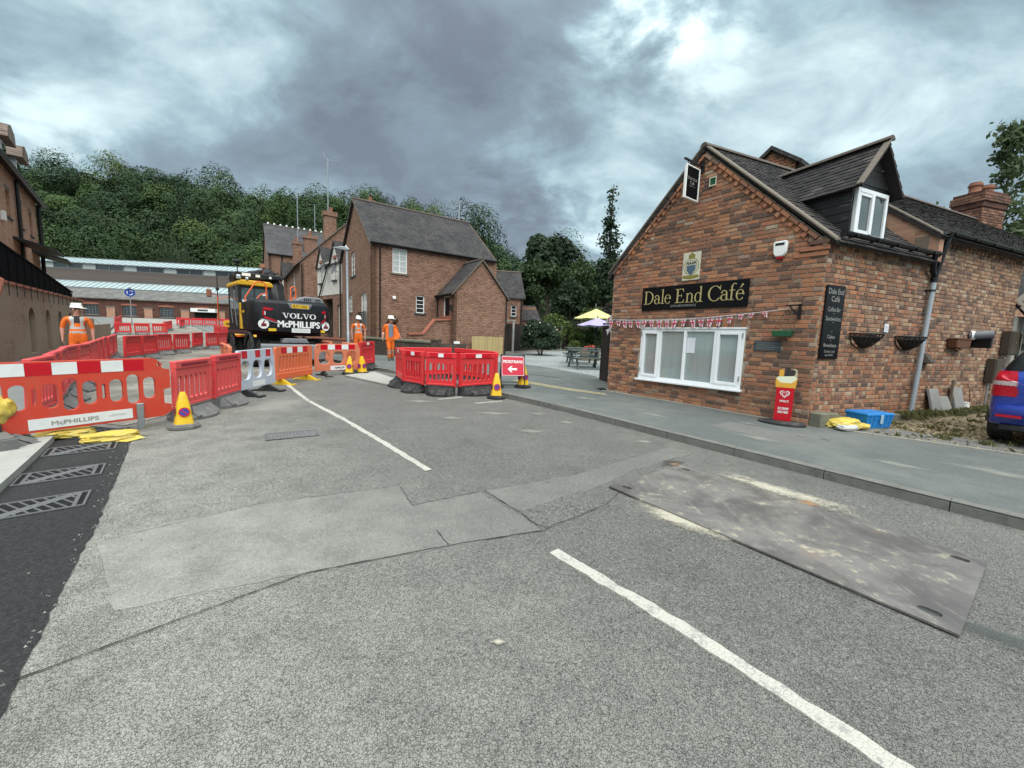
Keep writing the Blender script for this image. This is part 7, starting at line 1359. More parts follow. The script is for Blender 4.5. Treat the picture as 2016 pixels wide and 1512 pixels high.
# ---------------------------------------------------------------- PEDESTRIANS sign on a frame
t = thing('pedestrian_sign', 'red PEDESTRIANS sign with white arrow on a black folding frame', 'sign', fr(.03, 9.62, 10, G(.03, 9.62)+KH*.6))
m_signred = simple('sign_red', (.50, .012, .035), .35, 0, .15)
til = Matrix.Rotation(rad(-14), 4, 'X')
part('plate', m_signred, t, lambda b: b.box(-.28, .28, -.012, .0, .36, .84), .003, M=til); part('border', m_refw, t, lambda b: (b.box(-.272, .272, -.0145, -.0125, .824, .832), b.box(-.272, .272, -.0145, -.0125, .368, .376), b.box(-.272, -.264, -.0145, -.0125, .376, .824), b.box(.264, .272, -.0145, -.0125, .376, .824)), M=til)
part('lettering', m_refw, t, lambda b: lettering(b, 'PEDESTRIANS', -.24, .24, .675, .745, -.0135, .04), M=til); part('arrow', m_refw, t, lambda b: b.add([(-.13, -.0137, .525), (-.05, -.0137, .60), (-.01, -.0137, .60), (-.055, -.0137, .55), (.10, -.0137, .55), (.10, -.0137, .50), (-.055, -.0137, .50), (-.01, -.0137, .45), (-.05, -.0137, .45)], [tuple(range(9))]), M=til)
part('frame', m_blackp, t, lambda b: (b.tube([(-.29, .01, 0), (-.29, .01, .88)], .013, 6, til), b.tube([(.29, .01, 0), (.29, .01, .88)], .013, 6, til), b.tube([(-.29, .01, .88), (.29, .01, .88)], .013, 6, til), b.tube([(-.29, .01, .14), (.29, .01, .14)], .010, 6, til)))
part('rear_frame', m_blackp, t, lambda b: (b.tube([(-.27, .22, .86), (-.27, .50, 0)], .012, 6), b.tube([(.27, .22, .86), (.27, .50, 0)], .012, 6), b.tube([(-.27, .45, .16), (.27, .45, .16)], .010, 6)))
# ---------------------------------------------------------------- steel plates
A_, B_, C_, D_ = Vector((.99, 3.81)), Vector((1.98, 4.57)), Vector((3.36, 2.66)), Vector((2.37, 1.93))
Lp = (D_-A_).length; Wp = (B_-A_).length; ang = math.degrees(math.atan2((D_-A_).y, (D_-A_).x)); hp = .016
t = thing('steel_road_plate', 'large scuffed rusty steel road plate with lifting holes, at right front', 'steel plate', fr(A_.x, A_.y, ang, G(A_.x, A_.y)+.009) @ Matrix.Rotation(math.atan2(-(G(D_.x, D_.y)-G(A_.x, A_.y)), Lp), 4, 'Y') @ Matrix.Rotation(math.atan2(G(B_.x, B_.y)-G(A_.x, A_.y), Wp), 4, 'X'))
hl_ = [rrect(cx-.05, cx+.05, cz-.032, cz+.032, .03) for cx, cz in ((.12, .12), (.12, Wp-.10), (Lp-.13, .13), (Lp-.12, Wp-.13))]
me = plate([(0, 0), (Lp, 0), (Lp, Wp), (0, Wp)], hl_, 0, hp, 'plate', m_steel, .0015); one('plate', me, t, Matrix(((1, 0, 0, 0), (0, 0, 1, 0), (0, 1, 0, 0), (0, 0, 0, 1))))
hm = simple('plate_hole_floor', (.05, .048, .045), .95)  # dark colour for the floor of each lifting hole
part('hole_floor', hm, t, lambda b: [b.box(cx-.05, cx+.05, cz-.032, cz+.032, -.002, .001) for cx, cz in ((.12, .12), (.12, Wp-.10), (Lp-.13, .13), (Lp-.12, Wp-.13))])
pa, pb, pc, pd = Vector((-4.85, 11.55)), Vector((-4.4, 12.7)), Vector((-2.95, 10.75)), Vector((-3.15, 10.05))
t = thing('footway_board', 'dusty grey trench board lying between the cones and the barrier ring', 'board', fr(pa.x, pa.y, 0)); 
part('board', simple('board_dusty', (.33, .325, .29), .9, 0, .4, 3), t, lambda b: b.add([(p.x-pa.x, p.y-pa.y, G(p.x, p.y)-G(pa.x, pa.y)+z) for z in (.012, .045) for p in (pa, pd, pc, pb)], [(0,3,2,1),(4,5,6,7),(0,1,5,4),(1,2,6,5),(2,3,7,6),(3,0,4,7)]))
# ---------------------------------------------------------------- gully grates in the new tarmac
def grate(x, y, lab, a=37.5, L=.56, W=.36):
    t = thing('gully_grate', lab, 'grate', fr(x, y, a, G(x, y)+.0075) @ Matrix.Rotation(math.atan2(.02*math.cos(rad(a)), 1), 4, 'X') @ Matrix.Rotation(-math.atan2(.02*math.sin(rad(a)), 1), 4, 'Y'))
    part('void', m_void, t, lambda b: b.box(-L/2, L/2, -W/2, W/2, .0, .002))
    part('rim', m_gratem, t, lambda b: (b.box(-L/2, L/2, -W/2, -W/2+.022, .002, .010), b.box(-L/2, L/2, W/2-.022, W/2, .002, .010), b.box(-L/2, -L/2+.016, -W/2+.022, W/2-.022, .002, .010), b.box(L/2-.016, L/2, -W/2+.022, W/2-.022, .002, .010), b.box(-L/2+.05, -L/2+.075, -W/2+.022, W/2-.022, .002, .010), b.box(L/2-.075, L/2-.05, -W/2+.022, W/2-.022, .002, .010)))
    def bars(b):
        x0, x1, y0, y1 = -L/2+.075, L/2-.075, -W/2+.022, W/2-.022; dx, dy = x1-x0, y1-y0; n_ = Vector((-dy, dx, 0)).normalized()
        for s in (-.028, 0, .028): b.tube([(x0+n_.x*s, y0+n_.y*s, .006), (x1+n_.x*s, y1+n_.y*s, .006)], .007, 4)
        for k in range(1, 9):
            f = k/9; px, py = x0+dx*f, y0+dy*f
            # bars slanting away on both sides of the diagonal spine
            e = min((px-x0), (y1-py)); b.box(-.006, .006, 0, max(.01, min((y1-py)/math.cos(.5), (px-x0)/max(math.sin(.5), .01))), .002, .0095, TR(px, py, 0) @ RZ(28.6))
            b.box(-.006, .006, -max(.01, min((py-y0)/math.cos(.5), (x1-px)/max(math.sin(.5), .01))), 0, .002, .0095, TR(px, py, 0) @ RZ(28.6))
    part('grid_bars', m_gratem, t, bars)
grate(-3.66, 2.98, 'iron gully grate in new tarmac, nearest the camera at the left edge', 40); grate(-4.18, 3.62, 'iron gully grate in new tarmac, middle of the three', 40); grate(-4.78, 4.36, 'iron gully grate in new tarmac, half under the yellow sack', 40); grate(-5.22, 5.0, 'iron gully grate under the front barrier, furthest of the row', 40)
# ---------------------------------------------------------------- sacks
def sack_body(name, t, sx, sy, sz, m, seed, off=(0, 0, 0), nseg=30, nr=18):
    b = MB(); vs = []
    for i in range(nr+1):
        a = math.pi*i/nr
        for k in range(nseg):
            q = 2*math.pi*k/nseg; d = Vector((math.sin(a)*math.cos(q), math.sin(a)*math.sin(q), math.cos(a))); r = 1+.20*mnoise.noise(d*1.7+Vector((seed, 0, 0)))+.16*mnoise.noise(d*4.0+Vector((0, seed, 0)))+.07*(1-abs(mnoise.noise(d*6+Vector((0, 0, seed)))))-.05
            e = (abs(d.x)**3+abs(d.y)**3+abs(d.z)**3)**(1/3.); p = d/e*r; vs.append((p.x*sx+off[0], p.y*sy+off[1], max(0.004, (p.z*.5+.5)*sz)+off[2]))
    b.add(vs, [(i*nseg+k, i*nseg+(k+1) % nseg, (i+1)*nseg+(k+1) % nseg, (i+1)*nseg+k) for i in range(nr) for k in range(nseg)]); return b.build(name, m, t, smooth=True)
def sack(name, lab, M, sx, sy, sz, m, seed):
    t = thing(name, lab, 'sack', M); sack_body('sack_body', t, sx, sy, sz, m, seed); return t
t = sack('sandbag', 'crumpled yellow sandbag on the new tarmac by the barrier post', fr(-4.82, 4.72, 50), .26, .13, .11, m_yelbag, 3); part('sack_mouth', m_yelbag, t, lambda b: b.add([(.18, -.06, .07), (.38, -.02, .16), (.36, .04, .12), (.20, .07, .06), (-.02, -.12, .02), (.12, -.22, .01), (.30, -.14, .02)], [(0, 1, 2, 3), (4, 5, 6), (4, 6, 0)]))
t = sack('sandbag', 'yellow sandbag lying under the front barrier', fr(-5.42, 4.78, 55), .24, .15, .12, m_yelbag, 5)
t = sack('lamp_bag', 'yellow plastic bag tied over a road lamp on the front barrier', fr(-5.58, 4.30, 60, G(-5.58, 4.30)+.33), .105, .10, .24, m_yelbag, 8); part('bag_tail', m_yelbag, t, lambda b: b.lathe([(.02, -.12), (.05, -.04), (.085, .05), (.09, .08)], 12)); part('stem', m_footd, t, lambda b: b.box(-.018, .018, -.018, .018, -.33, -.05))
t = sack('compost_sack', 'yellow and white sack lying against the step at the cafe corner', fr(5.50, 6.52, 10, G(5.5, 6.5)+KH), .26, .16, .17, m_yelbag, 12); sack_body('sack_underside', t, .17, .09, .10, simple('sack_white', (.45, .45, .43), .6, 0, .6, 12), 15, (-.10, -.13, 0)); sack_body('sack_fold', t, .13, .10, .09, m_yelbag, 19, (.22, -.07, .02))
# blue crate
t = thing('storage_crate', 'blue plastic storage box with ribbed sides beside the sack', 'box', fr(6.12, 6.78, 14, G(6.2, 6.8)+KH) @ S3(.72, .72, .85)); 
part('box', m_bluecrate, t, lambda b: b.add([(-.36, -.22, 0), (.36, -.22, 0), (.36, .22, 0), (-.36, .22, 0), (-.40, -.25, .26), (.40, -.25, .26), (.40, .25, .26), (-.40, .25, .26)], [(0,3,2,1),(4,5,6,7),(0,1,5,4),(1,2,6,5),(2,3,7,6),(3,0,4,7)]), .01); part('lid', m_bluecrate, t, lambda b: b.add([(-.42, -.27, .26), (.42, -.27, .26), (.42, .27, .26), (-.42, .27, .26), (-.40, -.25, .30), (.40, -.25, .30), (.40, .25, .31), (-.40, .25, .31)], [(0,3,2,1),(4,5,6,7),(0,1,5,4),(1,2,6,5),(2,3,7,6),(3,0,4,7)]), .008)
for k in range(6): part('rib', m_bluecrate, t, lambda b: b.add([(-.31+k*.12, -.225, .01), (-.26+k*.12, -.225, .01), (-.25+k*.125, -.265, .24), (-.32+k*.125, -.265, .24), (-.31+k*.12, -.21, .01), (-.26+k*.12, -.21, .01), (-.25+k*.125, -.24, .24), (-.32+k*.125, -.24, .24)], [(0,1,2,3),(7,6,5,4),(0,4,5,1),(1,5,6,2),(2,6,7,3),(3,7,4,0)]))
part('clip', simple('clip_paleblue', (.3, .42, .5), .5), t, lambda b: b.box(-.04, .04, -.285, -.268, .10, .27), .004)
# ice cream sign
t = thing('ice_cream_sign', 'red ice cream pavement sign with a white heart on a black base', 'sign', fr(4.60, 6.72, -38, G(4.6, 6.72)+KH)); 
part('base', m_footd, t, lambda b: b.lathe([(.30, 0), (.30, .03), (.26, .05), (.08, .055)], 24, S3(1.15, .75, 1)), smooth=True)
part('board', m_refr, t, lambda b: b.prism([(-.125, .055), (.125, .055), (.125, .60), (.14, .70), (-.14, .70), (-.125, .60)], -.012, .012), .003)
ic = MB(); m_icew = simple('ice_print_cream', (.72, .74, .55), .5); m_icey = simple('ice_print_orange', (.70, .36, .04), .5)
part('print_glow', m_icey, t, lambda b: b.add([(-.14, -.0125, .62), (.14, -.0125, .62), (.15, -.0125, .78), (.08, -.0125, .70), (-.08, -.0125, .70), (-.15, -.0125, .78)], [tuple(range(6))])); part('topper', m_icew, t, lambda b: b.prism([(-.145, .70), (.145, .70), (.15, .78), (.11, .82), (-.12, .80), (-.15, .76)], -.010, .010)); part('topper_lolly', m_icey, t, lambda b: b.prism(rrect(-.11, -.04, .80, .92, .03), -.009, .009)); part('topper_choc', m_tee2, t, lambda b: (b.prism(rrect(-.03, .05, .79, .96, .03), -.008, .008), b.prism(rrect(.03, .10, .80, .90, .03), -.0095, .0095, Matrix.Rotation(.2, 4, 'Y') @ TR(-.16, 0, .02)))); part('topper_cone', simple('cone_print', (.45, .38, .26), .6), t, lambda b: b.prism([(.08, .78), (.15, .80), (.14, .92), (.09, .95), (.06, .88)], -.0085, .0085))
def heart(b, cx, cz, s, y):
    for sc_, mm in ((1, 1),):
        out = []; inn = []
        for k in range(25):
            a = 2*math.pi*k/24; hx_ = 16*math.sin(a)**3/17; hz = (13*math.cos(a)-5*math.cos(2*a)-2*math.cos(3*a)-math.cos(4*a))/17; out.append((cx+hx_*s, y, cz+hz*s)); inn.append((cx+hx_*s*.78, y, cz+hz*s*.78))
        b.add(out+inn, [(k, k+1, 25+k+1, 25+k) for k in range(24)])
part('heart_logo', m_refw, t, lambda b: (heart(b, 0, .515, .075, -.0128), heart(b, 0, .51, .042, -.0129))); part('lettering', m_refw, t, lambda b: (lettering(b, "WALL'S", -.065, .065, .375, .41, -.0128, .05), lettering(b, 'ICE CREAM', -.075, .075, .245, .285, -.0128, .05, None, .2), lettering(b, 'SOLD HERE', -.075, .075, .185, .225, -.0128, .05, None, .2)))
# ---------------------------------------------------------------- wheeled excavator
ex_ = thing('excavator', 'large black and yellow wheeled excavator parked with its rear to the camera', 'excavator', fr(-8.49, 13.2, 45, 0) @ S3(1.035, 1.0, 1))
EW = 2.36
cwt = part('counterweight', m_vdark, ex_, lambda b: b.add([(.0, .12, 1.46), (.22, 0, 1.42), (EW-.22, 0, 1.42), (EW, .12, 1.46), (EW, 1.2, 1.46), (0, 1.2, 1.46), (.03, .10, 2.40), (.22, -.03, 2.40), (EW-.22, -.03, 2.40), (EW-.03, .10, 2.40), (EW-.03, 1.2, 2.46), (.03, 1.2, 2.46), (.10, .20, 2.50), (.26, .10, 2.50), (EW-.26, .10, 2.50), (EW-.10, .20, 2.50), (EW-.1, 1.2, 2.52), (.1, 1.2, 2.52)], [tuple(range(5, -1, -1)), tuple(range(12, 18))]+[(i, (i+1) % 6, 6+(i+1) % 6, 6+i) for i in range(6)]+[(6+i, 6+(i+1) % 6, 12+(i+1) % 6, 12+i) for i in range(6)]), .03, True)
vb = MB(); serif(vb, 'VOLVO', .80, 1.86, 1.915, .175, -.026); vb.build('maker_lettering', m_refw, cwt)
vb = MB(); lettering(vb, 'McPHILLIPS', .67, 1.97, 1.60, 1.82, -.026, .06); vb.build('owner_lettering', m_refw, cwt)
part('number_plate_recess', m_vgrey, cwt, lambda b: b.prism([(.96, 2.43), (1.74, 2.43), (1.64, 2.24), (1.06, 2.24)], -.04, -.022), .008); npl = part('number_plate', m_platey, cwt, lambda b: b.box(1.09, 1.61, -.048, -.041, 2.27, 2.39)); part('plate_lettering', m_blackp, npl, lambda b: lettering(b, 'EU71 HZA', 1.13, 1.57, 2.295, 2.365, -.0495, .05))
part('notice_plate', m_refw, cwt, lambda b: b.box(1.08, 1.66, -.03, -.012, 1.43, 1.575)); part('notice_text', m_silverlet, cwt, lambda b: [b.box(1.12, 1.62, -.032, -.0305, z, z+.008) for z in (1.47, 1.50, 1.53)])
for s, x0 in ((1, .26), (-1, EW-.19)):
    X_ = lambda v: x0+s*v*(1 if s > 0 else .42)
    part('tail_lamp', m_taill, cwt, lambda b: (b.prism([(X_(-.02), 2.17), (X_(.02), 2.24), (X_(.30), 2.20), (X_(.24), 2.14), (X_(.06), 2.14)], -.034, -.018), b.prism([(X_(-.02), 2.13), (X_(.03), 2.13), (X_(.03), 1.96), (X_(-.02), 1.95)], -.036, -.018), b.prism([(X_(0), 1.94), (X_(.10), 1.92), (X_(.40), 1.80), (X_(.30), 1.78), (X_(.02), 1.88)], -.034, -.018))); part('lamp_lens', m_refw, cwt, lambda b: b.box(min(X_(.035), X_(.06)), max(X_(.035), X_(.06)), -.036, -.02, 1.98, 2.10)); part('lamp_trim', m_vgrey, cwt, lambda b: b.prism([(X_(-.1), 1.87), (X_(.02), 1.86), (X_(.42), 1.75), (X_(.46), 1.70), (X_(.2), 1.76)], -.03, -.018))
    part('badge', m_refw, cwt, lambda b: disc(b, x0, 1.68, .155 if s > 0 else .125, .155, -.028, 28)); part('badge_hand', simple('badge_maroon', (.16, .01, .02), .5), cwt, lambda b: (b.prism([(x0-.07, 1.60), (x0+.08, 1.60), (x0+.08, 1.70), (x0+.0, 1.71), (x0-.07, 1.66)], -.032, -.0285), b.prism([(x0-.06, 1.66), (x0+.0, 1.70), (x0+.05, 1.79), (x0+.015, 1.80)], -.033, -.0288))); part('warning_sticker', m_platey, cwt, lambda b: b.box(x0+(.14 if s > 0 else -.16)-.0, x0+(.36 if s > 0 else -.02), -.016, -.006, 1.455, 1.545))
part('engine_cover', m_vdark, ex_, lambda b: (b.box(.02, 1.05, 1.2, 2.0, 1.45, 2.44), b.box(1.05, EW-.02, 1.2, 3.2, 1.45, 2.50)), .03); part('engine_grille', m_vgrey, ex_, lambda b: b.prism([(1.35, 2.51), (2.28, 2.51), (2.22, 2.66), (2.10, 2.72), (1.62, 2.72), (1.40, 2.62)], .35, 1.5), .03); part('grille_slots', m_void, ex_, lambda b: [b.box(1.6+.06*k, 1.63+.06*k, .345, .349, 2.56, 2.66) for k in range(4)]+[b.box(1.98+.06*k, 2.01+.06*k, .345, .349, 2.56, 2.66) for k in range(3)])
part('side_panel', m_vyel, ex_, lambda b: b.prism([(1.62, 1.5), (1.98, 1.5), (1.98, 2.42), (1.86, 2.42), (1.82, 2.0)], -.015, .02), M=Matrix(((0, 1, 0, 0), (1, 0, 0, 0), (0, 0, 1, 0), (0, 0, 0, 1)))); part('side_vent', m_vblack, ex_, lambda b: b.box(-.005, .02, 1.25, 1.6, 1.55, 2.2)); part('side_stripe', m_vyel, ex_, lambda b: b.box(-.009, -.004, 1.24, 1.58, 2.06, 2.14))
part('revolving_frame', m_maroon, ex_, lambda b: b.box(-.04, EW, 1.0, 3.9, 1.30, 1.44), .02); part('step_plate', m_orail, ex_, lambda b: b.box(-.05, .25, 1.9, 2.5, 1.20, 1.26))
# cab
CYa, CYb, CX1 = 2.05, 3.85, 1.02
cab = part('cab', m_vblack, ex_, lambda b: (b.box(0, .08, CYa, CYa+.09, 1.44, 3.08), b.box(CX1-.09, CX1, CYa, CYa+.09, 1.44, 3.08), b.box(0, .08, CYb-.09, CYb, 1.44, 3.08), b.box(CX1-.08, CX1, CYb-.09, CYb, 1.44, 3.08), b.box(.08, CX1-.09, CYa, CYa+.08, 1.44, 2.45), b.box(0, .06, CYa+.09, CYb-.09, 1.44, 2.0), b.box(0, .07, 2.85, 2.95, 2.0, 3.08), b.box(0, CX1, CYb-.08, CYb, 1.44, 1.7), b.box(.08, CX1-.09, CYa, CYa+.08, 2.98, 3.08), b.box(CX1-.06, CX1, CYa+.09, CYb-.09, 1.44, 2.3)), .012)
part('cab_roof', m_vyel, cab, lambda b: b.prism([(-.04, 3.06), (CX1+.04, 3.06), (CX1+.04, 3.17), (CX1-.06, 3.25), (.06, 3.25), (-.04, 3.17)], CYa-.08, CYb+.06), .03); part('window_pane', m_glasst, cab, lambda b: b.box(.08, CX1-.09, CYa+.03, CYa+.04, 2.45, 2.98)); part('window_pane', m_glasst, cab, lambda b: b.box(.02, .03, CYa+.09, 2.85, 2.0, 3.06)); part('window_pane', m_glasst, cab, lambda b: b.box(.02, .03, 2.95, CYb-.09, 2.0, 3.06)); part('window_pane', m_glasst, cab, lambda b: b.box(.08, CX1-.08, CYb-.05, CYb-.04, 1.7, 3.06)); part('window_sticker', m_refw, cab, lambda b: (b.box(.72, .88, CYa+.022, CYa+.028, 2.74, 2.82), b.box(.10, .26, CYa+.022, CYa+.028, 2.47, 2.55)))
part('door_grab', m_vgrey, cab, lambda b: (b.tube([(-.05, 2.2, 1.6), (-.08, 2.3, 2.2), (-.05, 2.5, 2.9)], .016, 6), b.tube([(-.05, 2.9, 1.7), (-.08, 3.0, 2.3)], .014, 6)))
part('roof_guard', m_vblack, ex_, lambda b: (b.box(.05, 1.5, 3.0, 3.9, 3.30, 3.58), b.prism([(-.05, 3.40), (.5, 3.36), (1.6, 3.46), (1.6, 3.62), (.05, 3.62)], 2.75, 3.0)), .03); part('guard_stickers', m_refw, ex_, lambda b: (b.box(.25, .52, 2.735, 2.748, 3.47, 3.58), b.box(.68, .82, 2.735, 2.748, 3.47, 3.56), b.box(1.12, 1.20, 2.735, 2.748, 3.46, 3.54))); part('work_lamp', m_chrome, ex_, lambda b: (b.cbox((.0, 1.98, 3.33), (.14, .1, .14)), b.cbox((.25, 1.98, 3.29), (.1, .08, .1))), .02)
part('beacon', m_terra, ex_, lambda b: (b.lathe([(.10, 3.86), (.11, 3.90), (.08, 4.02), (.03, 4.04)], 12, TR(.98, 3.0, 0)), b.tube([(.98, 3.0, 3.6), (.98, 3.0, 3.87)], .02, 6))); part('camera_mast', m_vblack, ex_, lambda b: (b.tube([(.22, 3.3, 3.58), (.22, 3.3, 4.0)], .018, 6), b.lathe([(.06, 3.98), (.14, 4.02), (.14, 4.07), (.05, 4.12)], 10, TR(.22, 3.3, 0))))
# boom, hoses, cylinders
bm_ = part('boom', m_vblack, ex_, lambda b: (b.tube([(1.36, 2.5, 2.2), (1.36, 3.0, 3.1), (1.34, 3.8, 3.75), (1.15, 6.2, 3.9)], [.30, .29, .25, .16], 6), b.tube([(1.15, 6.1, 3.95), (1.15, 7.4, 2.2), (1.15, 7.6, 1.4)], [.18, .16, .12], 6)), .0); part('boom_ram', m_chrome, ex_, lambda b: (b.tube([(1.05, 3.5, 2.0), (1.02, 4.3, 3.3)], .06, 8), b.tube([(1.50, 3.5, 2.0), (1.48, 4.3, 3.3)], .06, 8)), smooth=True); part('bucket', m_vyel, ex_, lambda b: b.prism([(7.2, .9), (7.9, 1.4), (8.2, .8), (7.9, .35), (7.3, .35)], .7, 1.7, Matrix(((0, 1, 0, 0), (1, 0, 0, 0), (0, 0, 1, 0), (0, 0, 0, 1)))))
hs = MB()
for k in range(9):
    x = .98+k*.085; hs.tube([(x, 2.9+.1*(k % 3), 2.5), (x-.02, 2.95, 3.2), (x-.12, 3.2, 3.68+.05*(k % 3)), (x-.22, 3.6, 3.72), (x-.25, 4.1, 3.45)], .026, 6)
hs.build('hydraulic_hoses', m_vblack, ex_, smooth=True)
part('handrail', m_orail, ex_, lambda b: (b.tube([(.02, 1.25, 2.45), (.05, 1.25, 2.62), (.34, 1.25, 3.12), (.46, 1.25, 3.17), (.60, 1.25, 3.14), (.66, 1.25, 3.02), (.66, 1.25, 2.46)], .022, 8), b.tube([(.30, 1.25, 2.46), (.48, 1.25, 2.72), (.66, 1.25, 2.78)], .020, 8), b.tube([(1.30, .8, 2.5), (1.30, .8, 3.0), (1.36, .8, 3.06), (1.42, .8, 3.06), (1.46, .8, 3.0), (1.46, .8, 2.5)], .022, 8), b.tube([(1.30, .8, 2.58), (1.38, .8, 2.68), (1.46, .8, 2.68)], .018, 8)), smooth=True)
part('mirror', m_terra, ex_, lambda b: b.cbox((-.62, 3.6, 2.78), (.16, .06, .30)), .03); part('mirror_arm', m_orail, ex_, lambda b: (b.tube([(-.36, 3.7, 1.5), (-.36, 3.7, 2.7), (-.6, 3.62, 2.85)], .014, 6), b.tube([(-.36, 3.7, 2.6), (0, 3.75, 2.7)], .014, 6)))
# undercarriage
part('chassis', m_vblack, ex_, lambda b: (b.box(.45, EW-.45, .2, 4.4, .72, 1.12), b.lathe([(.62, 1.1), (.62, 1.32)], 20, TR(EW/2, 2.3, 0)), b.box(.1, EW-.1, .55, 1.0, .55, .75), b.box(.1, EW-.1, 3.5, 3.9, .55, .75)), .03)
part('dozer_blade', m_vgrey, ex_, lambda b: b.prism([(-.35, .50), (-.30, 1.0), (-.16, 1.04), (-.20, .5)], .12, EW-.05, Matrix(((0, 1, 0, 0), (1, 0, 0, 0), (0, 0, 1, 0), (0, 0, 0, 1)))), .02); part('tool_tray', m_vgrey, ex_, lambda b: b.prism([(.78, 1.06), (1.60, 1.06), (1.52, 1.22), (.84, 1.22)], -.12, .4), .02); part('mudguard', m_vblack, ex_, lambda b: [b.tube([(.02, y-.62*math.cos(q), .75+.62*math.sin(q)) for q in np.linspace(.2, 2.9, 9)], .06, 4) for y in (.8, 3.7)])
def wheel_mesh(R, w_, m1):
    b = MB(); b.lathe([(R*.55, -w_/2), (R*.93, -w_/2), (R, -w_*.35), (R, w_*.35), (R*.93, w_/2), (R*.55, w_/2)], 28, Matrix.Rotation(rad(90), 4, 'Y'))
    for k in range(22):
        for s in (-1, 1): b.cbox((s*w_*.22, 0, R*.995), (w_*.46, .05, .04), Matrix.Rotation(2*math.pi*(k+.25*s)/22, 4, 'X') @ Matrix.Rotation(0, 4, 'Z'))
    return b.mesh('tyre', m1)
me_ty = wheel_mesh(.50, .28, m_tyre); me_rim = MB().lathe([(.02, -.10), (.18, -.10), (.26, -.13), (.28, -.14), (.28, .14), (.1, .10)], 20, Matrix.Rotation(rad(90), 4, 'Y')).mesh('rim', m_vgrey, smooth=True)
for y in (.8, 3.7):
    for x in (.17, .47, EW-.47, EW-.17): wh = one('tyre', me_ty, ex_, TR(x, y, .71)); one('rim', me_rim, wh)
# ---------------------------------------------------------------- street lamp, aerials, signs up the road
t = thing('street_lamp', 'grey street lamp column standing before the white rendered cottage', 'street lamp', fr(-6.98, 17.0, 0)); part('column', m_galv, t, lambda b: b.tube([(0, 0, 0), (0, 0, 1.2), (0, 0, 1.25), (-.02, 0, 4.55)], [.085, .085, .06, .05], 10), smooth=True); part('lantern', m_galv, t, lambda b: b.prism([(-.62, 4.62), (.05, 4.52), (.10, 4.60), (.0, 4.68), (-.25, 4.70)], -.09, .09), .02); part('photocell', m_white, t, lambda b: b.lathe([(.03, 4.68), (.03, 4.75)], 8, TR(-.05, 0, 0)))
def aerial(M, h, lab, kind=0):
    t = thing('television_aerial', lab, 'aerial', M); part('mast', m_galv, t, lambda b: b.tube([(0, 0, 0), (.02, 0, h)], .048, 6))
    if kind == 1: part('head', m_galv, t, lambda b: (b.tube([(-.1, 0, h-.3), (.9, .2, h-.1)], .014, 5), [b.tube([(-.1+q*.2, -.02, h-.3+.04*q-.28), (-.1+q*.2, .06, h-.3+.04*q+.28)], .010, 4) for q in range(0, 6)], b.tube([(-.15, 0, h-.1), (-.3, 0, h+.5)], .010, 4), b.tube([(.9, .2, h-.3), (.5, .1, h-.28), (.9, .2, h+.08)], .012, 4)))
    if kind == 2: part('head', m_galv, t, lambda b: (b.tube([(-.8, 0, h), (.8, .1, h+.02)], .014, 5), [b.tube([(-.7+.2*q, -.12, h), (-.7+.2*q, .12, h+.02)], .009, 4) for q in range(8)]))
    if kind == 3: part('head', m_galv, t, lambda b: (b.tube([(-.7, 0, h-.1), (.75, .1, h+.25)], .014, 5), [b.tube([(-.6+.17*q, -.0, h-.08+.04*q-.16), (-.6+.17*q, .0, h-.08+.04*q+.16)], .009, 4) for q in range(8)], b.tube([(-.75, 0, h+.4), (-.55, 0, h-.3)], .012, 4)))
p = h2.matrix_world @ Vector((2.0, .5, 10.0)); aerial(TR(*p), 4.6, 'tall television aerial mast on the big chimney', 1)
p = h2.matrix_world @ Vector((.9, 9.3, 9.0)); aerial(TR(p.x, p.y, p.z), 6.0, 'thin bare mast rising beside the small chimney'); p = h3.matrix_world @ Vector((5.0, 4.7, 13.0)); aerial(TR(*p), 3.6, 'aerial mast on the ridge of the far slate roof', 2)
p = h1.matrix_world @ Vector((HL-.6, HW/2, HR)); aerial(TR(*p), 1.15, 'television aerial at the right end of the main roof ridge', 3)
def sign_post(x, y, h, lab, kind, name='road_sign'):
    t = thing(name, lab, 'sign', fr(x, y, 40)); part('post', m_galv, t, lambda b: b.tube([(0, 0, 0), (0, 0, h)], .05, 8), smooth=True)
    if kind == 'round': part('plate', m_blue, t, lambda b: b.tube([(0, -.06, h-.35), (0, -.09, h-.35)], .45, 24)); part('arrows', m_refw, t, lambda b: [ring(b, 0, h-.35, .20, .28, -.093, 6, a, a+80) for a in (20, 140, 260)]); part('lamp', m_galv, t, lambda b: b.cbox((0, -.2, h+.15), (.25, .4, .15)))
    if kind == 'rect': part('plate', m_galv, t, lambda b: b.box(-.25, .25, -.08, -.05, h-1.1, h-.1)); part('lamp', m_white, t, lambda b: b.box(-.45, .45, -.25, .05, h-.05, h+.08))
    if kind == 'tri': part('plate', m_refw, t, lambda b: b.prism([(-.35, h), (.35, h), (0, h-.65)], -.08, -.05)); part('second_plate', m_refw, t, lambda b: b.tube([(0, -.06, h-1.05), (0, -.09, h-1.05)], .24, 16))
    return t
sign_post(-43.5, 46.0, 4.0, 'blue round roundabout sign on a post at the end of the left footway', 'round'); sign_post(-32.6, 49.5, 3.2, 'tall thin sign post with lamp before the works wall', 'rect'); sign_post(-25.6, 51.0, 3.3, 'white triangular give way sign before the works entrance', 'tri')
t = thing('lamp_column', 'tall thin dark lamp column left of the excavator cab', 'street lamp', fr(-32.5, 44.5, 0)); part('column', m_iron, t, lambda b: b.tube([(0, 0, 0), (0, 0, 6.0)], [.07, .04], 8)); part('head', m_iron, t, lambda b: b.cbox((0, 0, 4.4), (.25, .2, .3)))
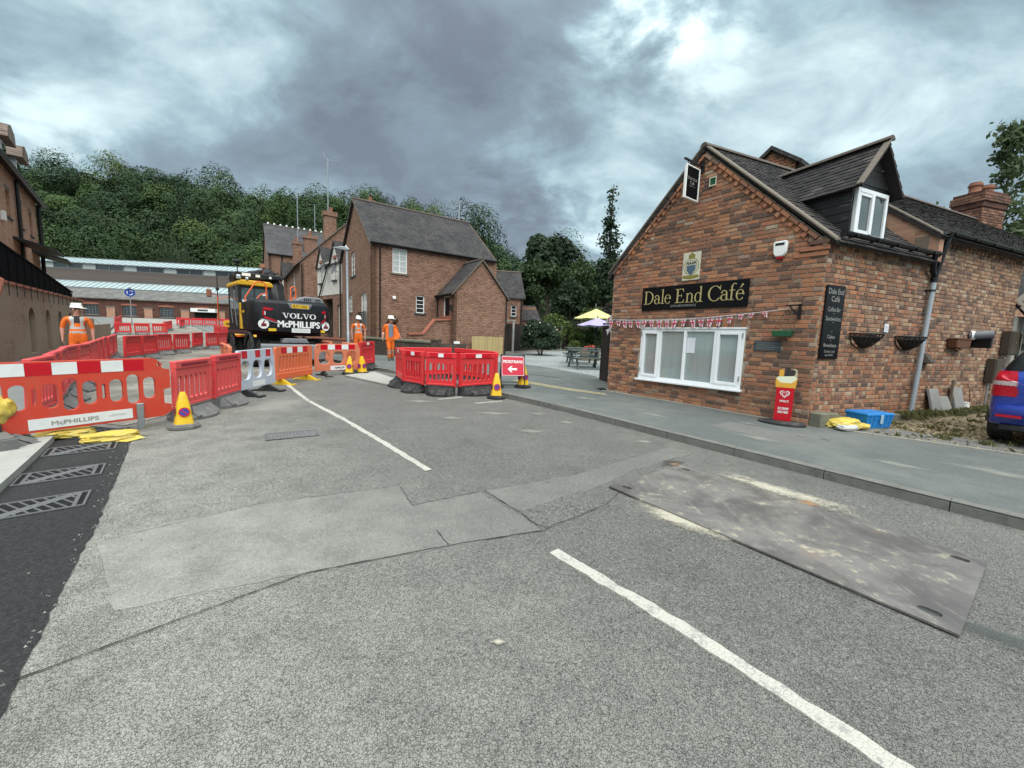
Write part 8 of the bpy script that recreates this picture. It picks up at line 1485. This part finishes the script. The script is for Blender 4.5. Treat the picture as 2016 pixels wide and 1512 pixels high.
t = thing('road_roller', 'small yellow road roller beyond the middle row of barriers', 'roller', fr(-26.0, 38.0, -20)); part('body', m_vyel, t, lambda b: b.prism([(-1.2, .7), (1.2, .7), (1.2, 1.25), (.2, 1.35), (-1.2, 1.3)], -.5, .5), .04); part('lettering', m_blackp, t, lambda b: lettering(b, 'WALDEN', -.8, .6, .88, 1.12, -.51, .06)); [part('drum', m_vblack, t, lambda b: b.tube([(x, -.45, .38), (x, .45, .38)], .38, 18)) for x in (-.8, .75)]
# ---------------------------------------------------------------- people
def worker(name, lab, M, skel, radii, mats, torso_open=False, head=(0, 0, 1.62), look=0, extra=None, vest=True, tilt=0):
    """skel: list of (pos, parent, radius(x,y), matkey)"""
    t = thing(name, lab, 'person', M)
    me = bpy.data.meshes.new('body'); me.from_pydata([s[0] for s in skel], [(i, s[1]) for i, s in enumerate(skel) if s[1] is not None], []); tmp = link(bpy.data.objects.new('body', me))
    md_ = tmp.modifiers.new('skin', 'SKIN'); md_.use_smooth_shade = True; sv = me.skin_vertices[0].data if me.skin_vertices else None
    if sv is None:
        bm = bmesh.new(); bm.from_mesh(me); bm.verts.layers.skin.verify(); bm.to_mesh(me); bm.free(); sv = me.skin_vertices[0].data
    for i, s in enumerate(skel): sv[i].radius = s[2]; sv[i].use_root = (i == 0)
    sb = tmp.modifiers.new('sub', 'SUBSURF'); sb.levels = 2; sb.render_levels = 2
    dg = bpy.context.evaluated_depsgraph_get(); dg.update(); bme = bpy.data.meshes.new_from_object(tmp.evaluated_get(dg)); bpy.data.objects.remove(tmp)
    bme.materials.clear(); keys = list(mats.keys())
    for k in keys: bme.materials.append(mats[k])
    P = np.array([s[0] for s in skel]); segs = [(i, s[1]) for i, s in enumerate(skel) if s[1] is not None]
    for p in bme.polygons:
        c = np.array(p.center); best = None
        for i, j in segs:
            a, bb = P[j], P[i]; ab = bb-a; f = max(0, min(1, np.dot(c-a, ab)/max(1e-9, np.dot(ab, ab)))); dd = np.linalg.norm(c-a-ab*f)-.6*(skel[j][2][0]*(1-f)+skel[i][2][0]*f)
            if best is None or dd < best[0]: best = (dd, i, f, j)
        key = skel[best[1]][3]
        if extra: key = extra(c, key, p.normal) or key
        p.material_index = keys.index(key); p.use_smooth = True
    o = link(bpy.data.objects.new('body', bme)); o.parent = t
    hM = TR(*head) @ RZ(look) @ Matrix.Rotation(tilt, 4, 'X')
    part('hard_hat', m_helmet, t, lambda b: (b.lathe([(.132, .045), (.130, .06), (.120, .10), (.100, .14), (.065, .165), (.02, .175)], 20, S3(.86, 1.06, 1)), b.add([(-.11, -.10, .05), (.11, -.10, .05), (.085, -.205, .035), (-.085, -.205, .035), (-.11, -.10, .062), (.11, -.10, .062), (.085, -.205, .045), (-.085, -.205, .045)], [(0,3,2,1),(4,5,6,7),(0,1,5,4),(1,2,6,5),(2,3,7,6),(3,0,4,7)]), b.box(-.012, .012, -.13, .13, .14, .178)), .004, True, hM)
    part('face_features', m_skin, t, lambda b: (b.add([(-.016, -.098, -.03), (.016, -.098, -.03), (0, -.098, .03), (0, -.130, -.028)], [(0, 1, 3), (1, 2, 3), (2, 0, 3)]), b.cbox((-.088, .005, .0), (.02, .045, .06)), b.cbox((.088, .005, .0), (.02, .045, .06))), .004, True, hM)
    part('eyes', m_hair, t, lambda b: (b.cbox((-.035, -.094, .018), (.026, .012, .012)), b.cbox((.035, -.094, .018), (.026, .012, .012)), b.cbox((-.036, -.096, .036), (.034, .01, .007)), b.cbox((.036, -.096, .036), (.034, .01, .007)), b.cbox((0, -.094, -.055), (.045, .012, .008))), 0, False, hM)
    part('hair', m_hair, t, lambda b: b.lathe([(.096, -.02), (.104, .05), (.09, .07)], 16, TR(0, .018, 0) @ S3(.92, 1.0, 1)), 0, True, hM)
    return t, o
def hand_chain(sk, wrist, d, pal, side, curl=.5):
    """palm and five fingers from the wrist vertex; d = direction of the hand, pal = palm normal"""
    d = Vector(d).normalized(); pal = Vector(pal).normalized(); s = d.cross(pal).normalized(); w0 = Vector(sk[wrist][0]); i0 = len(sk); sk.append((tuple(w0+d*.07), wrist, (.036, .018), 'skin'))
    for k in range(4):
        b0 = w0+d*.10+s*(.026-.0175*k); L = (.036, .04, .038, .030)[k]; n = len(sk); sk.append((tuple(b0), i0, (.0095, .0095), 'skin')); p1 = b0+(d*math.cos(curl)+pal*math.sin(curl))*L; sk.append((tuple(p1), n, (.0085, .0085), 'skin')); p2 = p1+(d*math.cos(curl*2.2)+pal*math.sin(curl*2.2))*L*.85; sk.append((tuple(p2), n+1, (.0075, .0075), 'skin'))
    n = len(sk); tb = w0+d*.045+s*.042; sk.append((tuple(tb), i0, (.0115, .0115), 'skin')); sk.append((tuple(tb+d*.035+s*.022+pal*.012), n, (.0095, .0095), 'skin')); sk.append((tuple(tb+d*.062+s*.022+pal*.028), n+1, (.0085, .0085), 'skin'))
def man_skel(pel=.95, lean=0, arms=(((-.25, -.02, 1.12), (-.22, -.12, .88)), ((.25, -.02, 1.12), (.22, -.12, .88))), legs=(((-.11, -.02, .50), (-.12, .02, .07)), ((.11, -.02, .50), (.12, .02, .07))), belly=.155, sleeves='short', hd=(0, -.01, 1.64), shw=.20):
    S = [((0, 0, pel), None, (.155, .12), 'trouser'), ((0, -.01, pel+.16), 0, (belly, belly*.80), 'top'), ((0, -.005, pel+.32), 1, (.165, .115), 'top'), ((0, .0, pel+.46), 2, (.15, .095), 'top'), ((hd[0]*.4, hd[1]*.4, pel+.56), 3, (.062, .062), 'skin'), ((hd[0], hd[1], hd[2]-.06), 4, (.068, .080), 'skin'), ((hd[0], hd[1], hd[2]+.03), 5, (.084, .098), 'skin'), ((hd[0], hd[1], hd[2]+.11), 6, (.066, .078), 'skin')]
    for sgn, (el, wr) in zip((-1, 1), arms):
        n = len(S); S.append(((sgn*shw, 0, pel+.47), 3, (.070, .065), 'top')); mid = tuple((a+b_)/2 for a, b_ in zip((sgn*(shw+.02), 0, pel+.44), el)); S.append((mid, n, (.062, .06), 'top')); S.append((el, n+1, (.048, .048), 'top' if sleeves == 'long' else 'top')); m2 = tuple((a*.6+b_*.4) for a, b_ in zip(el, wr)); S.append((m2, n+2, (.046, .046), 'top' if sleeves == 'long' else 'skin')); S.append((wr, n+3, (.032, .028), 'skin' if sleeves != 'long' else 'skin'))
        d = Vector(wr)-Vector(el); hand_chain(S, n+4, d, (-sgn, -.2, 0), sgn)
    for sgn, (kn, an) in zip((-1, 1), legs):
        n = len(S); S.append(((sgn*.095, 0, pel-.10), 0, (.102, .105), 'trouser')); S.append((kn, n, (.075, .078), 'trouser')); S.append(((an[0], an[1], an[2]+.08), n+1, (.064, .066), 'trouser')); S.append(((an[0], an[1]+.01, .06), n+2, (.050, .055), 'boot')); S.append(((an[0]+sgn*.02, an[1]-.15, .045), n+3, (.046, .035), 'boot'))
    return S
PM = {'top': m_hiviz, 'trouser': m_hiviz, 'skin': m_skin, 'boot': m_boot, 'tape': m_silver, 'tee': m_tshirt, 'dark': m_tee2}
def vestfn(pel, bands, tee=None, legs=True, braces=True, sleeve=None):
    def f(c, key, n):
        x, y, z = c
        if key == 'top':
            if abs(x) < .30 and tee and y < 0 and abs(x) < tee(z): return 'dark' if not isinstance(tee, str) else 'tee'
            for a, e in bands:
                if a < z < e and abs(x) < .20: return 'tape'
            if braces and z > pel+.26 and .075 < abs(x) < .125: return 'tape'
            if sleeve and abs(x) > .2 and sleeve[0] < z < sleeve[1]: return 'tape'
        if key == 'trouser' and legs and (.30 < z < .345 or .40 < z < .445): return 'tape'
    return f
# A: stout man, hands at his belt, behind the left row of barriers
xA, yA = -11.85, 10.95
SA = man_skel(.95, arms=(((-.28, .03, 1.17), (-.285, -.04, .91)), ((.28, .03, 1.17), (.285, -.04, .91))), belly=.168, hd=(.01, -.02, 1.65), shw=.205)
worker('person', 'stout workman in orange hi-vis and white helmet behind the left barriers', fr(xA, yA, 47, G(xA, yA)+.06), SA, None, PM, head=(.01, -.02, 1.67), look=48, extra=vestfn(.95, ((1.045, 1.085), (1.15, 1.19)), lambda z: .055*max(0, (z-1.22)/.18) if z > 1.22 else -1))
# B: man by the lamp post, facing the camera
xB, yB = -6.62, 17.2
SB = man_skel(.94, arms=(((-.27, .03, 1.14), (-.25, -.06, .90)), ((.27, .03, 1.14), (.26, -.05, .89))), belly=.15, hd=(.0, -.03, 1.62))
worker('person', 'workman in orange hi-vis top and white helmet beside the lamp column', fr(xB, yB, 25, G(xB, yB)+KH), SB, None, PM, head=(.0, -.03, 1.64), look=8, tilt=.12, extra=vestfn(.94, ((1.10, 1.14), (1.24, 1.28)), None, True, True, (1.18, 1.24)))
# C: man walking with open jacket over a grey shirt
xC, yC = -5.02, 16.4
SC = man_skel(.95, arms=(((-.25, .10, 1.16), (-.30, -.02, .93)), ((.33, .10, 1.18), (.40, -.02, .97))), legs=(((-.07, -.10, .52), (-.04, -.02, .08)), ((.10, .02, .50), (.13, .14, .09))), belly=.15, hd=(.02, -.03, 1.64), sleeves='long')
pm2 = dict(PM); pm2['dark'] = m_tshirt
tC, oC = worker('person', 'workman walking with open orange jacket over grey shirt beside the garden wall', fr(xC, yC, 32, G(xC, yC)+KH-.02), SC, None, pm2, head=(.02, -.03, 1.66), look=40, extra=vestfn(.95, ((1.12, 1.16), (1.25, 1.29)), lambda z: .085 if z > .98 else -1, True, False, (1.1, 1.15)))
part('jacket_flap', m_hiviz, tC, lambda b: (b.add([(.10, -.12, 1.40), (.10, -.14, .86), (.32, -.20, .92), (.36, -.10, 1.08), (.22, -.06, 1.36), (.10, -.10, 1.40), (.10, -.115, .86), (.32, -.175, .92), (.36, -.075, 1.08), (.22, -.04, 1.36)], [(0, 1, 2, 3, 4), (9, 8, 7, 6, 5), (0, 5, 6, 1), (1, 6, 7, 2), (2, 7, 8, 3), (3, 8, 9, 4)])), .006); part('jacket_flap', m_hiviz, tC, lambda b: b.add([(-.09, -.12, 1.40), (-.10, -.13, .85), (-.20, -.10, .86), (-.20, -.05, 1.36), (-.09, -.10, 1.40), (-.10, -.11, .85), (-.19, -.08, .86), (-.19, -.03, 1.36)], [(0,1,2,3),(7,6,5,4),(0,4,5,1),(1,5,6,2),(2,6,7,3)]))
# ---------------------------------------------------------------- yard furniture
t = thing('lattice_gate', 'dark brown lattice screen beside the far corner of the cafe', 'gate', fr(2.70, 12.3, -80)); LW, LH = 1.75, 1.75
part('frame', m_dkfence, t, lambda b: (b.box(0, .07, -.03, .03, 0, LH), b.box(LW-.07, LW, -.03, .03, 0, LH), b.box(.07, LW-.07, -.03, .03, LH-.08, LH), b.box(.07, LW-.07, -.03, .03, .0, .30)))
def lat(b):
    n = 26
    for s in (-1, 1):
        for k in range(-n, 2*n):
            c = k*.085; pts = []
            # clip the diagonal x - s*z = c to the opening
            for z in np.linspace(.30, LH-.08, 2):
                pass
            z0, z1 = .30, LH-.08; xa, xb = c+s*z0, c+s*z1
            def clip(x): return max(.07, min(LW-.07, x))
            za, zb_ = (clip(xa)-c)/s, (clip(xb)-c)/s
            if z0-1e-6 <= za <= z1+1e-6 and z0-1e-6 <= zb_ <= z1+1e-6 and abs(za-zb_) > .03: b.tube([(clip(xa), .008*s, za), (clip(xb), .008*s, zb_)], .011, 4)
part('lattice', m_dkfence, t, lat); part('green_rail', m_green, t, lambda b: b.box(.1, LW-.1, -.06, .04, LH+.02, LH+.07)); part('back_board', m_dkfence, t, lambda b: b.box(.07, LW-.07, .02, .03, .3, LH-.08))
t = thing('gate_bunting', 'limp red and white bunting tied over the lattice screen', 'bunting', fr(2.66, 11.6, -80, G(2.6, 11.6)+1.6)); part('cloth', m_flag, t, lambda b: (b.add([(0, -.05, .28), (.3, -.06, .40), (.62, -.05, .50), (.60, -.05, .36), (.3, -.07, .28), (.02, -.05, .16)], [(0, 1, 4, 5), (1, 2, 3, 4)]), b.add([(.05, -.06, .02), (.5, -.06, .08), (.45, -.07, -.10), (.3, -.06, .0), (.22, -.07, -.14), (.12, -.06, -.02)], [(0, 1, 3), (1, 2, 3), (3, 4, 5), (0, 3, 5)]))); part('red_bars', m_flagr, t, lambda b: (b.add([(.2, -.075, .34), (.28, -.075, .37), (.28, -.075, .28), (.2, -.075, .25)], [(0, 1, 2, 3)]), b.add([(.45, -.07, .42), (.52, -.07, .45), (.5, -.07, .38)], [(0, 1, 2)])))
def picnic(x, y, a, lab):
    t = thing('picnic_table', lab, 'picnic table', fr(x, y, a, G(x, y)+KH-.012), 'picnic tables in the yard'); W = 1.5
    for k in range(5): part('top_plank', m_bench, t, lambda b: b.box(-W/2, W/2, -.36+k*.145, -.36+k*.145+.135, .70, .74))
    for s in (-1, 1): part('seat_plank', m_bench, t, lambda b: b.box(-W/2, W/2, s*.66-.13, s*.66+.13, .42, .46))
    for e in (-1, 1):
        for s in (-1, 1): part('leg', m_bench, t, lambda b: b.add([(e*.55-.03, s*.62-.05, 0), (e*.55+.03, s*.62-.05, 0), (e*.55+.03, s*.62+.05, 0), (e*.55-.03, s*.62+.05, 0), (e*.55-.03, s*.22-.05, .70), (e*.55+.03, s*.22-.05, .70), (e*.55+.03, s*.22+.05, .70), (e*.55-.03, s*.22+.05, .70)], [(0,3,2,1),(4,5,6,7),(0,1,5,4),(1,2,6,5),(2,3,7,6),(3,0,4,7)]))
        part('crossbar', m_bench, t, lambda b: b.box(e*.55-.05, e*.55-.015, -.78, .78, .36, .42))
picnic(3.0, 16.4, 10, 'grey green picnic table nearest the lattice screen'); picnic(3.2, 18.8, 5, 'grey green picnic table behind the nearer one')
def parasol(x, y, R, h, hc, m, lab, n=8):
    t = thing('parasol', lab, 'parasol', fr(x, y, 12)); part('pole', m_vblack, t, lambda b: b.tube([(0, 0, 0), (0, 0, h)], .022, 8)); vs = [(0, 0, h)]+[(R*math.cos(2*math.pi*k/n), R*math.sin(2*math.pi*k/n), h-hc) for k in range(n)]+[(R*.97*math.cos(2*math.pi*(k+.5)/n)*.94, R*.97*math.sin(2*math.pi*(k+.5)/n)*.94, h-hc-.03) for k in range(n)]
    part('canopy', m, t, lambda b: b.add(vs, [f for k in range(n) for f in ((0, 1+k, 1+n+k), (0, 1+n+k, 1+(k+1) % n))])); [part('rib', m_vblack, t, lambda b: b.tube([(0, 0, h-.04), (R*.95*math.cos(2*math.pi*k/n), R*.95*math.sin(2*math.pi*k/n), h-hc-.03)], .010, 4)) for k in range(n)]; part('finial', m_vblack, t, lambda b: b.lathe([(.03, h), (.03, h+.05), (.01, h+.08)], 8)); part('base', m_footd, t, lambda b: b.lathe([(.25, 0), (.25, .05), (.05, .08), (.04, .3)], 14))
parasol(3.4, 16.6, .88, 2.14, .32, m_lilac, 'lilac garden parasol over the picnic tables'); parasol(6.1, 30.5, 1.75, 3.35, .78, m_yelpar, 'large yellow parasol in the yard behind the lilac one')
t = thing('flower_trough', 'trough of small orange and red flowers behind the picnic tables', 'planter', fr(4.0, 21.0, 8)); part('trough', m_post, t, lambda b: b.box(-.5, .5, -.15, .15, 0, .55), .01); rg = np.random.default_rng(77); C, dd = crown_pts(160, .5, .2, .18, rg, 6, .4); C[:, 2] += .68; o = link(bpy.data.objects.new('flowers', quad_mesh('flowers', leaf_quads(C, dd, .08, rg, 1.1), m_flowr))); o.parent = t; C, dd = crown_pts(200, .5, .2, .18, rg, 6, .4); C[:, 2] += .62; o = link(bpy.data.objects.new('leaves', quad_mesh('leaves', leaf_quads(C, dd, .08, rg, 1.6), m_leaf))); o.parent = t
t = thing('yard_notice', 'small white notice on a post behind the lilac parasol', 'notice', fr(5.0, 22.0, 10)); part('post', m_post, t, lambda b: b.box(-.04, .04, -.04, .04, 0, 2.1)); part('sheet', m_paper, t, lambda b: b.box(-.2, .2, -.06, -.045, 1.15, 1.75))
for x, y, h, lab in ((9.1, 37.0, 6.1, 'white flagpole rising just left of the cafe gable'), (7.6, 38.5, 4.2, 'short white pole left of the flagpole')): t = thing('flagpole', lab, 'pole', fr(x, y, 0)); part('pole', m_white, t, lambda b: b.tube([(0, 0, 0), (.05, 0, h)], [.06, .04], 8)); part('cap', m_white, t, lambda b: b.lathe([(.06, h), (.06, h+.06), (.02, h+.1)], 8, TR(.05, 0, 0)))
t = thing('meter_cabinet', 'white sloping hatch on the annex wall by the dark fence', 'cabinet', fr(-.62, 24.2, 10)); part('box', m_white, t, lambda b: b.box(-.5, .1, -.1, .1, 1.75, 2.0)); part('canopy', m_conc, t, lambda b: b.prism([(-.1, 2.0), (.7, 2.08), (.7, 2.12), (-.1, 2.06)], -.2, .2))
# ---------------------------------------------------------------- parked blue hatchback
car = thing('parked_car', 'blue hatchback parked on the gravel drive at the right edge', 'car', fr(7.50, 5.22, -60, G(7.7, 6.0)+KH))
# local: x across (0 = centre), y forward (away from the tail), built as sections along y
secs = [(-.02, .72, .42, .95, .60, .96), (.04, .80, .30, 1.02, .68, 1.05), (.16, .835, .24, 1.06, .66, 1.30), (.34, .845, .22, 1.06, .60, 1.46), (.7, .85, .20, 1.05, .575, 1.52), (1.5, .85, .19, 1.02, .58, 1.53), (2.2, .85, .19, .99, .60, 1.44), (2.75, .845, .19, .96, .66, 1.04), (3.3, .83, .20, .90, .60, .93), (3.75, .76, .24, .80, .5, .82), (3.86, .66, .34, .66, .4, .68)]
def carbody(b):
    vs = []; n = 12
    for y, hw, zb_, zw, tw, zt in secs:
        half = [(hw*.88, zb_), (hw, zb_+.12), (hw+.01, (zb_+zw)/2), (hw*.985, zw-.04), (hw*.95, zw), (tw+.03, zt-.07), (tw-.05, zt-.01)]
        ring_ = [(x, z) for x, z in half]+[(0, zt+.012)]+[(-x, z) for x, z in half[::-1]]+[(0, zb_-.01)]
        vs += [(x, y, z) for x, z in ring_]
    m_ = 16
    for i in range(len(secs)-1): b.f += [tuple(len(b.v)+q for q in (i*m_+k, i*m_+(k+1) % m_, (i+1)*m_+(k+1) % m_, (i+1)*m_+k)) for k in range(m_)]; b.mi += [0]*m_
    base = len(b.v); b.v += vs; b.f += [tuple(base+k for k in range(m_-1, -1, -1)), tuple(base+(len(secs)-1)*m_+k for k in range(m_))]; b.mi += [0, 0]
cb = MB(); carbody(cb); tmp = cb.build('body', m_carblue); tmp.modifiers.new('sub', 'SUBSURF').levels = 4
dg = bpy.context.evaluated_depsgraph_get(); dg.update(); bme = bpy.data.meshes.new_from_object(tmp.evaluated_get(dg)); bpy.data.objects.remove(tmp); bme.polygons.foreach_set('use_smooth', [True]*len(bme.polygons)); one('body', bme, car)
m_carglass = simple('car_glass', (.006, .007, .008), .3, 0, .05, 3, 0, spec=.25); m_clens = simple('clear_lens', (.5, .4, .4), .2)
def body_patch(name, m, ok, off=.006, parent=car):
    """a panel, lamp or window lying on the body shell"""
    F = [p for p in bme.polygons if ok(*p.center)]; ids = sorted({i for p in F for i in p.vertices}); mp = {i: k for k, i in enumerate(ids)}; b = MB()
    b.add([bme.vertices[i].co+bme.vertices[i].normal*off for i in ids], [tuple(mp[i] for i in p.vertices) for p in F]); return b.build(name, m, parent, smooth=True)
body_patch('rear_window', m_carglass, lambda x, y, z: abs(x) < .73-.12*max(0, z-1.1) and y < .6 and 1.085 < z < 1.47)
for s in (-1, 1):
    body_patch('side_window', m_carglass, lambda x, y, z: s*x > .5 and .5 < y < 2.5 and 1.08 < z < 1.44-.06*max(0, y-1.6))
    tl = body_patch('tail_light', m_taill, lambda x, y, z: s*x > .56+.10*(z-.74) and y < .24 and .72 < z < 1.08, .010); body_patch('lens_band', m_clens, lambda x, y, z: s*x > .58 and y < .22 and .875 < z < .935, .013, tl)
    for y in (.62, 3.12):
        wh = part('wheel', m_tyre, car, lambda b: b.lathe([(.18, -.10), (.27, -.10), (.30, -.07), (.30, .07), (.27, .10), (.18, .10)], 28, TR(s*.76, y, .30) @ Matrix.Rotation(rad(90), 4, 'Y')), 0, True); part('rim', m_chrome, wh, lambda b: b.lathe([(.03, -.06), (.14, -.07), (.19, -.085), (.19, .085), (.14, .07), (.03, .06)], 16, TR(s*.76, y, .30) @ Matrix.Rotation(rad(90), 4, 'Y')), 0, True)
        part('wheel_arch', m_footd, car, lambda b: b.tube([(s*.853, y+.345*math.cos(q), .30+.345*math.sin(q)) for q in np.linspace(0, math.pi, 12)], .022, 5))
part('bumper', m_carblue, car, lambda b: b.add([(-.80, .02, .30), (.80, .02, .30), (.84, .30, .30), (-.84, .30, .30), (-.76, -.07, .48), (.76, -.07, .48), (.84, .30, .56), (-.84, .30, .56), (-.74, -.04, .60), (.74, -.04, .60), (.83, .3, .62), (-.83, .3, .62)], [(0,3,2,1),(8,9,10,11)]+[(i, (i+1) % 4, 4+(i+1) % 4, 4+i) for i in range(4)]+[(4+i, 4+(i+1) % 4, 8+(i+1) % 4, 8+i) for i in range(4)]), .03, True); part('bumper_reflector', m_taill, car, lambda b: [b.box(s*.60-.12, s*.60+.12, -.085, -.03, .42, .455) for s in (-1, 1)]); part('lower_valance', m_footd, car, lambda b: b.box(-.70, .70, -.0, .3, .22, .31), .02); part('number_plate', m_platey, car, lambda b: b.box(-.26, .26, -.052, -.04, .62, .73)); part('boot_handle', m_chrome, car, lambda b: b.box(-.22, .22, -.05, -.03, .80, .84)); part('wiper', m_blackp, car, lambda b: b.tube([(.0, .03, 1.07), (-.35, .06, 1.14)], .01, 5))
# debris by the drive
t = thing('plank_debris', 'short dark broken plank lying on the gravel drive', 'plank', fr(8.15, 8.25, 15, G(8.1, 8.2)+KH)); part('plank', m_dkfence, t, lambda b: b.box(-.25, .25, -.05, .05, 0, .03, Matrix.Rotation(.1, 4, 'Y')))
t = thing('plastic_bottle', 'crushed pale bottle on the drive before the ledge', 'bottle', fr(8.9, 8.35, 40, G(8.9, 8.3)+KH+.03)); part('bottle', m_refw, t, lambda b: b.lathe([(.03, -.11), (.035, -.08), (.035, .06), (.012, .10), (.012, .13)], 10, Matrix.Rotation(rad(90), 4, 'Y')), 0, True); part('cap', m_blue, t, lambda b: b.lathe([(.015, .13), (.015, .15)], 8, Matrix.Rotation(rad(90), 4, 'Y')))
